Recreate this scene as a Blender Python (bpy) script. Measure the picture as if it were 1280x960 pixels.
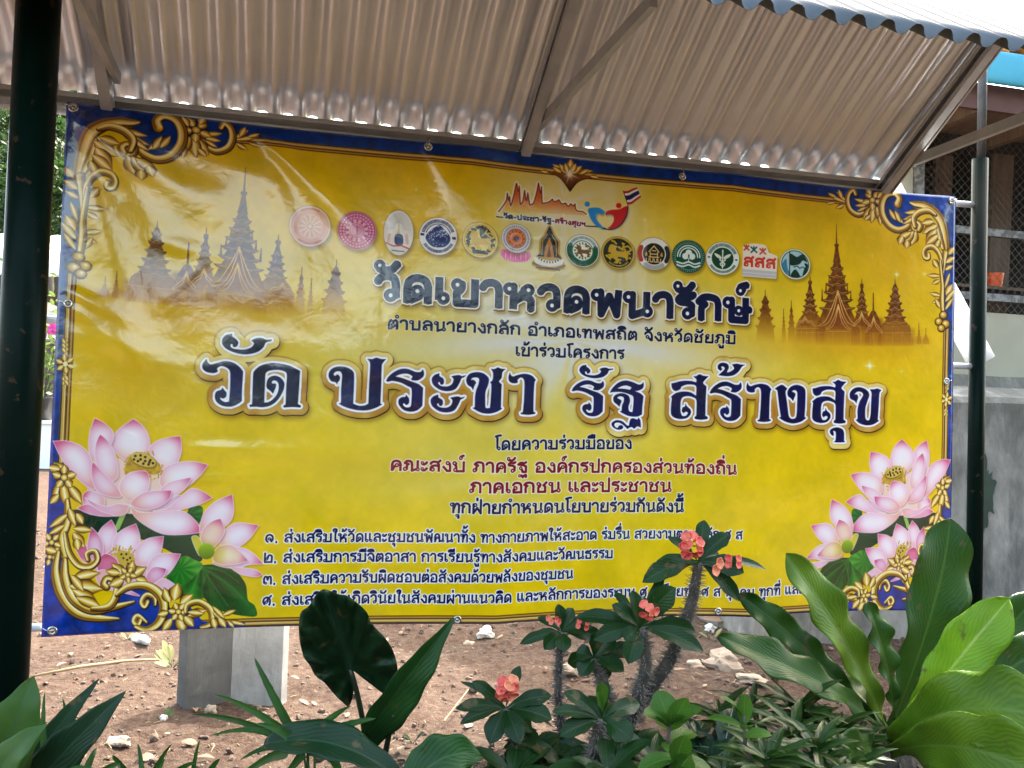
import bpy, bmesh, math, random
import numpy as np
from mathutils import Vector, Matrix, noise as mnoise

for _o in list(bpy.data.objects): bpy.data.objects.remove(_o)
scene = bpy.context.scene
COL = scene.collection
R_ = math.radians

# ---------------------------------------------------------------- camera
EYE = 1.0
F_PX, PITCH, ROLL = 1133.583, 0.0327310619, 0.0313390760
FWD = Vector((0, math.cos(PITCH), math.sin(PITCH)))
_u0 = Vector((0, -math.sin(PITCH), math.cos(PITCH))); _r0 = Vector((1, 0, 0))
RT = _r0 * math.cos(ROLL) + _u0 * math.sin(ROLL)
UP = _u0 * math.cos(ROLL) - _r0 * math.sin(ROLL)
cam = bpy.data.cameras.new('camera'); cam_o = bpy.data.objects.new('camera', cam); COL.objects.link(cam_o)
M = Matrix((RT, UP, -FWD)).transposed().to_4x4(); M.translation = Vector((0, 0, EYE))
cam_o.matrix_world = M
cam.sensor_fit = 'HORIZONTAL'; cam.sensor_width = 36.0; cam.lens = F_PX / 1280 * 36.0
cam.clip_start = 0.05; cam.clip_end = 600
scene.camera = cam_o

# ---------------------------------------------------------------- sky, sun, exposure
SUN_EL, SUN_AZ = 50.0, 26.0          # degrees; azimuth from +Y (away from the camera) towards +X
world = bpy.data.worlds.new('World'); scene.world = world; world.use_nodes = True
_nt = world.node_tree; _nt.nodes.clear()
_sky = _nt.nodes.new('ShaderNodeTexSky'); _sky.sky_type = 'NISHITA'; _sky.sun_disc = False
_sky.sun_elevation = R_(SUN_EL); _sky.sun_rotation = R_(SUN_AZ); _sky.air_density = 1.0; _sky.dust_density = 5.0; _sky.ozone_density = 1.0
_bg = _nt.nodes.new('ShaderNodeBackground'); _bg.inputs['Strength'].default_value = 0.15
_wo = _nt.nodes.new('ShaderNodeOutputWorld')
_wb = _nt.nodes.new('ShaderNodeMix'); _wb.data_type = 'RGBA'; _wb.blend_type = 'MULTIPLY'; _wb.inputs['Factor'].default_value = 1.0; _wb.inputs['B'].default_value = (1.05, 1.0, .83, 1)
_nt.links.new(_sky.outputs[0], _wb.inputs['A']); _nt.links.new(_wb.outputs['Result'], _bg.inputs[0]); _nt.links.new(_bg.outputs[0], _wo.inputs[0])
_sl = bpy.data.lights.new('sun', 'SUN'); _sl.energy = 2.0; _sl.angle = R_(0.6); _sl.color = (1.0, .95, .86)
sun = bpy.data.objects.new('sun', _sl); COL.objects.link(sun)
_sd = Vector((math.sin(R_(SUN_AZ)) * math.cos(R_(SUN_EL)), math.cos(R_(SUN_AZ)) * math.cos(R_(SUN_EL)), math.sin(R_(SUN_EL))))
sun.rotation_euler = (-_sd).to_track_quat('-Z', 'Y').to_euler()
vs = scene.view_settings
vs.view_transform = 'Standard'; vs.look = 'None'; vs.exposure = 3.35; vs.gamma = 1.0; vs.use_curve_mapping = False
scene.cycles.max_bounces = 8; scene.cycles.transparent_max_bounces = 8
scene.cycles.use_denoising = True
# ---------------------------------------------------------------- the print on the vinyl (drawn here in code, as vectors)
PW, PH = 2600, 1312


def solve_h(src, dst):
    A, b = [], []
    for (x, y), (u, v) in zip(src, dst):
        A.append([x, y, 1, 0, 0, 0, -u * x, -u * y]); b.append(u)
        A.append([0, 0, 0, x, y, 1, -v * x, -v * y]); b.append(v)
    return np.append(np.linalg.solve(np.array(A, float), np.array(b, float)), 1).reshape(3, 3)


HM = solve_h([(84, 128), (1194, 246), (1186, 764), (52, 796)], [(0, 0), (PW, 0), (PW, PH), (0, PH)])


def T(pts, o=(0, 0), s=1.0):
    p = np.asarray(pts, float).reshape(-1, 2) / s + np.array(o, float)
    q = np.c_[p, np.ones(len(p))] @ HM.T
    return q[:, :2] / q[:, 2:]


def mir(p):
    q = np.array(p, float); q[:, 0] = PW - q[:, 0]
    return q


def crv(pts, closed=True, n=6):
    """Catmull-Rom through pts; a third value marks a corner."""
    P = [np.array(p[:2], float) for p in pts]; c = [len(p) > 2 for p in pts]
    N = len(P); out = []
    for i in range(N if closed else N - 1):
        a, b = P[i], P[(i + 1) % N]
        p0 = P[i - 1] if (closed or i > 0) else a
        p3 = P[(i + 2) % N] if (closed or i + 2 < N) else b
        m1 = (b - a) * .5 if c[i] else (b - p0) * .5
        m2 = (b - a) * .5 if c[(i + 1) % N] else (p3 - a) * .5
        L = np.hypot(*(b - a)) + 1e-9
        for m in (m1, m2):
            l = np.hypot(*m)
            if l > L: m *= L / l
        for k in range(n):
            t = k / n
            out.append((2*t**3-3*t*t+1)*a + (t**3-2*t*t+t)*m1 + (3*t*t-2*t**3)*b + (t**3-t*t)*m2)
    if not closed: out.append(P[-1])
    return np.array(out)


def area(p):
    x, y = p[:, 0], p[:, 1]
    return .5 * np.sum(x * np.roll(y, -1) - y * np.roll(x, -1))


def pos(p):
    p = np.asarray(p, float)
    return p if area(p) > 0 else p[::-1]


SS = 4


def cover(polys, pad=2):
    allp = np.concatenate(polys)
    x0 = int(max(0, math.floor(allp[:, 0].min()) - pad)); x1 = int(min(PW, math.ceil(allp[:, 0].max()) + pad))
    y0 = int(max(0, math.floor(allp[:, 1].min()) - pad)); y1 = int(min(PH, math.ceil(allp[:, 1].max()) + pad))
    if x1 <= x0 or y1 <= y0: return None
    A = np.concatenate(polys); B = np.concatenate([np.roll(p, -1, 0) for p in polys])
    A = (A - (x0, y0)) * (1, SS); B = (B - (x0, y0)) * (1, SS)
    sg = np.where(B[:, 1] > A[:, 1], 1., -1.)
    sw = sg < 0
    lo = np.where(sw[:, None], B, A); hi = np.where(sw[:, None], A, B)
    w, h = x1 - x0, (y1 - y0) * SS
    k0 = np.clip(np.ceil(lo[:, 1] - .5), 0, h).astype(int); k1 = np.clip(np.ceil(hi[:, 1] - .5), 0, h).astype(int)
    cnt = np.maximum(k1 - k0, 0); tot = cnt.sum()
    if tot == 0: return None
    idx = np.repeat(np.arange(len(cnt)), cnt)
    row = np.arange(tot) - np.repeat(np.cumsum(cnt) - cnt, cnt) + k0[idx]
    dy = hi[idx, 1] - lo[idx, 1]
    x = lo[idx, 0] + (row + .5 - lo[idx, 1]) * (hi[idx, 0] - lo[idx, 0]) / dy
    x = np.clip(x, 0, w - 1e-6); xi = x.astype(int); f = x - xi
    buf = np.bincount(row * (w + 1) + xi, sg[idx] * (1 - f), h * (w + 1)) + np.bincount(row * (w + 1) + xi + 1, sg[idx] * f, h * (w + 1) + 1)[:h * (w + 1)]
    m = np.minimum(np.abs(np.cumsum(buf.reshape(h, w + 1), 1)[:, :w]), 1)
    return x0, y0, m.reshape(h // SS, SS, w).mean(1)


def blur(m, r):
    r = int(r)
    if r < 1: return m
    for _ in range(2):
        for ax in (0, 1):
            pw = [(0, 0), (0, 0)]; pw[ax] = (r + 1, r)
            c = np.cumsum(np.pad(m, pw), ax)
            n = m.shape[ax]
            m = (np.take(c, np.arange(2*r+1, 2*r+1+n), ax) - np.take(c, np.arange(0, n), ax)) / (2*r+1)
    return m


def edt(mask, R):
    big = 1e6; H, W = mask.shape
    g = np.where(mask > .5, 0., big)
    for y in range(1, H): g[y] = np.minimum(g[y], g[y-1] + 1)
    for y in range(H - 2, -1, -1): g[y] = np.minimum(g[y], g[y+1] + 1)
    g2 = np.minimum(g, 1e3) ** 2; d = g2.copy()
    for k in range(1, R + 1):
        d[:, k:] = np.minimum(d[:, k:], g2[:, :-k] + k*k)
        d[:, :-k] = np.minimum(d[:, :-k], g2[:, k:] + k*k)
    return np.sqrt(d)


C = np.zeros((PH, PW, 3), np.float32)


def lay(x0, y0, m, col, a=1.0):
    h, w = m.shape
    reg = C[y0:y0+h, x0:x0+w]
    if callable(col):
        Y, X = np.mgrid[y0:y0+h, x0:x0+w]
        col = col(X, Y, m)
        if isinstance(col, tuple): col, al = col; m = m * al
    reg += ((m * a)[..., None] * (np.asarray(col, np.float32) - reg)).astype(np.float32)


def paint(polys, col, a=1.0, soft=0):
    if isinstance(polys, np.ndarray): polys = [polys]
    r = cover(polys, 2 + 3 * soft)
    if r is None: return
    x0, y0, m = r
    lay(x0, y0, blur(m, soft) if soft else m, col, a)


def hexc(*v): return np.array(v, np.float32) / 255.


def disc(c, r, n=20, ry=None):
    a = np.linspace(0, 2*np.pi, n, endpoint=False)
    return np.c_[c[0] + r*np.cos(a), c[1] + (ry or r)*np.sin(a)]


def ring(c, r0, r1, n=36):
    return [disc(c, r1, n), disc(c, r0, n)[::-1]]


def tube2(pts, ws, caps=True, nj=12):
    """polygons of a stroke with a width at each point"""
    P = np.asarray(pts, float); ws = np.broadcast_to(np.asarray(ws, float), (len(P),))
    out = []
    for i in range(len(P) - 1):
        d = P[i+1] - P[i]; l = np.hypot(*d)
        if l < 1e-6: continue
        nrm = np.array([-d[1], d[0]]) / l
        out.append(pos(np.array([P[i]+nrm*ws[i]/2, P[i+1]+nrm*ws[i+1]/2, P[i+1]-nrm*ws[i+1]/2, P[i]-nrm*ws[i]/2])))
    rng = range(len(P)) if caps else range(1, len(P) - 1)
    for i in rng:
        if ws[i] > 1.2: out.append(disc(P[i], ws[i]/2, nj))
    return out


# ---- Thai letters as pen strokes (baseline 0, body height 1)
O = lambda x, y, r=.115: ('o', x, y, r)
GL = {
 'ก': (.76, [(.14,0),(.14,.5),(.24,.64),(.24,.64),(.06,.74),(.06,.74),(.18,.9),(.38,.93),(.57,.84),(.62,.62),(.62,.62),(.62,0)]),
 'ข': (.76, O(.18,.8), [(.29,.82),(.28,.62),(.17,.46),(.17,.46),(.17,.09),(.17,.09),(.62,.09),(.62,.09),(.62,1)]),
 'ค': (.78, [(.14,0),(.14,.58),(.2,.82),(.39,.92),(.58,.82),(.64,.58),(.64,.58),(.64,0)], O(.42,.52), [(.31,.5),(.16,.08)]),
 'ฆ': (.86, O(.14,.82), [(.26,.82),(.2,.6),(.26,.5),(.26,.5),(.26,.3),(.26,.09),(.26,.09),(.72,.09),(.72,.09),(.72,1)], O(.2,.14)),
 'ง': (.66, O(.38,.8), [(.49,.82),(.53,.5),(.53,.2),(.53,.1),(.53,.1),(.36,.09),(.36,.09),(.08,.52)]),
 'จ': (.7, [(.07,.68),(.16,.86),(.34,.93),(.5,.83),(.57,.58),(.57,.58),(.57,.09),(.57,.09),(.5,.09),(.34,.32)], O(.25,.42)),
 'ช': (.8, O(.18,.8), [(.29,.82),(.28,.62),(.17,.46),(.17,.46),(.17,.09),(.17,.09),(.6,.09),(.6,.09),(.6,.56),(.6,.56),(.5,.68),(.5,.68),(.72,1)]),
 'ฐ': (.74, [(.62,1),(.5,.9),(.26,.92),(.1,.76),(.1,.76),(.42,.7),(.6,.58),(.6,.58),(.6,.09),(.6,.09),(.38,.09),(.36,.3)], O(.26,.42,.1), O(.2,-.27,.09), [(.3,-.2),(.4,-.4),(.4,-.4),(.48,-.26),(.6,-.2),(.6,-.42)]),
 'ฒ': (1.02, [(.14,0),(.14,.58),(.2,.82),(.36,.92),(.5,.8),(.54,.58),(.54,.58),(.54,.1),(.54,.1),(.8,.2)], O(.34,.5,.1), [(.24,.5),(.16,.08)], [(.86,1),(.86,.2)], O(.88,.13,.1)),
 'ณ': (1.06, O(.14,.12), [(.25,.14),(.25,.5),(.34,.64),(.34,.64),(.12,.74),(.12,.74),(.24,.91),(.38,.92),(.52,.82),(.56,.6),(.56,.6),(.56,.06),(.56,.06),(.82,.2)], [(.9,1),(.9,.2)], O(.92,.13,.1)),
 'ด': (.78, [(.14,0),(.14,.58),(.2,.82),(.39,.92),(.58,.82),(.64,.58),(.64,.58),(.64,0)], O(.38,.44), [(.46,.4),(.42,.26),(.2,.1)]),
 'ต': (.78, [(.14,0),(.14,.6),(.24,.9),(.24,.9),(.39,.78),(.39,.78),(.54,.9),(.64,.7),(.64,.6),(.64,0)], O(.38,.48), [(.49,.46),(.44,.32),(.16,.06)]),
 'ถ': (.78, [(.16,.1),(.16,.5),(.26,.64),(.26,.64),(.08,.74),(.08,.74),(.2,.9),(.4,.93),(.59,.84),(.64,.62),(.64,.62),(.64,0)], O(.27,.12)),
 'ท': (.78, O(.13,.84), [(.25,.9),(.25,.9),(.25,0)], [(.25,.3),(.42,.84),(.54,.9),(.64,.76),(.64,.6),(.64,0)]),
 'ธ': (.7, [(.6,1),(.46,.9),(.24,.92),(.1,.78),(.16,.68),(.42,.68),(.56,.6),(.56,.5),(.56,.09),(.56,.09),(.16,.09),(.16,.09),(.16,.48)]),
 'น': (.82, O(.14,.82), [(.25,.86),(.25,.86),(.25,.05),(.25,.05),(.54,.2)], [(.64,1),(.64,.2)], O(.66,.13)),
 'บ': (.8, O(.14,.82), [(.25,.86),(.25,.86),(.25,.09),(.25,.09),(.66,.09),(.66,.09),(.66,1)]),
 'ป': (.8, O(.14,.82), [(.25,.86),(.25,.86),(.25,.09),(.25,.09),(.66,.09),(.66,.09),(.66,1.36)]),
 'ผ': (.8, O(.27,.8), [(.14,.86),(.14,.86),(.14,.04),(.14,.04),(.4,.52),(.4,.52),(.66,.04),(.66,.04),(.66,1)]),
 'ฝ': (.8, O(.27,.8), [(.14,.86),(.14,.86),(.14,.04),(.14,.04),(.4,.52),(.4,.52),(.66,.04),(.66,.04),(.66,1.36)]),
 'พ': (.86, O(.13,.82), [(.24,.88),(.24,.88),(.27,.04),(.27,.04),(.48,.74),(.48,.74),(.69,.04),(.69,.04),(.73,1)]),
 'ภ': (.82, O(.13,.12), [(.24,.12),(.24,.5),(.34,.64),(.34,.64),(.14,.74),(.14,.74),(.26,.9),(.46,.93),(.64,.84),(.68,.62),(.68,.62),(.68,0)]),
 'ม': (.84, O(.16,.82), [(.28,.86),(.28,.86),(.28,.2)], O(.14,.14), [(.2,.09),(.7,.09),(.7,.09),(.7,1)]),
 'ย': (.78, O(.27,.82), [(.15,.84),(.15,.62),(.3,.52),(.3,.52),(.15,.42),(.15,.09),(.15,.09),(.64,.09),(.64,.09),(.64,1)]),
 'ร': (.62, [(.54,1),(.44,.9),(.22,.92),(.1,.78),(.16,.68),(.34,.66),(.48,.56),(.48,.5),(.48,.16)], O(.36,.14)),
 'ล': (.78, [(.12,.7),(.22,.88),(.4,.93),(.58,.84),(.64,.62),(.64,.62),(.64,0)], [(.64,.5),(.44,.58),(.22,.5),(.14,.3),(.14,.12)], O(.26,.13)),
 'ว': (.64, [(.06,.7),(.15,.87),(.32,.93),(.46,.84),(.5,.62),(.5,.62),(.5,.16)], O(.38,.14)),
 'ษ': (.84, O(.14,.82), [(.25,.86),(.25,.86),(.25,.09),(.25,.09),(.66,.09),(.66,.09),(.66,1)], O(.46,.46,.1), [(.56,.46),(.82,.54)]),
 'ส': (.8, [(.12,.68),(.22,.85),(.4,.9),(.56,.82),(.64,.6),(.64,.6),(.64,0)], [(.64,.48),(.44,.56),(.22,.48),(.14,.3),(.14,.12)], O(.26,.13), [(.56,.8),(.76,1.06)]),
 'ห': (.86, O(.13,.82), [(.24,.86),(.24,.86),(.24,0)], O(.62,.8), [(.51,.78),(.5,.66),(.26,.3),(.26,.3),(.5,.5),(.68,.4),(.69,.3),(.69,0)]),
 'อ': (.76, [(.1,.7),(.2,.88),(.38,.93),(.56,.84),(.62,.62),(.62,.62),(.62,.09),(.62,.09),(.15,.09),(.15,.09),(.15,.4)], O(.26,.46)),
 'ะ': (.5, O(.12,.78,.09), [(.1,.7),(.2,.64),(.3,.68),(.42,.86)], O(.12,.24,.09), [(.1,.16),(.2,.1),(.3,.14),(.42,.32)]),
 'า': (.6, [(.05,.7),(.13,.87),(.3,.93),(.43,.84),(.47,.62),(.47,.62),(.47,0)]),
 'เ': (.4, [(.13,1),(.13,.16)], O(.24,.13)),
 'แ': (.76, [(.13,1),(.13,.16)], O(.24,.13), [(.49,1),(.49,.16)], O(.6,.13)),
 'โ': (.46, [(.5,1.45),(.3,1.42),(.08,1.34),(.08,1.34),(.2,1.2),(.2,.9),(.2,.16)], O(.31,.13)),
 'ใ': (.46, O(.15,1.2,.1), [(.06,1.24),(.1,1.4),(.26,1.44),(.36,1.3),(.3,1.1),(.24,.9),(.24,.16)], O(.35,.13)),
 'ฯ': (.76, [(.14,.95),(.14,.6),(.24,.5),(.3,.7),(.4,.72),(.5,.5),(.62,.5),(.62,.9),(.62,0)]),
 '.': (.34, [(.14,.0),(.14,.14)]),
 '-': (.5, [(.06,.42),(.44,.42)]),
 '๑': (.8, [(.26,.06),(.1,.3),(.14,.7),(.38,.86),(.6,.7),(.64,.4),(.54,.14)], O(.36,.42), [(.47,.4),(.5,.2),(.54,.12)]),
 '๒': (.8, [(.12,1.1),(.12,.4),(.12,.1),(.3,.1),(.66,.09),(.66,.09),(.66,.7),(.5,.84),(.36,.7),(.36,.5)], O(.26,.42,.1)),
 '๓': (.86, [(.14,.1),(.1,.5),(.2,.84),(.36,.8),(.42,.5),(.48,.8),(.64,.84),(.7,.6),(.7,0)], O(.25,.16,.1)),
 '๕': (.82, [(.24,.1),(.12,.34),(.16,.7),(.4,.86),(.6,.72),(.66,.4),(.6,0)], O(.36,.36), [(.48,.4),(.44,.6),(.6,.84),(.76,1.08)]),
 ' ': (.42,),
}
MK = {  # marks, x measured back from the right edge of the letter before
 'ั': [O(-.5,1.3,.1), [(-.52,1.2),(-.4,1.14),(-.22,1.16),(-.06,1.42)]],
 'ิ': [[(-.6,1.16),(-.52,1.3),(-.34,1.36),(-.16,1.3),(-.1,1.16),(-.1,1.16),(-.6,1.16)]],
 'ี': [[(-.6,1.16),(-.52,1.3),(-.34,1.36),(-.16,1.3),(-.1,1.16),(-.1,1.16),(-.6,1.16)], [(-.1,1.14),(-.1,1.5)]],
 'ื': [[(-.6,1.16),(-.52,1.3),(-.34,1.36),(-.16,1.3),(-.1,1.16),(-.1,1.16),(-.6,1.16)], [(-.1,1.14),(-.1,1.5)], [(-.27,1.3),(-.27,1.5)]],
 '่': [[(-.16,1.18),(-.16,1.46)]],
 '้': [O(-.42,1.38,.08), [(-.38,1.3),(-.44,1.2),(-.44,1.2),(-.26,1.22),(-.08,1.48)]],
 '์': [O(-.3,1.26,.1), [(-.2,1.3),(-.3,1.4),(-.08,1.52)]],
 'ุ': [O(-.24,-.2,.08), [(-.14,-.14),(-.12,-.3),(-.12,-.46)]],
 'ู': [O(-.42,-.18,.08), [(-.34,-.2),(-.34,-.4),(-.34,-.4),(-.12,-.4),(-.12,-.4),(-.12,-.12)]],
 'nik': [O(-.16,1.26,.11)],
}


def typeset(s, gap=.0):
    """list of strokes in letter units, and the total advance"""
    out, pen, up = [], 0.0, 0
    last = ''

    def put(items, dx, dy=0.):
        for it in items:
            if it[0] == 'o':
                out.append((np.array([[it[1]+dx, it[2]+dy]]), it[3]/.115, True))
            else:
                out.append((crv(it, False, 4) + (dx, dy), 1.0, False))
    for ch in s:
        if ch in MK:
            sh = -.2 if last in 'ปฝ' else 0.
            lift = .4 if (up and ch in '่้์') else 0.
            put(MK[ch], pen - gap - .04 + sh, lift)
            if ch in 'ัิีื': up = 1
        elif ch == 'ำ':
            put(MK['nik'], pen - gap); put(GL['า'][1:], pen); pen += GL['า'][0] + gap; up = 0; last = ch
        else:
            g = GL[ch]; put(g[1:], pen); pen += g[0] + gap; up = 0; last = ch
    return out, pen - gap


def text_polys(s, p0, p1, hgt, w=.17, grow=0., gap=0., want_holes=False):
    """p0, p1: photograph points of the two ends of the baseline; hgt: body height in photograph pixels"""
    a, b = T([p0, p1]); st, adv = typeset(s, gap)
    L = np.hypot(*(b - a)); ex = (b - a) / L
    k = T([(p0[0], p0[1] - hgt)])[0]; sy = abs(k[1] - a[1])
    sx = L / adv
    ey = np.array([ex[1], -ex[0]])
    u = .5*(sx + sy); out = []; holes = []
    for pts, wf, rg in st:
        if rg:
            R = (.07 + w*.52) * wf
            py = pts[0, 1]
            if 0 < py < 1: py = min(max(py, R*u/sy + .0), 1 - R*u/sy)
            c = a + pts[0, 0]*sx*ex + py*sy*ey
            out.append(disc(c, R*u + grow/2, 20)); holes.append(disc(c, R*u*(.36 if w < .2 else .32), 12))
            continue
        q = a + np.outer(pts[:, 0] * sx, ex) + np.outer(pts[:, 1] * sy, ey)
        for e, k in ((0, 1), (-1, -2)):
            d = q[e] - q[k]; q[e] = q[e] + d / (np.hypot(*d) + 1e-9) * grow / 2
        out += tube2(q, w * u + grow, caps=False, nj=12)
    return (out, holes) if want_holes else out


def text(s, p0, p1, hgt, col, w=.17, halo=None, halo_w=0., gap=0.):
    if halo is not None: paint(text_polys(s, p0, p1, hgt, w, halo_w, gap), halo)
    p, h = text_polys(s, p0, p1, hgt, w, 0., gap, want_holes=True)
    paint(p, col)
    if h: paint(h, halo if halo is not None else WHITE, .9)


NAVY = hexc(8, 10, 62); WHITE = hexc(246, 244, 250)
rng = np.random.default_rng(7)


def noise2(h, w, cell, seed):
    r = np.random.default_rng(seed)
    gh, gw = h // cell + 3, w // cell + 3
    g = r.random((gh, gw))
    y = np.arange(h) / cell; x = np.arange(w) / cell
    yi, xi = y.astype(int), x.astype(int)
    fy = (y - yi)[:, None]; fx = (x - xi)[None]
    fy = fy*fy*(3-2*fy); fx = fx*fx*(3-2*fx)
    a = g[yi][:, xi]; b = g[yi][:, xi+1]; c = g[yi+1][:, xi]; d = g[yi+1][:, xi+1]
    return a*(1-fy)*(1-fx) + b*(1-fy)*fx + c*fy*(1-fx) + d*fy*fx


def ground_of_print():
    Y, X = np.mgrid[0:PH, 0:PW].astype(np.float32)
    n = .5*noise2(PH, PW, 90, 1) + .3*noise2(PH, PW, 34, 2) + .2*noise2(PH, PW, 12, 3)
    base = hexc(238, 197, 0)
    C[:] = base * (0.90 + .16 * n[..., None])
    C[..., 0] += .03 * (n - .5); C[..., 2] += .04 * (n - .5)
    for px, py, rx, ry, a in ((715, 425, 310, 125, .95), (705, 250, 80, 140, .75), (775, 320, 75, 200, .65), (640, 330, 60, 170, .4), (420, 470, 420, 120, .16), (640, 600, 260, 90, .35)):
        c = T([(px, py)])[0]
        e = T([(px+rx, py)])[0] - c; f = T([(px, py+ry)])[0] - c
        g = np.exp(-(((X-c[0])/np.hypot(*e))**2 + ((Y-c[1])/np.hypot(*f))**2) * 1.6) * a
        ang = np.arctan2(Y-c[1], X-c[0])
        g *= .84 + .16*np.sin(ang*9 + 2*np.sin(ang*4)) + .1*(n-.5)
        g = np.clip(g, 0, 1)[..., None]
        C[:] = C + g * (hexc(226, 226, 238) - C)
    # orange clouding low in the corners and under the temples
    for px, py, rx, ry, a in ((250, 395, 230, 34, .35), (1050, 432, 140, 26, .35), (170, 470, 120, 60, .22), (1120, 330, 60, 80, .2)):
        c = T([(px, py)])[0]; e = T([(px+rx, py)])[0]-c; f = T([(px, py+ry)])[0]-c
        g = np.exp(-(((X-c[0])/np.hypot(*e))**2 + ((Y-c[1])/np.hypot(*f))**2)*1.5)*a
        C[:] = C + g[..., None]*(hexc(206, 132, 24) - C)


# ---- temples (drawn for the right end, mirrored for the left)
def temples(m):
    o, s = (930, 270), 5.12
    f = (lambda p: mir(T(p, o, s))) if m else (lambda p: T(p, o, s))
    dark = hexc(96, 44, 16)
    yb = T([(590, 830)], o, s)[0, 1]; yt = T([(590, 560)], o, s)[0, 1]

    def tone(X, Y, mm):
        t = np.clip((Y - yt) / (yb - yt), 0, 1)[..., None]
        n = noise2(*X.shape, 6, 5)[..., None]
        col = (dark * (.6 + .8 * n)) * (1 - t) + hexc(170, 92, 22) * t
        return col, np.clip(1.08 - t[..., 0] ** 1.3 * 1.05, 0, .9)

    def line(pts, w=2.2, a=.55):
        a = min(1., a*1.35)
        ln = f(pts)
        al = lambda X, Y, mm: (np.broadcast_to(hexc(238, 196, 110), mm.shape + (3,)), np.clip(1.1 - np.clip((Y-yt)/(yb-yt), 0, 1), 0, 1))
        paint(tube2(ln, w, nj=6), al, a)

    def tower(cx, prof):
        L = [(cx - w, y) for y, w in prof]; R = [(cx + w, y) for y, w in prof][::-1]
        paint(pos(f(L + R)), tone)

    def tiers(cx, y0, y1, w0, w1, n):
        prof = []
        for i in range(n):
            t0 = i / n; t1 = (i + 1) / n
            a = y0 + (y1-y0)*t0; b = y0 + (y1-y0)*t1; w = w0 + (w1-w0)*t1; wi = w0 + (w1-w0)*t0
            prof += [(a, wi*.72), (a + (b-a)*.55, w*.78), (a + (b-a)*.6, w*1.12), (a + (b-a)*.78, w*1.02), (b, w*.86)]
        return prof

    def lines(cx, y0, y1, w0, w1, n):
        for i in range(n):
            t = (i + .66) / n; y = y0 + (y1-y0)*t; w = w0 + (w1-w0)*t
            line([(cx-w, y), (cx-w*.5, y+7), (cx, y-6), (cx+w*.5, y+7), (cx+w, y)], 1.7, .5)
            line([(cx-w*.6, y+14), (cx, y+9), (cx+w*.6, y+14)], 1.4, .35)
    # far, pale ones
    for cx, y0, y1, w in ((130, 470, 720, 60), (297, 535, 730, 24), (247, 590, 730, 13), (1110, 680, 800, 16), (1155, 715, 800, 22)):
        tower(cx, [(y0, 1.5), (y0 + 40, 3)] + tiers(cx, y0 + 40, y1, w*.16, w, 4) + [(820, w*1.05)])
    # main halls: long bases
    for x0, x1, y0 in ((330, 700, 690), (740, 880, 650), (850, 1080, 720), (700, 1180, 780)):
        paint(pos(f([(x0, y0), (x1, y0), (x1+8, 825), (x0-8, 825)])), tone, .7, 5)
    # stepped roof towers
    tower(590, [(35, 1), (165, 5), (170, 14), (180, 15), (188, 9), (240, 16), (290, 25)] + tiers(590, 290, 600, 26, 105, 6) + [(720, 140), (825, 140)])
    lines(590, 290, 600, 26, 105, 6)
    for x, y0, y1 in ((495, 460, 540), (676, 470, 540), (520, 420, 480), (655, 430, 480), (540, 385, 420), (636, 385, 420)):
        tower(x, [(y0, 1.5), (y0+12, 3), (y1, 6)])
    tower(418, [(372, 1), (405, 4), (410, 13), (425, 13), (432, 7), (470, 14)] + tiers(418, 470, 620, 20, 50, 4) + [(660, 75), (715, 95), (830, 98)])
    lines(418, 450, 620, 14, 50, 4)
    tower(746, [(390, 1), (425, 3), (430, 11), (450, 11), (458, 7)] + tiers(746, 470, 620, 12, 40, 4) + [(700, 60), (830, 70)])
    lines(746, 470, 620, 12, 40, 4)
    tower(818, [(485, 3), (600, 5), (606, 14), (660, 40), (700, 50), (830, 56)])
    tower(957, [(395, 1), (430, 4)] + tiers(957, 430, 660, 9, 66, 5) + [(700, 95), (790, 112), (830, 116)])
    lines(957, 430, 690, 9, 78, 6)
    # gables with swept eaves
    for cx, yt2, yb2, w in ((595, 470, 700, 120), (597, 560, 720, 70), (820, 640, 740, 50), (385, 640, 700, 58), (745, 610, 700, 50)):
        paint(pos(f(crv([(cx, yt2, 1), (cx - w*.3, yt2 + (yb2-yt2)*.45), (cx - w*.7, yb2 - 30), (cx - w*1.1, yb2, 1), (cx + w*1.1, yb2, 1), (cx + w*.7, yb2 - 30), (cx + w*.3, yt2 + (yb2-yt2)*.45)]))),
              lambda X, Y, mm: (np.broadcast_to(hexc(132, 62, 22) * 1.0, mm.shape + (3,)), np.clip(1.0 - np.clip((Y-yt)/(yb-yt), 0, 1), 0, 1)))
        for k in (0, .16):
            line(crv([(cx, yt2 + k*90, 1), (cx - w*(.3-k*.3), yt2 + (yb2-yt2)*(.45+k)), (cx - w*(.7-k), yb2 - 30 + k*60), (cx - w*(1.12-k), yb2 + 2)], False), 2.4, .75)
            line(crv([(cx, yt2 + k*90, 1), (cx + w*(.3-k*.3), yt2 + (yb2-yt2)*(.45+k)), (cx + w*(.7-k), yb2 - 30 + k*60), (cx + w*(1.12-k), yb2 + 2)], False), 2.4, .75)
    for x in (330, 360, 395, 430, 470, 510, 560, 640, 690, 740, 800, 870, 940, 1000, 1060):
        line([(x, 735), (x, 815)], 2.0, .5)
    line([(320, 715), (470, 715)], 2.4, .6); line([(520, 735), (670, 735)], 2.4, .6); line([(850, 745), (1080, 745)], 2.2, .5); line([(320, 745), (500, 742)], 2.2, .5)
    for k in range(26):
        x = rng.uniform(340, 1060); y = rng.uniform(640, 800)
        line([(x, y), (x + rng.uniform(-30, 30), y + rng.uniform(-3, 12))], 1.6, .4)
    # mist
    c = f([(640, 830)])[0]
    Y, X = np.mgrid[0:PH, 0:PW]


# ---- gilded carving
G_DK, G_BR, G_MD, G_LT, G_HI = hexc(50, 28, 10), hexc(152, 100, 26), hexc(210, 164, 48), hexc(240, 206, 96), hexc(252, 240, 190)


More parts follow.
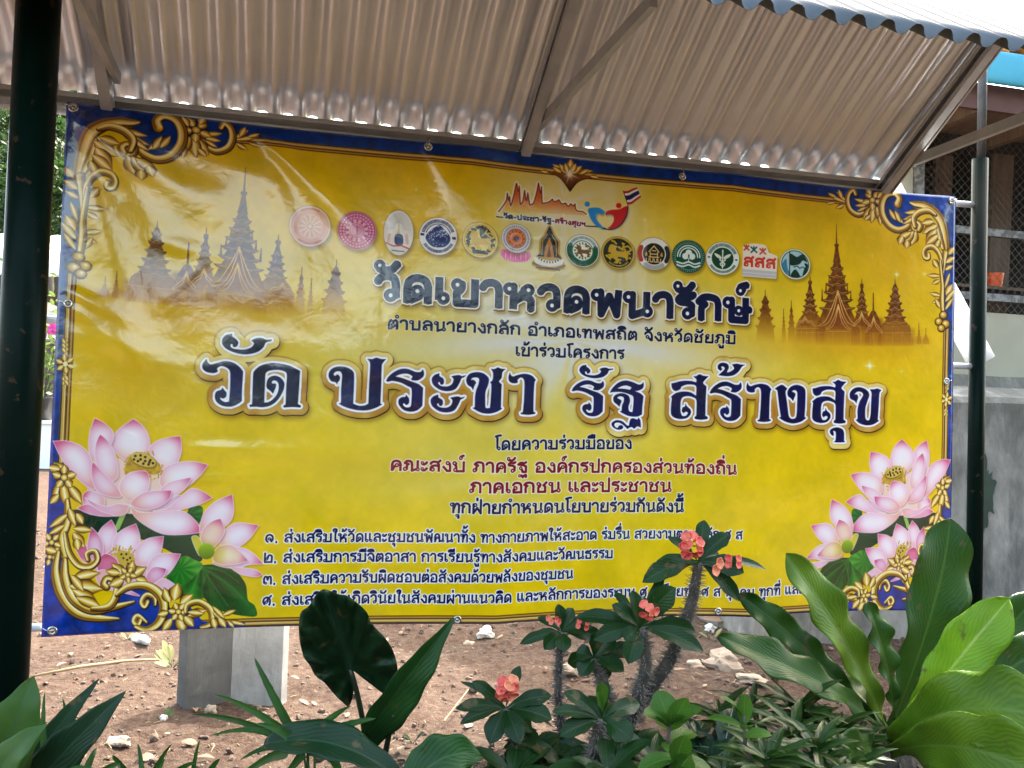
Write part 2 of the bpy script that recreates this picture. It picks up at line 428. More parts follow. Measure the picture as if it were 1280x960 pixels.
def carve(q, ws, side=1., dark=True):
    """a carved scroll: outline, body, lit flank, highlight"""
    q = np.asarray(q, float); ws = np.broadcast_to(np.asarray(ws, float), (len(q),))
    d = np.gradient(q, axis=0); l = np.hypot(d[:, 0], d[:, 1])[:, None] + 1e-9
    n = np.c_[-d[:, 1], d[:, 0]] / l * side
    if dark: paint(tube2(q + (1.5, 2.), ws + 4), G_DK, .9)
    paint(tube2(q, ws), G_BR)
    paint(tube2(q + n*ws[:, None]*.10, ws*.72), G_MD)
    paint(tube2(q + n*ws[:, None]*.17, ws*.46), G_LT)
    paint(tube2(q + n*ws[:, None]*.22, ws*.18), G_HI)
    paint(tube2(q - n*ws[:, None]*.24, np.maximum(ws*.09, 1.2)), G_DK, .7)


def lobe(q0, ang, L, W, f):
    """a leaf lobe in zoom units, drawn through f"""
    ca, sa = math.cos(ang), math.sin(ang)
    loc = [(0, 0, 1), (.25*L, .42*W), (.6*L, .5*W), (L, .1*W, 1), (.62*L, -.5*W), (.25*L, -.42*W)]
    g = lambda k, dx=0, dy=0: pos(f([(q0[0] + dx + (x*ca - y*k*sa), q0[1] + dy + (x*sa + y*k*ca)) for x, y in crv([(a*(1 if k == 1 else .94), b*1., *r) for a, b, *r in loc])]))
    paint(g(1.22), G_DK, .9); paint(g(1.), G_BR); paint(g(.72), G_MD); paint(g(.45), G_LT); paint(g(.18), G_HI)


def rosette(c, r, f, n=5, ph=0.):
    for k in range(n):
        a = ph + 2*np.pi*k/n
        lobe((c[0] + .25*r*math.cos(a), c[1] + .25*r*math.sin(a)), a, r*.85, r*.62, f)
    for rr, cc in ((.34, G_DK), (.28, G_MD), (.18, G_LT), (.09, G_HI)):
        paint(pos(f(disc(c, r*rr, 14))), cc)


def sw(pts, w, f, s, side=1., n=5, dark=True):
    """scroll through zoom points with widths in zoom px"""
    p = crv([q[:2] for q in pts], False, n)
    ww = crv([(k, x) for k, x in zip(np.linspace(0, 1, len(w)) * (len(pts)-1), w)], False, 12)
    t = np.linspace(0, len(pts)-1, len(p)); wd = np.interp(t, ww[:, 0], ww[:, 1])
    q = f(p); sc = np.hypot(*(f([(p[0][0]+50, p[0][1])])[0] - f([p[0]])[0])) / 50
    carve(q, wd*sc, side, dark)


def top_corner(m):
    o, s = (1020, 220), 7.111
    f = (lambda p: mir(T(p, o, s))) if m else (lambda p: T(p, o, s))
    sd = -1. if m else 1.
    # shadow on the blue
    # thin end twigs
    for q, a, L, W in (((270, 215), 3.5, 180, 34), ((260, 200), 3.9, 120, 36), ((180, 170), 3.6, 90, 30), ((230, 180), 4.3, 90, 40), ((250, 235), 2.7, 90, 34), ((170, 215), 3.0, 90, 24)):
        lobe(q, a, L, W, f)
    sw([(350, 140), (330, 100), (290, 130), (275, 200), (300, 280), (370, 325), (440, 300)], (30, 34, 36, 40, 40, 36, 20), f, s, -sd)
    for q, a, L, W in (((450, 240), 3.1, 110, 36), ((450, 215), 3.4, 120, 36), ((440, 260), 2.7, 90, 30)):
        lobe(q, a, L, W, f)
    for q, a, L, W in (((500, 250), 2.2, 150, 60), ((510, 250), 1.7, 160, 70), ((530, 250), 1.2, 170, 66), ((560, 320), 1.5, 110, 40), ((480, 330), 2.4, 80, 40)):
        lobe(q, a, L, W, f)
    rosette((498, 195), 90, f, 5, .3)
    lobe((480, 150), -1.9, 80, 50, f); lobe((545, 180), -1.0, 80, 46, f)
    sw([(720, 235), (735, 180), (690, 135), (620, 150), (580, 230), (585, 330), (640, 425), (720, 465), (800, 440), (835, 390)], (60, 50, 44, 50, 56, 54, 50, 46, 40, 26), f, s, -sd)
    for q, a, L, W in (((770, 410), 3.9, 180, 50), ((740, 400), 4.3, 120, 44), ((700, 380), 4.2, 120, 40)):
        lobe(q, a, L, W, f)
    # big acanthus
    for q, a, L, W in (((1000, 290), 3.45, 190, 60), ((960, 310), 3.1, 190, 50), ((930, 330), 2.85, 180, 44), ((880, 350), 2.6, 140, 40)):
        lobe(q, a, L, W, f)
    sw([(1150, 690), (1140, 560), (1110, 420), (1040, 310), (950, 250), (870, 235), (830, 222)], (60, 66, 72, 70, 56, 40, 12), f, s, -sd)
    sw([(1120, 640), (1085, 520), (1060, 420)], (30, 44, 20), f, s, -sd)
    sw([(905, 470), (920, 430), (890, 395), (850, 410), (850, 460), (880, 480)], (36, 40, 30, 36, 30, 20), f, s, -sd)
    sw([(870, 440), (860, 360), (910, 310), (990, 300), (1050, 340)], (30, 40, 44, 40, 20), f, s, -sd)
    for q, a, L, W in (((1070, 430), 2.6, 160, 80), ((1060, 470), 2.2, 160, 80), ((1080, 520), 2.5, 150, 60), ((1040, 400), 3.0, 120, 60), ((1090, 560), 2.0, 110, 50)):
        lobe(q, a, L, W, f)
    for q, a, L, W in (((880, 480), 1.9, 150, 70), ((860, 480), 2.3, 160, 70), ((840, 490), 2.7, 150, 60), ((760, 520), 1.9, 90, 60), ((800, 560), 1.6, 80, 60)):
        lobe(q, a, L, W, f)
    # stem down the side
    sw([(1110, 960), (1115, 860), (1130, 760), (1140, 680)], (26, 30, 36, 50), f, s, sd)
    sw([(985, 690), (985, 720), (955, 715), (945, 670), (970, 630), (1030, 625), (1080, 680), (1105, 770), (1100, 880)], (34, 36, 32, 32, 34, 36, 34, 30, 16), f, s, -sd)
    o2, s2 = (1100, 300), 8.0
    g = (lambda p: mir(T(p, o2, s2))) if m else (lambda p: T(p, o2, s2))
    for q, a, L, W in (((680, 150), -1.0, 100, 60), ((650, 230), -.6, 110, 60), ((640, 300), -.5, 100, 46), ((580, 240), 3.6, 90, 46), ((570, 280), 4.2, 110, 50), ((600, 360), 3.2, 150, 40), ((590, 400), 2.7, 100, 40),
                       ((690, 330), 1.9, 170, 34), ((600, 560), 3.4, 130, 40), ((590, 600), 2.8, 90, 40), ((650, 560), -1.1, 140, 70), ((640, 620), -.9, 160, 50), ((610, 700), -1.6, 200, 50), ((600, 690), -2.1, 130, 44), ((640, 700), -1.0, 150, 40)):
        lobe(q, a, L, W, g)
    sw([(615, 740), (605, 600), (610, 460), (600, 330), (590, 200)], (30, 44, 34, 30, 20), g, s2, sd)
    for c, r in (((620, 750), 36), ((575, 815), 36), ((645, 840), 40), ((600, 880), 34)):
        for rr, cc in ((1.25, G_DK), (1., G_BR), (.8, G_MD), (.5, G_LT), (.25, G_HI)):
            paint(pos(g(disc((c[0] - (1-rr)*r*.2, c[1] - (1-rr)*r*.3), r*rr, 16))), cc)


def bottom_corner(m):
    o, s = (50, 570), 4.175
    f = (lambda p: mir(T(p, o, s))) if m else (lambda p: T(p, o, s))
    sd = -1. if m else 1.
    LB = lambda items: [lobe(q, a, L, W, f) for q, a, L, W in items]
    LB((((110, 130), 1.9, 120, 44), ((120, 140), 1.4, 130, 50), ((150, 150), .95, 130, 44), ((100, 200), 2.3, 70, 36), ((160, 90), -2.6, 110, 40), ((110, 70), 3.3, 70, 40)))
    rosette((128, 112), 62, f, 5, -1.57)
    sw([(130, 520), (110, 430), (140, 340), (140, 230)], (40, 44, 40, 20), f, s, sd)
    LB((((150, 300), 2.5, 130, 34), ((150, 270), 1.2, 110, 40), ((190, 300), 1.0, 70, 40), ((130, 360), 2.6, 100, 30), ((170, 380), .1, 110, 34), ((170, 400), .9, 110, 44), ((190, 430), 1.4, 70, 40)))
    rosette((62, 450), 50, f, 5, .4); rosette((52, 525), 44, f, 4, .2)
    LB((((100, 480), 2.6, 70, 40), ((90, 500), 3.4, 70, 40)))
    sw([(250, 545), (245, 510), (285, 500), (298, 545), (260, 580), (200, 570), (150, 500), (130, 400)], (16, 22, 24, 26, 30, 30, 26, 14), f, s, -sd)
    # the great sweep along the corner
    sw([(95, 500), (80, 600), (110, 720), (190, 820), (290, 850), (410, 858)], (20, 40, 48, 48, 40, 10), f, s, -sd)
    sw([(130, 540), (130, 640), (170, 740), (260, 805), (360, 800), (490, 770)], (20, 44, 48, 46, 40, 10), f, s, -sd)
    LB((((170, 640), -.2, 150, 50), ((150, 680), .1, 190, 70), ((170, 700), .5, 160, 56), ((190, 740), .4, 150, 46), ((160, 620), .9, 120, 40)))
    sw([(345, 690), (330, 670), (350, 640), (395, 660), (400, 720), (360, 790), (270, 800)], (30, 30, 30, 32, 36, 36, 16), f, s, sd)
    # centre flower and second scroll
    LB((((450, 640), -2.4, 110, 50), ((460, 640), -.5, 110, 50), ((470, 630), -1.4, 80, 44), ((440, 650), 2.7, 90, 50), ((500, 650), .3, 70, 40), ((420, 620), 3.3, 80, 40)))
    rosette((458, 628), 44, f, 5, .2)
    sw([(560, 770), (545, 795), (530, 770), (555, 735), (595, 750), (600, 790)], (22, 26, 24, 26, 24, 10), f, s, -sd)
    sw([(525, 860), (510, 890), (490, 870), (510, 845), (555, 880)], (20, 26, 26, 26, 12), f, s, -sd)
    sw([(400, 730), (460, 690), (550, 685), (620, 730), (645, 800), (620, 880), (560, 918), (500, 900)], (20, 34, 42, 46, 46, 44, 36, 20), f, s, -sd)
    LB((((680, 780), -2.0, 90, 46), ((700, 770), -1.4, 100, 60), ((730, 790), -.7, 90, 46), ((720, 850), 1.2, 100, 56), ((690, 860), 2.2, 90, 40), ((750, 850), .8, 80, 44), ((670, 830), 2.9, 60, 34)))
    rosette((722, 828), 50, f, 6, .1)
    sw([(760, 830), (770, 790), (830, 775), (890, 820), (890, 890), (840, 910)], (16, 26, 30, 32, 30, 18), f, s, -sd)
    LB((((770, 850), -.3, 110, 40), ((770, 830), .1, 90, 30), ((900, 830), .6, 90, 30), ((900, 800), .8, 100, 26), ((930, 860), .9, 70, 36), ((900, 860), 1.3, 70, 36), ((950, 850), -.4, 80, 24), ((980, 880), .2, 100, 22), ((980, 880), .8, 50, 22)))


# ---- lotus flowers
def petal(pts, base, tip, f, pale=(250, 238, 242), pink=(222, 96, 140), cream=(250, 224, 186), deep=.38, tilt=0.):
    q = pos(f(crv(pts))); b = f([base])[0]; t = f([tip])[0]
    d = t - b; L2 = (d**2).sum()
    pale, pink, cream = hexc(*pale), hexc(*pink), hexc(*cream)
    r = cover([q]);
    if r is None: return
    x0, y0, m = r
    inner = np.clip(blur(m, 16) * 2 - 1, 0, 1)
    paint(q + (3, 4), hexc(120, 50, 70), .35, 2)

    def col(X, Y, mm):
        u = np.clip(((X-b[0])*d[0] + (Y-b[1])*d[1]) / L2, 0, 1)
        c = cream*(1-np.clip(u*2.6, 0, 1))[..., None] + pale*np.clip(u*2.6, 0, 1)[..., None]
        k = np.clip(np.clip((u-.66)/.34, 0, 1)**1.8*.9 + (1-inner)*deep*.85, 0, 1)[..., None]
        c = c*(1-k) + pink*k
        v = np.abs(((X-b[0])*-d[1] + (Y-b[1])*d[0]) / L2)
        c = c - (.035*np.sin(v*90)**2 * (1-inner*.3))[..., None] * np.array((.2, 1, .6), np.float32)
        return c
    lay(x0, y0, m, col)
    paint(tube2(np.r_[q, q[:1]], 1.6, nj=6), hexc(255, 238, 244), .75)


def lotus(m):
    o, s = (60, 515), 4.571
    f = (lambda p: mir(T(p, o, s))) if m else (lambda p: T(p, o, s))
    o2, s2 = (50, 570), 4.175
    g2 = (lambda p: mir(T(p, o2, s2))) if m else (lambda p: T(p, o2, s2))

    def leaf(pts, c, f, lo, hi, dirs):
        q = pos(f(crv(pts))); cc = f([c])[0]
        e = np.array(f([dirs])[0] - cc); L = (e**2).sum()
        a, b = hexc(*lo), hexc(*hi)

        def col(X, Y, mm):
            u = np.clip(((X-cc[0])*e[0] + (Y-cc[1])*e[1]) / L, 0, 1)
            ang = np.arctan2(Y-cc[1], X-cc[0])
            w = np.clip(.55*u + .32*np.sin(ang*11)*.8, 0, 1)[..., None]
            return a*(1-w) + b*w
        paint(q, col)
    # leaves behind
    leaf([(150, 560), (300, 590), (440, 560), (640, 680), (840, 560), (860, 700), (880, 860), (780, 850), (640, 780), (420, 700), (220, 690), (150, 640)], (160, 600), f, (8, 44, 26), (14, 78, 44), (800, 800))
    leaf([(800, 570), (850, 545), (885, 560), (870, 640), (830, 660)], (800, 600), f, (10, 80, 30), (30, 140, 50), (880, 560))
    leaf([(660, 640), (740, 530), (800, 545), (830, 580), (900, 580), (1000, 600), (1070, 680), (1085, 770), (1120, 800), (1125, 855), (1050, 850), (960, 830), (870, 760), (780, 770), (700, 700)], (840, 590), g2, (8, 70, 18), (58, 160, 28), (760, 720))
    leaf([(700, 610), (745, 535), (800, 550), (850, 590), (760, 680), (690, 660)], (730, 600), g2, (20, 110, 24), (90, 180, 50), (800, 560))
    leaf([(900, 600), (1000, 600), (1070, 690), (1085, 770), (1120, 800), (1125, 855), (960, 830), (850, 740)], (860, 590), g2, (6, 60, 16), (20, 112, 28), (1120, 850))
    for p in ([(840, 590), (900, 680), (980, 800)], [(840, 590), (1000, 700), (1090, 800)], [(830, 600), (800, 700), (760, 760)], [(840, 590), (960, 620), (1040, 680)]):
        paint(tube2(g2(crv(p, False)), 3), hexc(60, 150, 60), .45, 1)
    paint(tube2(f([(430, 590), (395, 670)]), 12), hexc(150, 190, 90))
    P = lambda pts, b, t, **k: petal(pts, b, t, f, **k)
    paint(pos(f(crv([(250, 330), (480, 260), (700, 340), (760, 460), (640, 560), (500, 590), (330, 560), (230, 470)]))), hexc(244, 206, 190))
    paint(pos(g2(crv([(280, 470), (440, 420), (600, 520), (640, 640), (560, 700), (380, 680), (290, 600)]))), hexc(236, 180, 190))
    # big flower, back petals first
    P([(360, 190, 1), (395, 110), (490, 40, 1), (550, 90), (582, 160), (575, 250), (480, 290), (400, 250)], (480, 290), (490, 40))
    P([(232, 200), (240, 110), (268, 35, 1), (330, 70), (378, 130), (345, 220), (290, 300), (245, 260)], (300, 330), (268, 35))
    P([(580, 210), (620, 170), (690, 148), (758, 142, 1), (765, 220), (740, 300), (700, 340), (620, 330), (575, 260)], (590, 340), (758, 142))
    P([(660, 330), (740, 295), (830, 288), (915, 308, 1), (870, 370), (790, 440), (700, 470), (640, 420)], (620, 440), (915, 308))
    P([(30, 165, 1), (110, 165), (190, 195), (240, 250), (262, 340), (270, 440), (225, 430), (150, 360), (80, 270)], (265, 450), (30, 165), deep=.5)
    P([(268, 250), (275, 180), (298, 128, 1), (350, 175), (390, 260), (400, 370), (350, 400), (290, 330)], (390, 420), (298, 128))
    P([(200, 480), (240, 450), (320, 490), (310, 560), (250, 590), (210, 560)], (320, 520), (205, 470))
    # seed head and stamens
    for k in range(150):
        a = rng.uniform(0, 2*np.pi); r = rng.uniform(.3, 1)
        c0 = (540 + 110*r*math.cos(a), 330 + 100*r*math.sin(a))
        if 470 < c0[0] < 640 and c0[1] < 250: continue
        e = (c0[0] + rng.uniform(-14, 14), c0[1] - rng.uniform(2, 26))
        paint(tube2(f([c0, e]), 3, nj=6), hexc(*(np.array((206, 160, 50)) + rng.uniform(-40, 40))))
    paint(pos(f(crv([(440, 330), (480, 260), (625, 290), (640, 350), (560, 370), (450, 370)]))), lambda X, Y, mm: hexc(190, 150, 40) * (.75 + .5*noise2(*X.shape, 7, 9)[..., None]))
    paint(pos(f(crv([(470, 262), (500, 235), (560, 240), (620, 285), (615, 325), (560, 330), (490, 300)]))), hexc(150, 116, 30))
    paint(pos(f(crv([(474, 258), (502, 236), (558, 241), (612, 282), (606, 314), (556, 318), (492, 290)]))), hexc(216, 184, 84))
    for x, y in ((500, 255), (530, 252), (556, 262), (585, 280), (600, 298), (575, 305), (545, 300), (515, 285), (492, 275), (530, 275), (556, 285), (580, 292)):
        paint(pos(f(disc((x, y), 8, 10))), hexc(50, 34, 16))
    P([(255, 285, 1), (300, 330), (360, 390), (400, 440), (415, 490), (340, 485), (280, 450), (250, 370)], (412, 490), (255, 285), deep=.5)
    P([(405, 440), (430, 380), (480, 348), (560, 345), (580, 400), (560, 470), (480, 520), (430, 490)], (450, 510), (565, 345), deep=.3)
    P([(640, 450), (700, 405), (820, 380, 1), (780, 450), (700, 500), (640, 500)], (620, 500), (820, 380))
    P([(560, 570), (640, 540), (720, 490), (800, 485, 1), (760, 520), (690, 560)], (560, 565), (800, 485), pink=(200, 90, 140))
    P([(470, 530), (540, 470), (620, 455), (708, 455, 1), (690, 510), (620, 555), (540, 565)], (490, 535), (708, 455), deep=.5)
    P([(600, 575), (680, 560), (760, 490), (820, 445), (880, 460), (940, 500, 1), (860, 540), (740, 572), (660, 582)], (600, 570), (940, 500))
    P([(210, 490, 1), (260, 520), (340, 545), (400, 530), (465, 540, 1), (440, 590), (370, 600), (280, 560)], (465, 540), (210, 490), deep=.45)
    P([(165, 550, 1), (230, 530), (300, 570), (380, 598), (300, 600), (220, 580)], (380, 598), (165, 550), deep=.6)
    P([(468, 540, 1), (520, 580), (640, 578), (770, 575), (850, 640), (875, 700, 1), (780, 712), (660, 708), (560, 660), (490, 600)], (480, 560), (875, 700), cream=(246, 206, 150), deep=.35)
    # bud, right
    P([(865, 690), (890, 590), (960, 520), (1052, 480, 1), (1062, 570), (1040, 640), (960, 700), (900, 720)], (900, 740), (1052, 480), cream=(240, 190, 160))
    P([(980, 760), (1020, 680), (1080, 645), (1205, 660, 1), (1150, 740), (1080, 790), (1000, 800)], (960, 790), (1205, 660), cream=(248, 226, 150))
    P([(870, 760), (880, 690), (930, 640), (985, 620, 1), (1010, 690), (980, 750), (930, 800), (880, 800)], (900, 810), (985, 620), cream=(188, 196, 50), pale=(246, 220, 190))
    P([(820, 730), (850, 720), (880, 760), (890, 830), (860, 830)], (880, 830), (825, 725), cream=(150, 180, 40), pale=(210, 200, 60), pink=(200, 180, 60), deep=.1)
    P([(940, 870), (1000, 790), (1110, 790), (1180, 830), (1230, 885, 1), (1150, 890), (1080, 910), (990, 900)], (960, 860), (1230, 885), cream=(248, 226, 150))
    P([(1040, 900), (1100, 905), (1180, 915), (1225, 945, 1), (1190, 960), (1100, 945)], (1040, 900), (1225, 940), cream=(248, 220, 170))
    P([(940, 830), (980, 780), (1060, 780), (1145, 865, 1), (1080, 885), (1000, 890), (950, 870)], (950, 850), (1145, 865), cream=(214, 212, 60), pale=(250, 234, 190))
    paint(pos(f(disc((905, 810), 46, 24))), lambda X, Y, mm: hexc(130, 160, 20) * (1.2 - .5*((Y-Y.min())/np.ptp(Y)))[..., None])
    # lower flower
    G = lambda pts, b, t, **k: petal(pts, b, t, g2, **k)
    G([(185, 480), (240, 470), (260, 550), (230, 560)], (250, 550), (195, 480), pink=(200, 70, 120), pale=(220, 120, 160))
    G([(300, 430), (320, 380), (372, 338, 1), (400, 395), (390, 470), (330, 520)], (340, 540), (372, 338))
    G([(245, 480), (255, 420), (268, 375, 1), (310, 420), (330, 470), (320, 560), (270, 540)], (320, 580), (268, 375), deep=.6, pink=(206, 80, 130))
    G([(390, 430), (430, 390), (500, 360, 1), (522, 430), (510, 500), (440, 540), (380, 510)], (410, 560), (500, 360))
    G([(500, 490), (560, 440), (645, 428, 1), (630, 510), (580, 570), (500, 580)], (470, 590), (645, 428))
    G([(560, 580), (620, 520), (735, 522, 1), (700, 590), (650, 640), (570, 640)], (520, 630), (735, 522))
    for k in range(70):
        c0 = (430 + rng.uniform(-60, 60), 540 + rng.uniform(-50, 50)); e = (c0[0] + rng.uniform(-12, 12), c0[1] - rng.uniform(2, 22))
        paint(tube2(g2([c0, e]), 3, nj=6), hexc(*(np.array((206, 166, 50)) + rng.uniform(-40, 40))))
    paint(pos(g2(crv([(400, 520), (430, 500), (480, 520), (495, 560), (470, 590), (420, 570)]))), hexc(206, 170, 60))
    for x, y in ((425, 520), (450, 520), (470, 540), (455, 550), (435, 540), (480, 560), (460, 570)):
        paint(pos(g2(disc((x, y), 6, 8))), hexc(50, 34, 16))
    G([(300, 560), (340, 515), (400, 545), (405, 590), (350, 640), (310, 620)], (340, 640), (345, 515), pink=(206, 80, 120), pale=(226, 130, 160), deep=.5)
    G([(550, 650), (590, 590), (660, 600, 1), (640, 650), (580, 680)], (560, 670), (660, 600), pink=(206, 60, 120), deep=.5)
    G([(590, 690), (640, 650), (700, 680), (728, 715, 1), (660, 712), (610, 705)], (590, 690), (728, 715))
    G([(290, 620), (340, 600), (420, 680), (520, 740), (420, 720), (320, 690)], (300, 640), (520, 740), deep=.4)


def side_flower(m):
    f0 = (lambda p: mir(T(p))) if m else (lambda p: T(p))
    c = (82, 455)
    for k in range(6):
        a = k*np.pi/3 + .4
        lobe((c[0] + 3*math.cos(a), c[1] + 3*math.sin(a)), a, 10, 7, f0)
    for dy in (-16, -22, -28, 16, 22):
        lobe((c[0], c[1] + dy*.9), (-1.57 if dy < 0 else 1.57) + .4, 8, 5, f0); lobe((c[0], c[1] + dy*.9), (-1.57 if dy < 0 else 1.57) - .5, 8, 5, f0)
    paint(pos(f0(disc(c, 3.2, 10))), G_HI)


def frame_lines():
    xl, xi = T([(75, 520)])[0, 0], T([(88, 520)])[0, 0]
    yt, yi = T([(610, 199)])[0, 1], T([(610, 208)])[0, 1]
    yb, yj = T([(400, 785)])[0, 1], T([(400, 775)])[0, 1]
    blue = hexc(0, 42, 124)

    def frame(a, b, c, d, col, al=1.):      # insets from the left/right, top, bottom
        q = np.array([(a, c), (PW-a, c), (PW-a, PH-d), (a, PH-d)]); r = np.array([(b[0], b[1]), (PW-b[0], b[1]), (PW-b[0], PH-b[2]), (b[0], PH-b[2])])
        paint([q, r[::-1]], col, al)
    dB, dJ = PH - yb, PH - yj
    z = np.array([[0, 0], [PW, 0], [PW, PH], [0, PH]], float)
    inn = np.array([(xl, yt), (PW-xl, yt), (PW-xl, PH-dB), (xl, PH-dB)])
    paint([z, inn[::-1]], lambda X, Y, m: blue * (.72 + .5*noise2(*X.shape, 22, 4) + .25*noise2(*X.shape, 7, 6))[..., None])
    for t0, t1, col in ((0, .16, (60, 34, 14)), (.16, .36, (206, 160, 70)), (.36, .46, (240, 214, 140)), (.46, .58, (120, 74, 24)), (.58, .68, (48, 26, 10)), (.68, .86, (196, 146, 60)), (.86, 1., (90, 52, 18))):
        L = lambda t: (xl + (xi-xl)*t, yt + (yi-yt)*t, dB + (dJ-dB)*t)
        a, b = L(t0), L(t1)
        frame(a[0], b, a[1], a[2], hexc(*col))


def corner_blue(m):
    k = lambda p: mir(p) if m else p
    q = np.r_[T([(250, 62), (250, 200), (300, 280), (400, 330), (480, 200), (560, 300), (640, 430), (760, 465), (850, 380), (950, 280), (1060, 320), (1130, 450), (1150, 690), (1120, 960)], (1020, 220), 7.111), T([(605, 600), (625, 840), (650, 870)], (1100, 300), 8.)]
    q = np.r_[q, [[PW + 5, q[-1, 1]], [PW + 5, -5], [q[0, 0], -5]]]
    blue = hexc(0, 42, 124)
    fn = lambda X, Y, mm: blue * (.72 + .5*noise2(*X.shape, 22, 4) + .25*noise2(*X.shape, 7, 6))[..., None]
    paint(pos(k(q)), fn)
    q = T([(110, 50), (130, 130), (140, 340), (120, 520), (100, 640), (160, 750), (250, 800), (380, 790), (440, 720), (520, 700), (620, 740), (700, 830), (780, 800), (850, 880), (1070, 888)], (50, 570), 4.175)
    q = np.r_[q, [[q[-1, 0], PH + 5], [-5, PH + 5], [-5, q[0, 1]]]]
    paint(pos(k(q)), fn)


def crest():
    o, s = (610, 190), 6.095
    f = lambda p: T(p, o, s)
    paint(pos(f(crv([(420, 130, 1), (500, 155), (560, 195), (625, 290, 1), (680, 220), (740, 190), (840, 180, 1), (740, 165), (620, 130), (500, 130)]))), hexc(40, 20, 10))
    paint(pos(f(crv([(430, 132, 1), (510, 158), (570, 200), (625, 276, 1), (672, 218), (735, 185), (830, 178, 1), (740, 160), (620, 130), (500, 130)]))), lambda X, Y, m: hexc(150, 84, 40) + (hexc(70, 34, 14)-hexc(150, 84, 40)) * ((Y-Y.min())/np.ptp(Y))[..., None])
    for q, a, L, W in (((620, 140), -2.7, 150, 40), ((620, 140), -.1, 190, 40), ((600, 140), -2.3, 90, 44), ((650, 145), -.75, 90, 44), ((625, 140), -1.55, 110, 60), ((610, 140), -1.9, 80, 40), ((640, 140), -1.2, 80, 40), ((560, 140), -2.6, 80, 34), ((700, 150), -.5, 80, 34), ((460, 140), 3.3, 60, 26), ((780, 165), .15, 70, 26)):
        lobe(q, a, L, W, f)
    star((T([(622, 152)], o, s)[0]), 34, 8)


def star(c, r, n=4, a=1.):
    for k in range(n):
        t = 2*np.pi*k/n + (.0 if n == 4 else .3); rr = r if k % 2 == 0 or n == 4 else r*.6
        e = np.array([math.cos(t), math.sin(t)])
        q = np.array([c + np.array([-e[1], e[0]])*r*.07, c + e*rr, c - np.array([-e[1], e[0]])*r*.07])
        paint(pos(q), hexc(255, 252, 235), .8*a, 1)
    paint(disc(c, r*.22, 16), hexc(255, 255, 250), a, 3)
    paint(disc(c, r*.5, 16), hexc(255, 252, 230), .3*a, 8)
HEAD = {}


def _g(name, o, pts): HEAD[name] = T(crv(pts), o, 8.0)


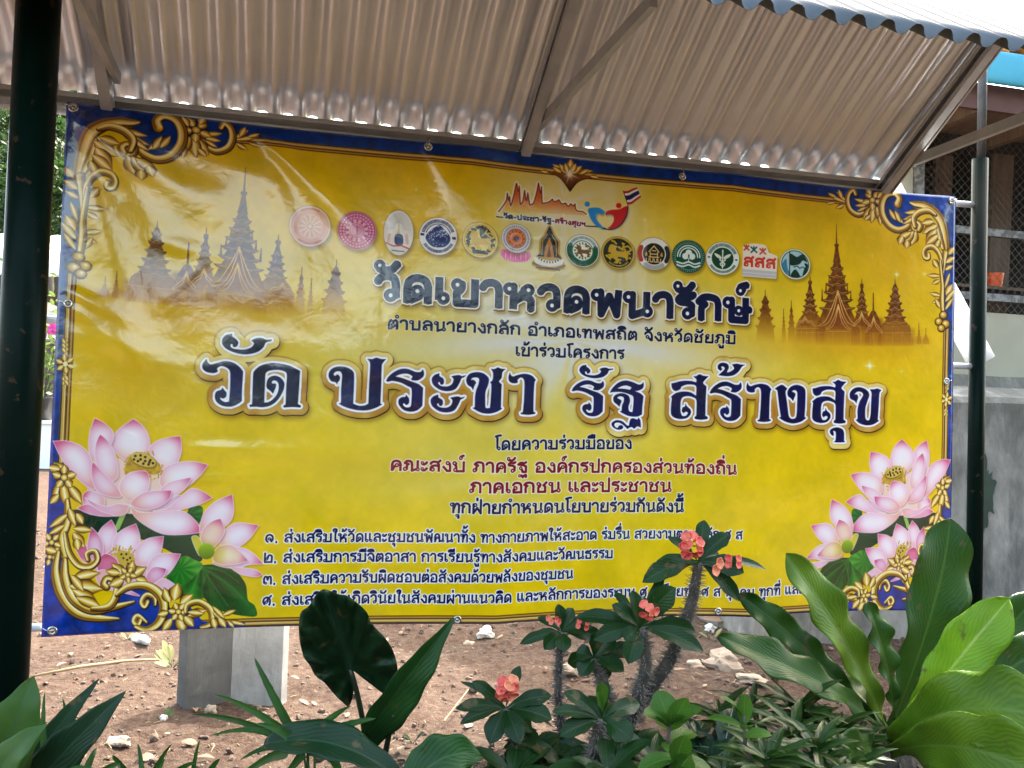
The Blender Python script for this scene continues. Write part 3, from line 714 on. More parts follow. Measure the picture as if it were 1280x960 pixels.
def headline():
    c = 1
    A, B, Cc, D, E, F = (240, 410), (390, 430), (530, 430), (690, 440), (820, 440), (960, 450)
    han = [(310,100),(345,65,c),(405,55,c),(402,80),(430,100),(462,140),(450,180),(415,188),(408,160),(388,160),(388,188),(420,207),(520,216),(590,195),(622,155),(595,120,c),(645,100),(700,98),(740,115),(800,112,c),(795,128),(740,142),(715,190),(650,240),(540,262),(430,245),(345,205),(305,155)]
    wo = [(148,312,c),(128,330),(105,370),(112,412),(150,440),(215,452),(257,435),(252,405),(290,380),(340,392),(378,425),(385,480),(380,640),(370,740,c),(330,745),(290,722),(282,700),(312,708),(340,690),(345,650),(325,625),(305,598,c),(293,620),(245,640),(230,690),(245,740),(300,780),(380,792),(450,770),(498,735,c),(502,600),(512,437,c),(480,395),(420,350),(340,332),(270,345),(190,365),(158,345)]
    do = [(575,772,c),(600,765),(607,600),(612,470),(622,432),(680,380),(780,352),(880,355),(980,380),(1080,430,c),(1070,600),(1058,765,c),(1090,783,c),(1082,800,c),(1000,795),(920,800,c),(910,785,c),(937,768,c),(942,600),(947,455),(900,425),(830,418),(760,432),(735,460),(728,600),(722,750,c),(765,745),(805,720),(850,665),(868,600),(860,548),(830,525),(800,535),(802,556),(838,560),(836,600),(822,630),(810,660,c),(788,635),(752,605),(746,560),(765,505),(820,478),(880,495),(920,545),(918,610),(880,690),(830,750),(770,785),(700,797),(640,792),(580,795,c)]
    po = [(250,408,c),(235,385),(190,370),(165,320),(180,265),(230,232),(300,225),(370,245),(415,290),(418,400),(410,600,c),(460,620),(520,620),(562,600,c),(570,400),(578,190),(550,148,c),(600,150),(640,137),(690,150),(738,150,c),(712,180),(695,210),(690,400),(682,600,c),(702,605,c),(640,640),(560,665),(470,668),(380,650),(310,625),(265,598,c),(287,590),(290,450),(300,310),(280,275),(240,275),(213,300),(230,320),(252,305),(275,325),(275,360),(255,385)]
    ro = [(738,372,c),(760,330),(810,285),(880,252),(950,250),(1030,280),(1080,280),(1103,253,c),(1115,290),(1105,330),(1050,365),(988,358),(1000,325),(950,298),(880,303),(828,325,c),(900,342),(980,372),(1060,402),(1107,440,c),(1100,620,c),(1050,665),(980,680),(910,660),(865,605),(865,560),(895,535),(930,530),(935,508,c),(965,545),(967,590),(942,612),(915,595),(908,612),(935,636),(978,632),(990,600),(992,450),(950,420),(880,385),(800,370),(755,378)]
    a1 = [(150,293,c),(150,320),(190,350),(192,395),(165,408),(150,380),(136,395),(165,420),(230,425),(275,400),(290,352),(268,325,c),(310,315),(350,312),(372,322),(415,313,c),(395,332),(370,345),(350,390),(310,450),(240,472),(160,460),(90,410),(73,350),(100,312)]
    cho = [(485,462,c),(470,435),(430,405),(418,350),(450,300),(520,282),(590,295),(642,345),(635,410),(610,480),(608,600),(615,640),(655,640,c),(665,520),(668,402),(655,385,c),(680,360),(685,290),(663,248,c),(700,250),(735,235),(770,248),(810,250,c),(780,282),(770,340),(745,375),(772,405,c),(768,500),(765,640,c),(780,645,c),(720,680),(640,697),(560,685),(478,640,c),(502,633),(505,540),(515,470),(540,400),(545,350),(520,335),(480,340),(465,360),(490,360),(515,385),(500,415)]
    aa = [(855,283,c),(840,330),(850,375),(890,393),(932,385),(930,360),(960,335),(990,350),(1000,400),(995,560),(985,682,c),(962,690,c),(968,703,c),(1040,710),(1102,701,c),(1112,690,c),(1090,678,c),(1092,500),(1100,380),(1112,360,c),(1070,315),(1000,298),(930,310),(888,325),(865,312)]
    th1 = [(573,408,c),(600,360),(660,305),(730,285),(800,300),(860,325),(890,320),(907,298,c),(912,340),(895,370),(840,390),(778,382),(790,355),(740,335),(690,343),(648,365,c),(730,370),(820,390),(880,415),(912,445,c),(902,540),(897,628,c),(850,650),(770,645),(710,620),(673,598,c),(692,590),(697,540),(715,490),(710,455),(675,443),(648,460),(665,470),(690,490),(680,525),(670,552,c),(650,530),(615,500),(610,455),(640,425),(700,413),(760,438),(777,490),(762,550),(770,595),(802,605,c),(808,560),(810,450),(760,420),(680,400),(600,402)]
    th2 = [(640,778),(600,752),(593,715),(640,687),(700,698),(745,738),(765,745,c),(780,680),(810,667),(850,680),(862,660,c),(882,690),(887,762,c),(850,750),(820,772),(790,755),(750,777,c),(715,740),(670,712),(627,716),(622,745),(650,765),(668,740),(700,740),(707,765),(680,782)]
    so = [(150,313,c),(180,308),(250,290),(340,288),(398,303,c),(402,275),(368,243,c),(400,240),(430,222),(470,237),(524,243,c),(490,275),(468,310),(502,345,c),(495,500),(492,638,c),(517,655,c),(512,673,c),(450,681),(388,673,c),(383,655,c),(402,638,c),(405,500),(392,465),(330,442),(270,452),(248,490),(245,590),(262,640),(300,640),(318,610),(295,600),(275,613),(257,590),(268,555),(290,545),(293,513,c),(310,545),(345,580),(347,620),(310,662),(240,674),(175,655),(150,620),(152,520),(158,462),(146,450,c),(200,410),(270,395),(340,402),(400,438,c),(402,355),(385,330),(310,325),(255,345),(240,372),(195,390),(160,365)]
    tho = [(618,232,c),(660,195),(682,165),(665,145),(645,150),(655,170),(640,187),(613,165),(618,125),(660,107),(707,120),(722,155),(705,202),(740,195),(775,165),(753,125,c),(800,117),(840,125),(884,126,c),(850,150),(820,195),(770,232),(700,242)]
    ngo = [(57,287,c),(100,258),(135,248),(182,285,c),(165,315),(180,420),(200,560),(225,590),(265,582),(277,540),(282,400),(280,322),(255,300),(227,315),(250,325),(264,345),(252,380),(240,412,c),(220,385),(190,360),(186,310),(220,265),(280,248),(340,270),(362,310),(362,450),(355,573,c),(374,580,c),(320,620),(240,637),(160,615),(102,578,c),(122,570,c),(105,470),(90,350),(82,305)]
    uu = [(640,767,c),(613,745),(606,710),(640,684),(690,679),(737,705),(747,760),(745,812,c),(758,826,c),(700,831),(642,826,c),(660,810),(665,750),(660,720),(638,716),(645,740)]
    kho = [(868,438,c),(850,410),(808,385),(803,330),(840,285),(900,271),(965,295),(997,345),(980,410),(960,480),(960,580),(975,605),(1000,600),(1012,540),(1018,400),(1020,330),(1003,293,c),(1050,291),(1075,284),(1120,300,c),(1100,330),(1095,450),(1085,603,c),(1100,610,c),(1040,647),(970,657),(900,637),(860,600,c),(880,593),(880,500),(900,420),(935,352),(920,322),(880,316),(850,342),(875,345),(887,375),(877,405)]
    polys = []

    def put(o, pts, src=None, dst=None):
        if dst:
            sx = (dst[2]-dst[0])/(src[2]-src[0]); sy = (dst[3]-dst[1])/(src[3]-src[1])
            pts = [(dst[0]+(p[0]-src[0])*sx, dst[1]+(p[1]-src[1])*sy) + tuple(p[2:]) for p in pts]
        polys.append(pos(T(crv(pts), o, 8.0)))
    put(A, han); put(A, wo); put(A, do); put(B, po); put(B, ro); put(Cc, a1)
    put(Cc, [(p[0]-10, p[1]+214) + tuple(p[2:]) for p in a1]); put(Cc, cho); put(Cc, aa)
    put(D, ro, (738, 250, 1115, 680), (190, 285, 514, 648)); put(D, han, (303, 55, 800, 262), (268, 127, 606, 262))
    put(D, th1); put(D, th2); put(E, so); put(E, ro, (738, 250, 1115, 680), (534, 298, 850, 692)); put(E, tho)
    put(E, aa, (840, 283, 1112, 710), (896, 303, 1145, 700)); put(F, ngo); put(F, so, (146, 222, 524, 681), (428, 197, 770, 640)); put(F, uu); put(F, kho)
    allp = np.concatenate(polys)
    R = 30
    x0, y0 = (allp.min(0) - R - 22).astype(int); x1, y1 = (allp.max(0) + R + 30).astype(int)
    m = np.zeros((y1-y0, x1-x0))
    for p in polys:
        a, b, k = cover([p]); m[b-y0:b-y0+k.shape[0], a-x0:a-x0+k.shape[1]] = np.maximum(m[b-y0:b-y0+k.shape[0], a-x0:a-x0+k.shape[1]], k)
    d = edt(m, R)
    sh = lambda q, dx, dy: np.roll(np.roll(q, dy, 0), dx, 1)
    ss = lambda w, dd=d: np.clip(w - dd + .5, 0, 1)
    lay(x0, y0, blur(sh(ss(21), 5, 9), 7), hexc(96, 54, 6), .55)
    lay(x0, y0, sh(ss(20), 2, 4), hexc(36, 20, 10), .95)
    lay(x0, y0, sh(ss(20), -1, -1), hexc(150, 104, 40), .5)
    n = noise2(*d.shape, 26, 21); H = d.shape[0]
    yy = np.linspace(0, 1, H)[:, None]
    k = np.clip(.5 + .5*np.sin(yy*9.5 - .9) + .5*(n-.5), 0, 1)[..., None]
    gold = hexc(240, 212, 116)*k + hexc(178, 118, 28)*(1-k)
    lay(x0, y0, sh(ss(19), 1, 2), gold)
    lay(x0, y0, ss(16), gold*.7 + hexc(255, 246, 206)*.3, .3)
    lay(x0, y0, ss(7.4), hexc(120, 100, 130), .5)
    lay(x0, y0, ss(6.4), hexc(250, 248, 252))
    nav = hexc(6, 6, 52) + hexc(8, 10, 40)*(noise2(*d.shape, 40, 3)[..., None])
    lay(x0, y0, m, nav)


def title_lines():
    s = 'วัดเขาหวดพนารักษ์'
    a, b, h = (467.5, 376), (938, 404), 35
    sp = text_polys(s, a, b, h, .235, 11)
    paint([p + (5, 9) for p in sp], hexc(110, 70, 10), .55, 5)
    paint([p + (1.5, 3.) for p in text_polys(s, a, b, h, .235, 10.)], hexc(120, 84, 24))
    paint(text_polys(s, a, b, h, .235, 9.), hexc(240, 214, 140))
    paint(text_polys(s, a, b, h, .235, 5.5), hexc(250, 248, 250))
    p, hl = text_polys(s, a, b, h, .235, 0., want_holes=True); paint(p, NAVY); paint(hl, hexc(250, 248, 250))
    pale = hexc(240, 236, 226)
    text('ตำบลนายางกลัก อำเภอเทพสถิต จังหวัดชัยภูมิ', (483, 411.5), (919, 430.5), 13, NAVY, .18, pale, 3.)
    text('เข้าร่วมโครงการ', (643, 445), (780, 449), 12.4, NAVY, .18, pale, 3.)
    text('โดยความร่วมมือของ', (618, 563), (790, 562.5), 13, NAVY, .18, pale, 4.)
    RED = hexc(128, 10, 34)
    text('คณะสงฆ์ ภาครัฐ องค์กรปกครองส่วนท้องถิ่น', (487, 590), (921, 594), 14.2, RED, .18, hexc(246, 236, 220), 5.)
    text('ภาคเอกชน และประชาชน', (586, 617), (840, 617), 14.2, RED, .18, hexc(246, 236, 220), 5.)
    text('ทุกฝ่ายกำหนดนโยบายร่วมกันดังนี้', (562, 642.5), (855, 642.5), 13.6, NAVY, .18, pale, 5.)
    for t, p, q in (('๑. ส่งเสริมให้วัดและชุมชนพัฒนาทั้ง ทางกายภาพให้สะอาด ร่มรื่น สวยงามตามหลัก ๕ ส', (331, 682), (928, 675)),
                    ('๒. ส่งเสริมการมีจิตอาสา การเรียนรู้ทางสังคมและวัฒนธรรม', (329, 707.5), (766, 701)),
                    ('๓. ส่งเสริมความรับผิดชอบต่อสังคมด้วยพลังของชุมชน', (328, 735), (716, 726)),
                    ('๕. ส่งเสริมให้เกิดวินัยในสังคมผ่านแนวคิด และหลักการของระบบ ๕ ส โดยทำ ๕ ส ทุกคน ทุกที่ และทุกวัน', (327, 761.5), (1037, 744))):
        text(t, p, q, 12, NAVY, .17, WHITE, 5.5)


def logos():
    def L(px, py, r, ry=None):
        c = T([(px, py)])[0]; e = T([(px + r, py)])[0] - c; f_ = T([(px, py + (ry or r))])[0] - c
        return c, lambda p: c + np.asarray(p, float)[:, :1] * np.array([np.hypot(*e), 0]) + np.asarray(p, float)[:, 1:2] * np.array([0, np.hypot(*f_)]), np.hypot(*e)
    dk = lambda r=1., n=40, x=0, y=0, ry=None: disc((x, y), r, n, ry)

    def base(F, col, r=1.):
        paint(F(dk(r*1.03)) + (4, 7), hexc(90, 60, 10), .5, 4); paint(F(dk(r*1.03)), hexc(150, 110, 40)); paint(F(dk(r)), col)

    def rng_(F, r0, r1, col, a=1.): paint([F(q) for q in ring((0, 0), r0, r1)], col, a)

    def arc(F, r, a0, a1, w, col, n=24):
        t = np.linspace(a0, a1, n); q = F(np.c_[r*np.cos(t), r*np.sin(t)]); k = np.hypot(*(F([(1, 0)])[0] - F([(0, 0)])[0])); paint(tube2(q, w*k, nj=8), col)

    def ln(F, pts, w, col):
        k = np.hypot(*(F([(1, 0)])[0] - F([(0, 0)])[0])); paint(tube2(F(pts), w*k, nj=8), col)

    def dots(F, r, n, s, col, a0=0, a1=2*np.pi):
        for a in np.linspace(a0, a1, n, endpoint=False):
            w = min(s, abs(a1-a0)*r/n*.62) * rng.uniform(.75, 1.15)
            paint(F(np.array([(math.cos(a+da)*rr, math.sin(a+da)*rr) for da, rr in ((-w*.5/r, r-s*.7), (w*.5/r, r-s*.7), (w*.5/r, r+s*.7), (-w*.5/r, r+s*.7))])), col)

    def pl(F, pts, col, smooth=True): paint(pos(F(crv(pts) if smooth else pts)), col)
    # 1 pale rose wheel
    c, F, k = L(387.5, 281, 25.5); base(F, hexc(232, 168, 150)); rng_(F, .93, 1, hexc(246, 220, 200))
    for i in range(12):
        a = i*np.pi/6; ln(F, [(.18*math.cos(a), .18*math.sin(a)), (.58*math.cos(a), .58*math.sin(a))], .07, hexc(246, 214, 190))
    rng_(F, .56, .62, hexc(236, 190, 170)); rng_(F, .8, .84, hexc(238, 190, 170)); paint(F(dk(.1)), hexc(250, 236, 214)); arc(F, .86, .9, 2.2, .12, hexc(206, 110, 90)); arc(F, .86, 4.2, 5.2, .1, hexc(206, 120, 100))
    # 2 magenta wheel
    c, F, k = L(446, 287, 24); base(F, hexc(236, 190, 214))
    for r0, r1 in ((.9, .97), (.74, .79), (.6, .64), (.34, .38)): rng_(F, r0, r1, hexc(196, 50, 120))
    dots(F, .84, 34, .07, hexc(204, 70, 134)); dots(F, .69, 26, .07, hexc(210, 90, 150)); dots(F, .5, 12, .12, hexc(206, 60, 124)); paint(F(dk(.3)), hexc(222, 120, 166)); ln(F, [(0, -.2), (0, .2)], .06, hexc(110, 30, 80))
    # 3 pale oval with stupa and rays
    c, F, k = L(498, 290, 18.5, 28.5); base(F, hexc(240, 232, 226))
    for i in range(26):
        a = -np.pi*(.02 + .96*i/25); ln(F, [(.3*math.cos(a), -.15 + .3*math.sin(a)), (.82*math.cos(a), -.1 + .8*math.sin(a))], .035, hexc(196, 190, 200))
    pl(F, [(-.16, .15), (-.06, -.1), (0, -.6), (.06, -.1), (.16, .15)], hexc(206, 190, 150)); pl(F, [(-.2, .1), (.25, .1), (.3, .5), (-.2, .5)], hexc(40, 44, 110)); ln(F, [(-.8, .48), (-.3, .6), (.2, .55), (.8, .7)], .1, hexc(200, 70, 70)); ln(F, [(-.4, .8), (.4, .82)], .08, hexc(120, 120, 140))
    for x in (-.6, .55): ln(F, [(x, .1), (x*1.1, .45)], .2, hexc(226, 180, 170))
    # 4 navy mountain seal
    c, F, k = L(547.5, 295, 23.5); base(F, hexc(242, 240, 246)); dots(F, .82, 30, .12, NAVY, 3.4, 6.0); dots(F, .82, 22, .11, NAVY, .5, 2.65); dots(F, .84, 2, .14, NAVY, 0.06, 6.34)
    pl(F, [(-.64, .0), (-.4, -.3), (-.12, -.52), (.06, -.6), (.3, -.4), (.62, -.04), (.6, .3), (.3, .56), (-.3, .56), (-.62, .25)], hexc(30, 44, 120))
    for i in range(44):
        a = rng.uniform(0, 6.28); r = .52*math.sqrt(rng.random()); x, y = r*math.cos(a), r*math.sin(a); ln(F, [(x, y), (x + rng.uniform(-.1, .1), y + rng.uniform(-.08, .08))], .035, hexc(226, 226, 240))
    arc(F, .66, 3.4, 6.0, .035, NAVY)

    def lion(F, col, flip=1.):
        b = [(-.55, -.35), (-.42, -.5), (-.25, -.48), (-.14, -.36), (-.1, -.14), (.2, -.1), (.5, -.16), (.62, .05), (.6, .3), (.68, .5), (.5, .55), (.42, .3), (.1, .24), (-.05, .3), (.1, .52), (-.1, .58), (-.22, .36), (-.4, .34), (-.5, .5), (-.66, .46), (-.5, .2), (-.46, -.06), (-.6, -.14)]
        pl(F, b, col); ln(F, crv([(.55, -.1), (.78, -.24), (.6, -.44), (.3, -.4), (.36, -.6)], False), .09, col)
    # 5 yellow seal with black lion figure
    c, F, k = L(600, 300, 22); base(F, hexc(240, 214, 110)); rng_(F, .86, .9, hexc(204, 170, 50)); blk = hexc(30, 24, 16)
    for i in range(30):
        a = i*2*np.pi/30 + rng.uniform(-.1, .1); r = rng.uniform(.62, .76)
        pl(F, [(r*math.cos(a)+dx, r*math.sin(a)+dy) for dx, dy in ((-.12, 0), (0, -.09), (.12, .02), (.02, .1))], blk)
    pl(F, [(.0, -.75), (.4, -.7), (.7, -.3), (.6, .0), (.1, -.1), (-.05, -.4)], blk); lion(F, hexc(222, 184, 40)); ln(F, crv([(.1, -.25), (.3, -.4), (.5, -.25), (.62, -.2)], False), .07, hexc(222, 190, 60))
    ln(F, [(-.35, .72), (.4, .72)], .14, blk)
    # 6 orange wheel over pink lotus
    c, F, k = L(645, 297, 18); paint(F(crv([(-.9, .85), (.9, .85), (1.05, 1.2), (.8, 1.5), (.3, 1.65), (-.3, 1.65), (-.8, 1.5), (-1.05, 1.2)])), hexc(236, 120, 180))
    for x in (-.7, -.35, 0, .35, .7): pl(F, [(x-.2, 1.15), (x, .9), (x+.2, 1.15), (x+.1, 1.5), (x-.1, 1.5)], hexc(226, 80, 160)); ln(F, [(x, 1.0), (x, 1.5)], .05, hexc(250, 190, 220))
    base(F, hexc(222, 220, 230)); dots(F, .84, 40, .09, hexc(120, 116, 140)); rng_(F, .66, .7, hexc(90, 80, 90)); paint(F(dk(.66)), hexc(214, 110, 50)); rng_(F, .34, .4, hexc(240, 170, 90)); dots(F, .52, 12, .1, hexc(150, 60, 30)); paint(F(dk(.18)), hexc(60, 20, 60))
    # 7 black and gold shrine
    c, F, k = L(686, 307, 22)
    pl(F, [(-.85, .8), (-.6, .5), (-.55, -.4), (-.3, -.75), (0, -1.4), (.3, -.75), (.62, -.4), (.6, .4), (.85, .75), (.9, 1.2), (.3, 1.42), (-.5, 1.4), (-.95, 1.15)], hexc(190, 150, 60), False)
    pl(F, [(-.7, .6), (-.48, .4), (-.44, -.36), (-.2, -.7), (0, -1.2), (.22, -.7), (.5, -.36), (.48, .36), (.7, .6)], hexc(26, 20, 16), False)
    pl(F, [(-.3, .6), (-.18, -.1), (0, -.55), (.18, -.1), (.3, .6)], hexc(196, 130, 40), False); pl(F, [(-.12, .6), (0, -.1), (.12, .6)], hexc(110, 54, 20), False)
    for x in (-.42, .42): ln(F, [(x, .5), (x*.9, -.3), (x*.3, -.7)], .06, hexc(196, 150, 60))
    pl(F, [(-.8, .66), (0, .82), (.8, .66), (.7, 1.0), (0, 1.14), (-.72, 1.0)], hexc(236, 232, 226)); dots(F, .9, 9, .08, hexc(60, 50, 60), .8, 2.4); ln(F, [(-.9, 1.0), (-.4, 1.24), (.4, 1.24), (.9, 1.02)], .1, hexc(120, 80, 20)); ln(F, [(-.7, 1.25), (.6, 1.3)], .08, hexc(90, 54, 16))
    # 8 green crescent seal
    c, F, k = L(727.5, 312, 20.5); base(F, hexc(238, 240, 238)); arc(F, .8, -.25, 3.5, .3, hexc(10, 84, 54)); dots(F, .82, 24, .12, hexc(80, 130, 150), 3.5, 6.05); rng_(F, .6, .64, hexc(20, 80, 60)); paint(F(dk(.56)), hexc(246, 246, 244))
    G8 = lambda p: F(np.asarray(p, float)*.66); dots(F, .46, 16, .1, hexc(90, 120, 60)); lion(G8, hexc(120, 80, 24))
    # 9 dark gold lion seal
    c, F, k = L(772, 314.5, 20.5); base(F, hexc(206, 170, 50)); paint(F(dk(.9)), hexc(34, 30, 18)); 
    for i in range(40):
        a = rng.uniform(0, 6.28); r = rng.uniform(.3, .84); pl(F, [(r*math.cos(a)+dx, r*math.sin(a)+dy) for dx, dy in ((-.09, 0), (0, -.07), (.09, .02), (.02, .08))], hexc(200, 162, 40))
    lion(F, hexc(206, 166, 36)); arc(F, .8, .6, 2.5, .22, hexc(22, 20, 16)); dots(F, .8, 14, .07, hexc(226, 190, 90), .75, 2.4)
    # 10 black house seal, red white grey ring
    c, F, k = L(816.5, 316, 20.5); base(F, hexc(238, 236, 240)); arc(F, .85, 2.65, 3.6, .26, hexc(186, 50, 34)); arc(F, .85, -.5, .5, .26, hexc(34, 30, 34)); arc(F, .85, .9, 2.2, .26, hexc(170, 172, 176)); paint(F(dk(.66)), hexc(26, 22, 20)); g = hexc(222, 186, 120)
    for q in ([(-.3, -.12), (0, -.5), (.3, -.12)], [(-.22, -.1), (-.22, .22)], [(.22, -.1), (.22, .22)], [(-.3, .2), (.3, .2)], [(-.22, .02), (.22, .02)], [(-.1, -.2), (.1, -.2)]): ln(F, q, .07, g)
    for x in (-.46, .46): pl(F, [(x-.08, .1), (x, -.12), (x+.08, .1), (x, .16)], hexc(222, 150, 60))
    for i, x in enumerate((-.36, -.12, .12, .34)): ln(F, [(x-.1, .3), (x-.08, .5), (x+.06, .5), (x+.07, .3)], .06, g)
    # 11 green tree and water seal
    c, F, k = L(860, 320, 20.5); base(F, hexc(14, 70, 62)); w = hexc(230, 240, 238)
    rng_(F, .8, .84, hexc(120, 170, 160)); dots(F, .91, 46, .05, hexc(130, 180, 168))
    for r in (.68, .54): arc(F, r, 3.1, 6.32, .07, w)
    for x, y, r in ((-.2, -.02, .2), (.2, -.02, .2), (0, -.24, .2)): paint(F(dk(r, 20, x, y)), w)
    ln(F, [(0, -.1), (0, .3)], .08, hexc(14, 70, 62)); ln(F, [(0, .1), (0, .3)], .05, w)
    for y in (.36, .54): ln(F, crv([(-.7, y), (-.35, y+.08), (0, y-.04), (.35, y+.08), (.68, y-.02)], False), .09, w)
    # 12 white ring, green disc, winged staff
    c, F, k = L(902.5, 323, 20.5); base(F, hexc(236, 240, 240)); dots(F, .83, 26, .14, hexc(20, 80, 70), 3.5, 5.95); dots(F, .83, 26, .11, hexc(20, 80, 70), .5, 2.65); dots(F, .83, 2, .1, hexc(20, 90, 76), 0.05, 6.33); paint(F(dk(.66)), hexc(12, 66, 48)); w = hexc(226, 232, 226)
    ln(F, [(0, -.36), (0, .58)], .08, w); pl(F, [(-.06, -.4), (0, -.56), (.06, -.4)], w); 
    for sx in (-1, 1): pl(F, [(sx*.04, -.02), (sx*.2, -.2), (sx*.5, -.3), (sx*.42, -.12), (sx*.2, .02)], w); ln(F, crv([(0, .5), (sx*.14, .34), (0, .2), (sx*.16, .1), (sx*.1, -.02)], False), .07, w)
    # 13 red letters on white sticker
    f0 = lambda p: T(p, (790, 280), 5.447)
    q = f0(crv([(750, 150, 1), (800, 132), (900, 140), (925, 190, 1), (985, 215, 1), (975, 370, 1), (745, 355, 1)])); paint(q + (4, 6), hexc(90, 60, 10), .5, 4); paint(pos(q), hexc(244, 232, 222))
    for x, y, cc, sx in ((775, 160, (190, 70, 50), 1), (825, 172, (20, 90, 100), 1.2), (885, 182, (196, 80, 60), 1.2)):
        for a, b in (((-16, -14), (16, 16)), ((-16, 16), (16, -14)), ((0, -16), (0, 0))): paint(tube2(f0([(x+a[0]*sx, y+a[1]*sx), (x+b[0]*sx, y+b[1]*sx)]), 5, nj=6), hexc(*cc))
    text('สสส', (790 + 750/5.447, 280 + 288/5.447), (790 + 975/5.447, 280 + 303/5.447), 12.5, hexc(206, 60, 44), .2)
    for a, b in (((750, 316), (970, 330)), ((750, 340), (970, 354))): paint(tube2(f0([a, b]), 9), hexc(196, 196, 206))
    # 14 green flag landscape
    c, F, k = L(993, 329, 19); base(F, hexc(226, 236, 228)); paint(F(dk(.92)), hexc(40, 70, 56)); paint(F(dk(.86)), hexc(176, 210, 224)); dg = hexc(16, 52, 40)
    pl(F, [(-.86, .1), (-.6, -.3), (-.5, .3), (-.3, .75), (-.7, .5)], hexc(60, 130, 170)); pl(F, [(-.34, -.66), (.1, -.5), (.5, -.7), (.8, -.2), (.5, -.3), (.3, -.05), (-.1, .1), (-.34, .05)], dg); ln(F, [(-.38, -.8), (-.36, .8)], .06, dg)
    pl(F, [(-.3, .8), (0, .34), (.34, .78), (0, .86)], dg); ln(F, crv([(-.1, .2), (.15, .12), (.3, .24), (.5, .14), (.7, .3)], False), .07, hexc(60, 90, 76)); pl(F, [(.5, .7), (.62, .2), (.74, .1), (.86, .3), (.7, .6)], dg); pl(F, [(.6, -.1), (.8, -.1), (.88, .14), (.7, .1)], dg)


def top_mark():
    o, s = (610, 190), 6.095; f = lambda p: T(p, o, s)
    red = hexc(200, 60, 40); oran = hexc(214, 120, 20)
    sk = [(80, 450, 1), (110, 410), (140, 360), (148, 305, 1), (158, 360), (166, 330, 1), (172, 400), (195, 330), (215, 240), (220, 228, 1), (232, 290), (240, 250, 1), (246, 390, 1), (264, 370), (280, 280, 1), (292, 360), (304, 300, 1), (318, 392, 1), (345, 380), (370, 300), (386, 222, 1), (400, 300), (408, 250, 1), (412, 380, 1), (460, 370), (490, 345, 1), (505, 365), (540, 350, 1), (560, 380), (590, 375, 1), (610, 400), (630, 380, 1), (650, 395), (662, 380, 1), (672, 430), (720, 440), (748, 460, 1)]
    top = crv(sk, False, 5)
    q = np.r_[f(top), f([(748, 470), (420, 455), (80, 455)])]
    y0, y1 = f([(300, 230)])[0, 1], f([(300, 450)])[0, 1]
    paint(tube2(f(top), 12), hexc(244, 240, 236), .8)
    paint(pos(q), lambda X, Y, m: (red + (oran - red)*np.clip((Y-y0)/(y1-y0)*1.1, 0, 1)[..., None], np.clip(1.15 - np.clip((Y-y0)/(y1-y0), 0, 1)**2, 0, 1)))
    paint(tube2(f(top), 3.2), hexc(120, 40, 20))
    paint(pos(f([(60, 462), (740, 520), (740, 560), (60, 500)])), hexc(244, 244, 246), .6, 5)
    t = lambda x, y: (610 + x/6.095, 190 + y/6.095)
    text('วัด-ประชา-รัฐ', t(118, 500), t(482, 528), 5.4, NAVY, .24, WHITE, 3)
    text('-สร้างสุขฯ', t(482, 528), t(742, 556), 5.4, hexc(120, 16, 40), .24, WHITE, 3)
    paint(tube2(f([(65, 488), (112, 492)]), 3), NAVY); paint(tube2(f([(745, 552), (850, 556), (895, 570)]), 3), NAVY)
    blue, rd = hexc(30, 140, 226), hexc(204, 24, 30)
    for col, pts in ((blue, [(762, 420), (800, 408), (850, 412), (890, 440, 1), (870, 462), (840, 452), (822, 466), (826, 500), (860, 545), (885, 570, 1), (840, 560), (790, 510), (768, 460)]),
                     (rd, [(896, 470, 1), (900, 440), (940, 425), (1000, 420), (1040, 400), (1068, 395, 1), (1060, 460), (1020, 530), (960, 570), (905, 570, 1), (940, 540), (958, 500), (950, 468), (920, 460)])):
        paint(pos(f(crv(pts))) + (3, 4), hexc(60, 60, 90), .4, 2); paint(pos(f(crv(pts))), col)
    paint(pos(f(disc((755, 382), 20))), blue); paint(pos(f(disc((996, 392), 21))), rd)
    paint(tube2(f(crv([(1066, 400), (1050, 480), (1000, 550), (930, 578), (870, 570)], False)), 3), NAVY)
    for a, b, col in ((0, 1, (180, 30, 44)), (1, 2, (240, 238, 242)), (2, 4, (30, 32, 90)), (4, 5, (240, 238, 242)), (5, 6, (180, 30, 44))):
        e = lambda k: [(1032 + k*5, 280 + k*17.5), (1065 + k*5, 278 + k*17), (1100 + k*4, 262 + k*16), (1136 + k*5, 250 + k*13)]
        paint(pos(f(np.r_[crv(e(a), False), crv(e(b), False)[::-1]])), hexc(*col))
    paint(tube2(f([(1032, 280), (1068, 396)]), 2.5), hexc(70, 30, 30))


def make_print():
    ground_of_print(); frame_lines()
    for m in (0, 1): temples(m)
    for m in (0, 1): corner_blue(m)
    for m in (0, 1): side_flower(m); top_corner(m); lotus(m); bottom_corner(m)
    crest(); logos(); top_mark(); title_lines(); headline()
    for px, py, r, a in ((1085, 457, 26, 1), (1119, 342, 20, .8), (1154, 342, 16, .6), (1089, 318, 12, .5), (1125, 464, 14, .5), (264, 273, 22, .5), (520, 236, 14, .6), (960, 330, 10, .4), (820, 452, 12, .3), (93, 457, 18, .7), (1188, 470, 14, .5)):
        star(T([(px, py)])[0], r, 4, a)
    return C
# ---------------------------------------------------------------- helpers
def ray(px, py):
    return (FWD + RT * ((px - 640) / F_PX) - UP * ((py - 480) / F_PX))


def W(px, py, t):
    """the point seen at a photograph pixel, t metres in front of the camera"""
    return Vector((0, 0, EYE)) + ray(px, py) * t


def Gd(px, py, z=0.0):
    r = ray(px, py); return Vector((0, 0, EYE)) + r * ((z - EYE) / r.z)


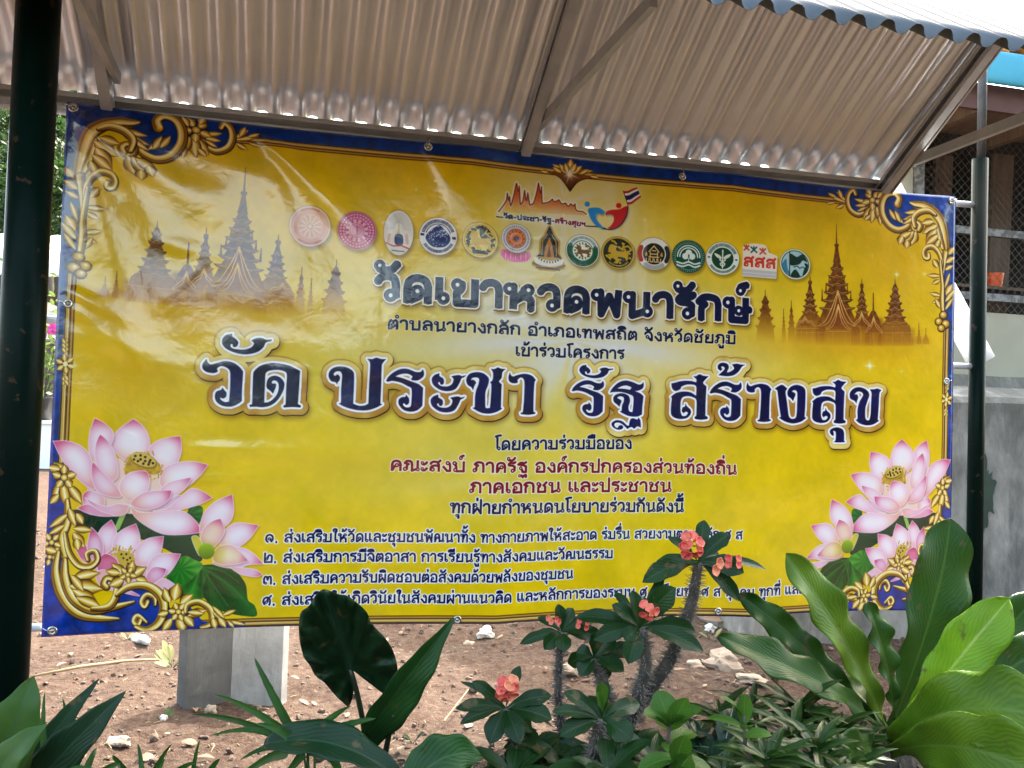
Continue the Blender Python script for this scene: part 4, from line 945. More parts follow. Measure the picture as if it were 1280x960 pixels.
BA = 0.251936736
P0 = Vector((-1.29578695, 2.56532605, 0)); BD = Vector((math.cos(BA), math.sin(BA), 0)); BN = Vector((math.sin(BA), -math.cos(BA), 0))
BZ, BH, BW = EYE - 0.666032662, 1.51499626, 3.0


def B(u, z, s=0.0):
    """u metres along the banner, height z, s metres in front of it"""
    return P0 + BD * u + BN * s + Vector((0, 0, z))


def node_mat(name, c1, c2=None, rough=.6, metal=0., scale=8., bump=0., bscale=40., spec=.5, detail=6., stretch=(1, 1, 1), coat=0., contrast=(.35, .65)):
    m = bpy.data.materials.new(name); m.use_nodes = True
    nt = m.node_tree; b = nt.nodes['Principled BSDF']
    b.inputs['Roughness'].default_value = rough; b.inputs['Metallic'].default_value = metal
    b.inputs['Specular IOR Level'].default_value = spec; b.inputs['Coat Weight'].default_value = coat
    tc = nt.nodes.new('ShaderNodeTexCoord'); mp = nt.nodes.new('ShaderNodeMapping'); mp.inputs['Scale'].default_value = stretch
    nt.links.new(tc.outputs['Object'], mp.inputs[0])
    if c2 is None: c2 = tuple(x * .8 for x in c1)
    nz = nt.nodes.new('ShaderNodeTexNoise'); nz.inputs['Scale'].default_value = scale; nz.inputs['Detail'].default_value = detail; nz.inputs['Roughness'].default_value = .6
    nt.links.new(mp.outputs[0], nz.inputs['Vector'])
    cr = nt.nodes.new('ShaderNodeValToRGB'); cr.color_ramp.elements[0].position = contrast[0]; cr.color_ramp.elements[1].position = contrast[1]
    cr.color_ramp.elements[0].color = (*c1, 1); cr.color_ramp.elements[1].color = (*c2, 1)
    nt.links.new(nz.outputs['Fac'], cr.inputs[0]); nt.links.new(cr.outputs[0], b.inputs['Base Color'])
    if bump:
        n2 = nt.nodes.new('ShaderNodeTexNoise'); n2.inputs['Scale'].default_value = bscale; n2.inputs['Detail'].default_value = 5
        nt.links.new(mp.outputs[0], n2.inputs['Vector'])
        bp = nt.nodes.new('ShaderNodeBump'); bp.inputs['Strength'].default_value = bump; bp.inputs['Distance'].default_value = .01
        nt.links.new(n2.outputs['Fac'], bp.inputs['Height']); nt.links.new(bp.outputs[0], b.inputs['Normal'])
    return m


def leaf_mat(name, dark, light, rib, rough=.35, trans=.3, veins=22., vein_amt=.35, slant=.6, spec=.22, tip=None):
    m = bpy.data.materials.new(name); m.use_nodes = True
    nt = m.node_tree; N = nt.nodes; L = nt.links; b = N['Principled BSDF']; out = N['Material Output']
    uv = N.new('ShaderNodeUVMap'); sp = N.new('ShaderNodeSeparateXYZ'); L.new(uv.outputs[0], sp.inputs[0])

    def mth(op, a, bb=None, cc=None):
        n = N.new('ShaderNodeMath'); n.operation = op
        for i, v in enumerate((a, bb, cc)):
            if v is None: continue
            if isinstance(v, (int, float)): n.inputs[i].default_value = v
            else: L.new(v, n.inputs[i])
        return n.outputs[0]
    off = mth('ABSOLUTE', mth('SUBTRACT', sp.outputs[0], .5))
    ribf = mth('SMOOTH_MIN', 1., mth('MAXIMUM', 0., mth('SUBTRACT', 1., mth('MULTIPLY', off, 26.))), .1)
    tc = N.new('ShaderNodeTexCoord'); nd = N.new('ShaderNodeTexNoise'); nd.inputs['Scale'].default_value = 14.; nd.inputs['Detail'].default_value = 2; L.new(tc.outputs['Object'], nd.inputs['Vector'])
    vn = mth('SINE', mth('MULTIPLY', mth('ADD', mth('SUBTRACT', sp.outputs[1], mth('MULTIPLY', off, slant)), mth('MULTIPLY', nd.outputs['Fac'], .24)), veins * 6.283))
    nz = N.new('ShaderNodeTexNoise'); nz.inputs['Scale'].default_value = 9.; nz.inputs['Detail'].default_value = 5
    L.new(tc.outputs['Object'], nz.inputs['Vector'])
    fac = mth('ADD', nz.outputs['Fac'], mth('MULTIPLY', vn, .20 * vein_amt))
    cr = N.new('ShaderNodeValToRGB'); cr.color_ramp.elements[0].position = .3; cr.color_ramp.elements[1].position = .75
    cr.color_ramp.elements[0].color = (*dark, 1); cr.color_ramp.elements[1].color = (*light, 1); L.new(fac, cr.inputs[0])
    mx = N.new('ShaderNodeMix'); mx.data_type = 'RGBA'; L.new(ribf, mx.inputs['Factor']); L.new(cr.outputs[0], mx.inputs['A']); mx.inputs['B'].default_value = (*rib, 1)
    nw = N.new('ShaderNodeTexNoise'); nw.inputs['Scale'].default_value = 26.; nw.inputs['Detail'].default_value = 4; L.new(tc.outputs['Object'], nw.inputs['Vector'])
    wr = N.new('ShaderNodeValToRGB'); wr.color_ramp.elements[0].position = .63; wr.color_ramp.elements[1].position = .70; wr.color_ramp.elements[0].color = (0, 0, 0, 1); wr.color_ramp.elements[1].color = (.75, .75, .75, 1)
    L.new(mth('ADD', nw.outputs['Fac'], mth('MULTIPLY', mth('POWER', mth('MULTIPLY', off, 2.), 6.), .05)), wr.inputs[0])
    m3 = N.new('ShaderNodeMix'); m3.data_type = 'RGBA'; L.new(wr.outputs[0], m3.inputs['Factor']); L.new(mx.outputs['Result'], m3.inputs['A']); m3.inputs['B'].default_value = (.10, .075, .03, 1)
    col = m3.outputs['Result']
    L.new(col, b.inputs['Base Color']); b.inputs['Roughness'].default_value = rough; b.inputs['Specular IOR Level'].default_value = spec
    bp = N.new('ShaderNodeBump'); bp.inputs['Strength'].default_value = .14; bp.inputs['Distance'].default_value = .003
    L.new(mth('ADD', mth('MULTIPLY', vn, .5), mth('MULTIPLY', ribf, 1.5)), bp.inputs['Height']); L.new(bp.outputs[0], b.inputs['Normal'])
    tr = N.new('ShaderNodeBsdfTranslucent'); L.new(col, tr.inputs['Color'])
    ms = N.new('ShaderNodeMixShader'); ms.inputs[0].default_value = trans
    L.new(b.outputs[0], ms.inputs[1]); L.new(tr.outputs[0], ms.inputs[2]); L.new(ms.outputs[0], out.inputs['Surface'])
    return m


class MB:
    def __init__(self): self.v, self.f, self.uv = [], [], {}

    def add(self, vs, fs):
        o = len(self.v); self.v += [tuple(x) for x in vs]; self.f += [tuple(i + o for i in q) for q in fs]; return o

    def box(self, c, sx, sy, sz, ax=None, ay=None, az=None):
        ax = (ax or Vector((1, 0, 0))).normalized() * sx / 2; ay = (ay or Vector((0, 1, 0))).normalized() * sy / 2; az = (az or Vector((0, 0, 1))).normalized() * sz / 2
        c = Vector(c); vs = [c + ax*i + ay*j + az*k for i in (-1, 1) for j in (-1, 1) for k in (-1, 1)]
        self.add(vs, [(0, 1, 3, 2), (4, 6, 7, 5), (0, 4, 5, 1), (2, 3, 7, 6), (0, 2, 6, 4), (1, 5, 7, 3)])

    def beam(self, a, b, w, h, upv=Vector((0, 0, 1))):
        a, b = Vector(a), Vector(b); d = b - a; s = d.cross(upv).normalized(); u = s.cross(d).normalized()
        self.box((a + b) / 2, d.length, w, h, d, s, u)

    def tube(self, pts, rad, n=10, cap=True):
        pts = [Vector(p) for p in pts]; rad = rad if hasattr(rad, '__len__') else [rad] * len(pts)
        d0 = (pts[1] - pts[0]).normalized(); s = d0.orthogonal().normalized(); rings = []
        for i, p in enumerate(pts):
            d = (pts[min(i+1, len(pts)-1)] - pts[max(i-1, 0)]).normalized()
            s = (s - d * s.dot(d)).normalized(); t = d.cross(s)
            rings.append(self.add([p + (s*math.cos(2*math.pi*k/n) + t*math.sin(2*math.pi*k/n)) * rad[i] for k in range(n)], []))
        for i in range(len(pts) - 1):
            a, b = rings[i], rings[i+1]
            self.f += [(a+k, a+(k+1) % n, b+(k+1) % n, b+k) for k in range(n)]
        if cap: self.f += [tuple(rings[0]+k for k in range(n))[::-1], tuple(rings[-1]+k for k in range(n))]

    def grid(self, P, uvs=None):
        """P: rows of points"""
        r, c = len(P), len(P[0]); o = self.add([p for row in P for p in row], [])
        for i in range(r-1):
            for j in range(c-1):
                self.f.append((o+i*c+j, o+i*c+j+1, o+(i+1)*c+j+1, o+(i+1)*c+j))
        if uvs:
            for k, q in enumerate(q for row in uvs for q in row): self.uv[o+k] = q

    def blob(self, c, r, seed=0, sq=(1, 1, 1), sub=2, amp=.3, rot=None):
        bm = bmesh.new(); bmesh.ops.create_icosphere(bm, subdivisions=sub, radius=1.0)
        rot = rot or Matrix.Rotation(seed * 1.7, 3, 'Z')
        vs = []
        for v in bm.verts:
            k = 1 + amp * mnoise.noise(v.co * 1.3 + Vector((seed * 3.1, seed * 1.3, seed)))*1.6 + amp*.4*mnoise.noise(v.co * 4 + Vector((seed, 0, 0)))
            p = Vector((v.co.x * sq[0], v.co.y * sq[1], v.co.z * sq[2])) * k * r
            vs.append(Vector(c) + rot @ p)
        idx = {v: i for i, v in enumerate(bm.verts)}
        self.add(vs, [[idx[v] for v in f.verts] for f in bm.faces]); bm.free()

    def build(self, name, mat, parent=None, smooth=False, origin=None, solid=0., bevel=0.):
        me = bpy.data.meshes.new(name); org = Vector(origin) if origin is not None else Vector((0, 0, 0))
        q = parent; pw = Vector((0, 0, 0))
        while q is not None: pw += q.location; q = q.parent
        if parent is not None and origin is None: org = pw.copy()
        me.from_pydata([tuple(Vector(v) - org) for v in self.v], [], self.f); me.update()
        if self.uv:
            l = me.uv_layers.new(name='UVMap')
            for lp in me.loops: l.data[lp.index].uv = self.uv.get(lp.vertex_index, (.5, .5))
        for m in (mat if isinstance(mat, (list, tuple)) else [mat]): me.materials.append(m)
        if smooth:
            for p in me.polygons: p.use_smooth = True
        o = bpy.data.objects.new(name, me); COL.objects.link(o)
        if parent is not None: o.parent = parent
        if parent is None or origin is not None: o.location = org - pw
        if solid:
            md = o.modifiers.new('thickness', 'SOLIDIFY'); md.thickness = solid; md.offset = 0
        if bevel:
            md = o.modifiers.new('bevel', 'BEVEL'); md.width = bevel; md.segments = 2; md.limit_method = 'ANGLE'
        return o


def empty(name, loc, label, cat, group=None):
    o = bpy.data.objects.new(name, None); o.location = loc; o.empty_display_size = .1; COL.objects.link(o)
    return tag(o, label, cat, group)


def tag(o, label=None, cat=None, group=None, kind=None):
    if label: o['label'] = label
    if cat: o['category'] = cat
    if group: o['group'] = group
    if kind: o['kind'] = kind
    return o


def bez(P, t):
    P = [Vector(p) for p in P]
    while len(P) > 1: P = [a.lerp(b, t) for a, b in zip(P, P[1:])]
    return P[0]


def add_leaf(mb, mid, width, nrm, prof, n=20, m=4, fold=.15, wave=0., wf=5., cup=0., ph=0., ruff=0.):
    nrm = Vector(nrm); P, U = [], []
    for i in range(n + 1):
        t = i / n; p = bez(mid, t); d = (bez(mid, min(1, t+.01)) - bez(mid, max(0, t-.01))).normalized()
        s = d.cross(nrm).normalized(); k = s.cross(d).normalized(); w = width * prof(t)
        row, ur = [], []
        for j in range(-m, m + 1):
            a = j / m; sg = 1 if a > 0 else -1
            rz = fold * abs(a) * w + cup * a*a * w + wave * width * abs(a)**2 * math.sin(wf*6.28*t + ph + sg*1.3) + ruff*width*math.sin(17*t+ph)*a
            ww = w * (1 + .06*math.sin(wf*9*t + ph + sg))
            row.append(p + s*a*ww + k*rz); ur.append((a*.5+.5, t))
        P.append(row); U.append(ur)
    mb.grid(P, U)


_s = lambda x: max(0.0, x)
prof_lance = lambda t: _s(math.sin(math.pi * min(1, t*.97+.03)**.8))**.85 * (1 - .15*t) + .02
prof_strap = lambda t: _s(min(1, .22 + 1.5*t) * (1 - _s((t-.72)/.28)**2.4))**.9 + .012
prof_fern = lambda t: (.16 + .84*_s(math.sin(min(1, t*1.35)*math.pi/2))**1.4) * _s(1 - _s((t-.7)/.3)**2.2)**.75 + .015
prof_oval = lambda t: _s(math.sin(math.pi*t))**.7 + .02
prof_obov = lambda t: _s(math.sin(math.pi*t**1.5))**.8 + .03
prof_blade = lambda t: _s(1 - t)**.6 * min(1, .5 + t*3) + .02

rnd = random.Random(11)
CAMP = Vector((0, 0, EYE))

# ---------------------------------------------------------------- materials
M_ = {}
M_['steel'] = node_mat('galvanised_sheet', (.76, .80, .86), (.84, .88, .94), rough=.32, metal=.74, scale=3., bump=.05, bscale=9.)
M_['steel_out'] = node_mat('shade_toned_sheet', (.055, .066, .08), (.085, .098, .115), rough=.45, metal=.2, scale=4.)  # front sheet: colour darkened to hold back the sun on its top side
M_['bar'] = node_mat('grey_steel_section', (.36, .385, .42), (.44, .465, .50), rough=.55, metal=.2, scale=14.)
M_['dkbar'] = node_mat('dark_primer', (.035, .033, .034), (.06, .057, .056), rough=.6, scale=20., spec=.2)
M_['green'] = node_mat('green_gloss_paint', (.0012, .0062, .0045), (.0022, .0095, .007), rough=.33, scale=9., bump=.05, bscale=60., spec=.05, contrast=(.3, .8))
_g = M_['green'].node_tree.nodes; _n = _g.new('ShaderNodeTexNoise'); _n.inputs['Scale'].default_value = 32; _n.inputs['Detail'].default_value = 6
_c = _g.new('ShaderNodeValToRGB'); _c.color_ramp.elements[0].position = .655; _c.color_ramp.elements[1].position = .69; _m = _g.new('ShaderNodeMix'); _m.data_type = 'RGBA'; _m.inputs['B'].default_value = (.035, .022, .014, 1)
_l = M_['green'].node_tree.links; _t = _g.new('ShaderNodeTexCoord'); _l.new(_t.outputs['Object'], _n.inputs['Vector']); _l.new(_n.outputs['Fac'], _c.inputs[0]); _l.new(_c.outputs[0], _m.inputs['Factor']); _b = _g['Principled BSDF']
_l.new(_b.inputs['Base Color'].links[0].from_socket, _m.inputs['A']); _l.new(_m.outputs['Result'], _b.inputs['Base Color'])
M_['concrete'] = node_mat('stained_concrete', (.27, .262, .24), (.10, .098, .09), rough=.95, scale=6.5, bump=.6, bscale=35., stretch=(1, 1, .5), contrast=(.36, .66), detail=9.)
M_['cream'] = node_mat('cream_render', (.40, .37, .28), (.33, .30, .22), rough=.9, scale=2.)
M_['white'] = node_mat('white_paint', (.78, .78, .77), (.70, .70, .69), rough=.7, scale=3.)
M_['vinylback'] = node_mat('white_vinyl', (.80, .83, .86), (.76, .80, .84), rough=.35, scale=3.)
M_['zinc'] = node_mat('grommet_metal', (.62, .60, .55), (.5, .48, .44), rough=.25, metal=1., scale=40.)
M_['board'] = node_mat('fibre_cement', (.22, .215, .21), (.13, .12, .11), rough=.9, scale=5., bump=.25, contrast=(.4, .75))
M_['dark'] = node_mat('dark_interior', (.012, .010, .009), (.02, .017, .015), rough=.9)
M_['wood'] = node_mat('old_wood', (.14, .085, .05), (.08, .05, .03), rough=.8, scale=5., stretch=(6, 6, .6))
M_['wood2'] = node_mat('pale_old_plank', (.17, .11, .075), (.10, .065, .045), rough=.85, scale=5., stretch=(6, 6, .6))
M_['redwood'] = node_mat('red_brown_fascia', (.085, .028, .02), (.06, .02, .016), rough=.7, scale=6.)
M_['gutter'] = node_mat('blue_paint', (.03, .24, .36), (.045, .29, .41), rough=.5, scale=3.)
M_['tile'] = node_mat('orange_roof', (.55, .23, .05), (.45, .17, .04), rough=.8, scale=10.)
M_['orange'] = node_mat('orange_plastic', (.70, .10, .02), (.65, .09, .02), rough=.4)
M_['mesh'] = node_mat('dull_wire', (.09, .088, .085), (.06, .06, .058), rough=.7)
M_['framew'] = node_mat('flaked_white_frame', (.20, .195, .185), (.09, .085, .08), rough=.8, scale=25., contrast=(.45, .55))
M_['stone'] = node_mat('field_stone', (.27, .22, .175), (.15, .115, .09), rough=.95, scale=9., bump=.5, bscale=30.)
M_['whitestone'] = node_mat('white_stone', (.50, .50, .48), (.34, .33, .31), rough=.9, scale=9., bump=.4, bscale=30.)
M_['straw'] = node_mat('dry_straw', (.30, .22, .12), (.20, .14, .07), rough=.8, scale=20.)
M_['bark'] = node_mat('grey_bark', (.10, .085, .07), (.05, .042, .036), rough=.95, scale=30., bump=.6, bscale=60.)
M_['thorn'] = node_mat('thorn', (.20, .17, .15), (.14, .12, .10), rough=.8, scale=30.)
M_['petiole'] = node_mat('petiole', (.018, .03, .014), (.012, .02, .01), rough=.4, scale=20.)
M_['coral'] = node_mat('coral_bract', (.62, .055, .06), (.68, .16, .10), rough=.55, scale=45., contrast=(.4, .6))
M_['peach'] = node_mat('peach_bract', (.66, .24, .12), (.62, .10, .07), rough=.55, scale=45., contrast=(.4, .6))
M_['pistil'] = node_mat('yellow_pistil', (.7, .35, .03), rough=.6)
M_['fern'] = leaf_mat('fern_leaf', (.014, .056, .006), (.042, .100, .010), (.06, .13, .02), rough=.4, trans=.22, veins=24., vein_amt=.32)
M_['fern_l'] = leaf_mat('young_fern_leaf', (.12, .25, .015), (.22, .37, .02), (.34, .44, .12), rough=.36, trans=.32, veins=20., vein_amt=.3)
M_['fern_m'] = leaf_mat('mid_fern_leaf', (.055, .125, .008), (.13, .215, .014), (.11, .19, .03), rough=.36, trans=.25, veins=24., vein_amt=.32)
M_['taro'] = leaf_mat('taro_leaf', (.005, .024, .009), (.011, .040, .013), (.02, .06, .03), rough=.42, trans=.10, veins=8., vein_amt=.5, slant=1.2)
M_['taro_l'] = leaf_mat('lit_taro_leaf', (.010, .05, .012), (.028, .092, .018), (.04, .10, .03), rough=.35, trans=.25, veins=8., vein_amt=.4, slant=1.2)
M_['canna'] = leaf_mat('broad_leaf', (.035, .095, .016), (.065, .135, .028), (.05, .11, .04), rough=.3, trans=.3, veins=14., vein_amt=.5, slant=1.8)
M_['grass'] = leaf_mat('grass_blade', (.018, .070, .012), (.045, .12, .02), (.05, .12, .03), rough=.45, trans=.3, veins=2., vein_amt=.1)
M_['thornleaf'] = leaf_mat('shrub_leaf', (.005, .026, .006), (.013, .048, .009), (.03, .07, .02), rough=.33, trans=.2, veins=10., vein_amt=.3)
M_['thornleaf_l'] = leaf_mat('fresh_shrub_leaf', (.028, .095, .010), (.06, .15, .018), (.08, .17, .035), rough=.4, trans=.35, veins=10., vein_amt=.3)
M_['drac'] = leaf_mat('striped_leaf', (.006, .030, .005), (.018, .060, .008), (.06, .11, .02), rough=.4, trans=.25, veins=3., vein_amt=.2)
M_['varieg'] = leaf_mat('variegated_leaf', (.006, .026, .012), (.013, .038, .017), (.25, .30, .22), rough=.35, trans=.15, veins=5., vein_amt=.8)
M_['tree'] = leaf_mat('tree_leaf', (.012, .034, .008), (.034, .072, .016), (.034, .07, .018), rough=.6, trans=.35, veins=2., vein_amt=.2)
M_['potplant'] = leaf_mat('garden_leaf', (.08, .14, .03), (.14, .20, .05), (.16, .22, .06), rough=.5, trans=.35, veins=2., vein_amt=.2)
M_['pink'] = node_mat('pink_petal', (.70, .06, .35), (.62, .04, .28), rough=.6)
M_['pot'] = node_mat('black_plastic_pot', (.02, .02, .022), (.03, .03, .032), rough=.45)
M_['deadleaf'] = node_mat('dead_leaf', (.19, .125, .08), (.12, .075, .045), rough=.85, scale=14.)

# ---------------------------------------------------------------- ground
def soil_mat():
    m = bpy.data.materials.new('dry_soil'); m.use_nodes = True; nt = m.node_tree; N = nt.nodes; L = nt.links; b = N['Principled BSDF']
    tc = N.new('ShaderNodeTexCoord')
    def nz(s, d=8): n = N.new('ShaderNodeTexNoise'); n.inputs['Scale'].default_value = s; n.inputs['Detail'].default_value = d; n.inputs['Roughness'].default_value = .68; L.new(tc.outputs['Object'], n.inputs['Vector']); return n.outputs['Fac']
    def ramp(f, els):
        r = N.new('ShaderNodeValToRGB'); e = r.color_ramp.elements
        e[0].position, e[0].color = els[0][0], (*els[0][1], 1); e[1].position, e[1].color = els[-1][0], (*els[-1][1], 1)
        for p, c in els[1:-1]: x = e.new(p); x.color = (*c, 1)
        L.new(f, r.inputs[0]); return r.outputs[0]
    c1 = ramp(nz(2.2), [(.3, (.038, .021, .015)), (.5, (.078, .045, .032)), (.72, (.132, .084, .062))])
    c2 = ramp(nz(34), [(.34, (.014, .009, .007)), (.47, (.092, .053, .037)), (.66, (.20, .15, .115))])
    mx = N.new('ShaderNodeMix'); mx.data_type = 'RGBA'; mx.inputs['Factor'].default_value = .5; L.new(c1, mx.inputs['A']); L.new(c2, mx.inputs['B'])
    vo = N.new('ShaderNodeTexVoronoi'); vo.inputs['Scale'].default_value = 70; L.new(tc.outputs['Object'], vo.inputs['Vector'])
    c3 = ramp(vo.outputs['Distance'], [(.05, (1.5, 1.45, 1.4)), (.22, (1, 1, 1)), (.6, (.8, .78, .76))])
    m2 = N.new('ShaderNodeMix'); m2.data_type = 'RGBA'; m2.blend_type = 'MULTIPLY'; m2.inputs['Factor'].default_value = .8; L.new(mx.outputs['Result'], m2.inputs['A']); L.new(c3, m2.inputs['B'])
    L.new(m2.outputs['Result'], b.inputs['Base Color']); b.inputs['Roughness'].default_value = .95; b.inputs['Specular IOR Level'].default_value = .2
    ad = N.new('ShaderNodeMath'); ad.operation = 'ADD'; L.new(nz(60), ad.inputs[0]); L.new(nz(170, 4), ad.inputs[1])
    bp = N.new('ShaderNodeBump'); bp.inputs['Strength'].default_value = 1.; bp.inputs['Distance'].default_value = .02; L.new(ad.outputs[0], bp.inputs['Height']); L.new(bp.outputs[0], b.inputs['Normal'])
    return m


def gz(x, y):
    v = Vector((x, y, 0))
    e = max(0., min(1., (y - .2) / 1.2)) * max(0., min(1., (9 - y) / 3.))
    return e * (.045*mnoise.noise(v*1.1) + .026*mnoise.noise(v*3.7 + Vector((5, 1, 0))) + .017*mnoise.noise(v*9) + .010*mnoise.noise(v*21)) + .02*math.exp(-((x-.8)/.9)**2 - ((y-3.5)/.6)**2)


M_['soil'] = soil_mat()
mb = MB()
xs = [-160, -70, -30, -14, -9] + list(np.linspace(-6, 5, 190)) + [8, 14, 30, 70, 160]
ys = [-60, -25, -10, -4, -1] + list(np.linspace(.2, 9, 170)) + [11, 14, 18, 26, 40, 70, 140, 300]
mb.grid([[Vector((x, y, gz(x, y) if (-6 <= x <= 5 and .2 <= y <= 9) else 0.)) for x in xs] for y in ys])
mb.f = [f[::-1] for f in mb.f]
for k, f in enumerate(mb.f): mb.f[k] = f[::-1]
ground = mb.build('ground', M_['soil'], smooth=True); tag(ground, kind='structure')

# hill behind, left
def hz(x, y):
    d = math.hypot(x + 34, y - 66)
    return max(-.5, 24*math.exp(-(d/34)**2) - 2.2 + 1.6*mnoise.noise(Vector((x*.06, y*.06, 2))))
M_['hill'] = node_mat('hill_scrub', (.025, .05, .013), (.045, .075, .02), rough=.95, scale=.6, bump=.5, bscale=2.)
mb = MB(); mb.grid([[Vector((x, y, hz(x, y))) for x in np.linspace(-100, 30, 66)] for y in np.linspace(24, 120, 50)])
tag(mb.build('hill', M_['hill'], smooth=True), kind='structure')

# ---------------------------------------------------------------- the shelter over the sign
EZ = BZ + BH + .040                     # eave height
RS, RZ = .52, BZ + BH + .055 + .56 * .66   # ridge: metres in front of the banner, height
FS, FZ = 1.075, EZ + .005               # front eave
UR = 2.735                              # gable end, right
shelter = empty('roof_shelter', B(1.5, 0, .5), 'corrugated metal gable shelter on green pipe posts over the yellow banner', 'shelter')


def corrugated(name, s0, z0, s1, z1, u0, u1, pitch=.076, dep=.0135, rows=6, sag=.0):
    mb = MB(); n = int((u1-u0)/pitch*10); P = []
    dirv = (B(0, z1, s1) - B(0, z0, s0)).normalized(); nv = BD.cross(dirv).normalized()
    if nv.z < 0: nv = -nv
    for i in range(rows + 1):
        t = i/rows; row = []
        for j in range(n + 1):
            u = u0 + (u1-u0)*j/n; c = math.sin(2*math.pi*(u-u0)/pitch)
            c = math.tanh(1.5*c)/.905
            row.append(B(u, z0 + (z1-z0)*t, s0 + (s1-s0)*t) + nv*(dep*c + .0015*mnoise.noise(Vector((u*1.2, t*1.5, z0)))))
        P.append(row)
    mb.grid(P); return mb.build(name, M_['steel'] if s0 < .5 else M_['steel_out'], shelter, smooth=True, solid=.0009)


corrugated('roof_sheet', -.06, EZ + .008, RS + .015, RZ + .0065, -2.6, 1.98)
corrugated('roof_sheet', -.06, EZ + .0115, RS + .015, RZ + .010, 1.93, UR)
corrugated('roof_sheet', FS, FZ, RS - .02, RZ + .026, -2.6, UR + .62)
lipc = lambda s: B(0, 0, s)


def channel(mb, a, b, w, h, upv, th=.0025, lip=.0):
    """a C section from a to b"""
    a, b = Vector(a), Vector(b); d = (b-a); s = d.cross(upv).normalized(); u = s.cross(d).normalized(); L = d.length; c = (a+b)/2
    mb.box(c - s*(w/2 - th/2), L, th, h, d, s, u); mb.box(c + u*(h/2 - th/2), L, w - 2*th, th, d, s, u); mb.box(c - u*(h/2 - th/2), L, w - 2*th, th, d, s, u)
    mb.box(c + s*(w/2 - th/2) + u*(h/2 - .009), L, th, .012, d, s, u); mb.box(c + s*(w/2 - th/2) - u*(h/2 - .009), L, th, .012, d, s, u)


# purlins run along the banner, rafters and ties across
for s, z, hh in ((-.03, EZ - .028, .050), (RS - .03, RZ - .05, .038)):
    mb = MB(); channel(mb, B(-2.6, z, s), B(UR - .01, z, s), .04, hh, Vector((0, 0, 1))); mb.build('purlin', M_['bar'], shelter)
TR = (.105, 1.36, UR - .035)
for u in TR:
    mb = MB(); channel(mb, B(u, EZ - .060, -.05), B(u, RZ - .075 + .0, RS), .032, .05, Vector((0, 0, 1))); mb.build('rafter', M_['bar'], shelter)
    mb = MB(); mb.beam(B(u + .03, EZ + .035, .03), B(u + .03, FZ + .035, FS - .12), .018, .032); mb.build('tie_beam', M_['bar'], shelter)
mb = MB(); mb.beam(B(UR - .008, EZ - .045, -.05), B(UR - .008, RZ - .055, RS), .006, .075); mb.build('end_trim', node_mat('pale_trim', (.42, .40, .37), (.36, .34, .31), rough=.5, metal=.4), shelter)
# posts: green pipe below, grey king post above
pr = W(1221.5, 460, 3.36); pr.z = 0
mb = MB(); mb.tube([Vector((pr.x, pr.y, gz(pr.x, pr.y) - .1)), Vector((pr.x, pr.y, EZ + .115))], .0285, 20); mb.build('post', M_['green'], shelter, smooth=True)
mb = MB(); mb.tube([Vector((pr.x + .004, pr.y, EZ + .115)), Vector((pr.x + .004, pr.y, RZ + .25))], .016, 12); mb.build('king_post', M_['dkbar'], shelter, smooth=True)
pl_ = W(29, 400, 2.02); pl_.z = 0
mb = MB(); mb.tube([Vector((pl_.x, pl_.y, -.1)), Vector((pl_.x, pl_.y, RZ - .08))], .0465, 28); mb.build('post', M_['green'], shelter, smooth=True)
pm = B(-1.2, 0, .1)
# rails that the banner is tied to
for z, s in ((BZ + BH - .018, -.028), (BZ + BH*.59, -.03), (BZ + .02, -.028)):
    mb = MB(); mb.tube([B(-1.6, z, s), B(2.99, z, s), Vector((pr.x, pr.y, z - .0))], .0115, 10); mb.build('rail', M_['bar'], shelter, smooth=True)
for u in (-1.5,):
    mb = MB(); mb.tube([B(u, -.1, -.06), B(u, EZ - .08, -.06)], .024, 14); mb.build('post', M_['green'], shelter, smooth=True)

# ---------------------------------------------------------------- the banner
make_print()
img = bpy.data.images.new('banner_print', PW, PH, alpha=False); img.colorspace_settings.name = 'sRGB'
_px = np.ones((PH, PW, 4), np.float32); _px[..., :3] = np.clip(C, 0, 1)[::-1]
img.pixels.foreach_set(_px.ravel()); img.update(); img.pack()


def pu(px, py):
    """photograph point to banner metres"""
    q = T([(px, py)])[0]; return q[0]/PW*BW, (1 - q[1]/PH)*BH


FOLDS = []
for a, b, w, h in (((95, 145), (225, 320), 18, 13), ((95, 150), (330, 300), 22, 14), ((100, 142), (420, 250), 20, 9), ((90, 150), (160, 400), 18, 6),
                   ((330, 172), (490, 330), 14, 13), ((345, 172), (440, 250), 9, 9), ((330, 175), (380, 360), 14, 4), ((535, 188), (640, 330), 14, 4), ((535, 188), (590, 300), 8, 3),
                   ((85, 362), (215, 430), 12, 8), ((85, 380), (240, 490), 14, 5), ((250, 330), (180, 400), 12, 3), ((200, 300), (420, 360), 18, 4),
                   ((110, 420), (420, 520), 30, 5), ((240, 560), (520, 575), 12, 3), ((230, 600), (420, 600), 10, 2.5), ((200, 640), (480, 640), 16, 2.5), ((300, 420), (620, 470), 26, 3),
                   ((64, 789), (180, 640), 14, 3), ((571, 775), (520, 640), 14, 2.5), ((571, 775), (660, 660), 14, 2), ((852, 220), (820, 380), 14, 2.5), ((1188, 250), (1080, 420), 18, 2.5), ((897, 765), (880, 620), 16, 2)):
    FOLDS.append((*pu(*a), *pu(*b), w*.0032, h*.001))


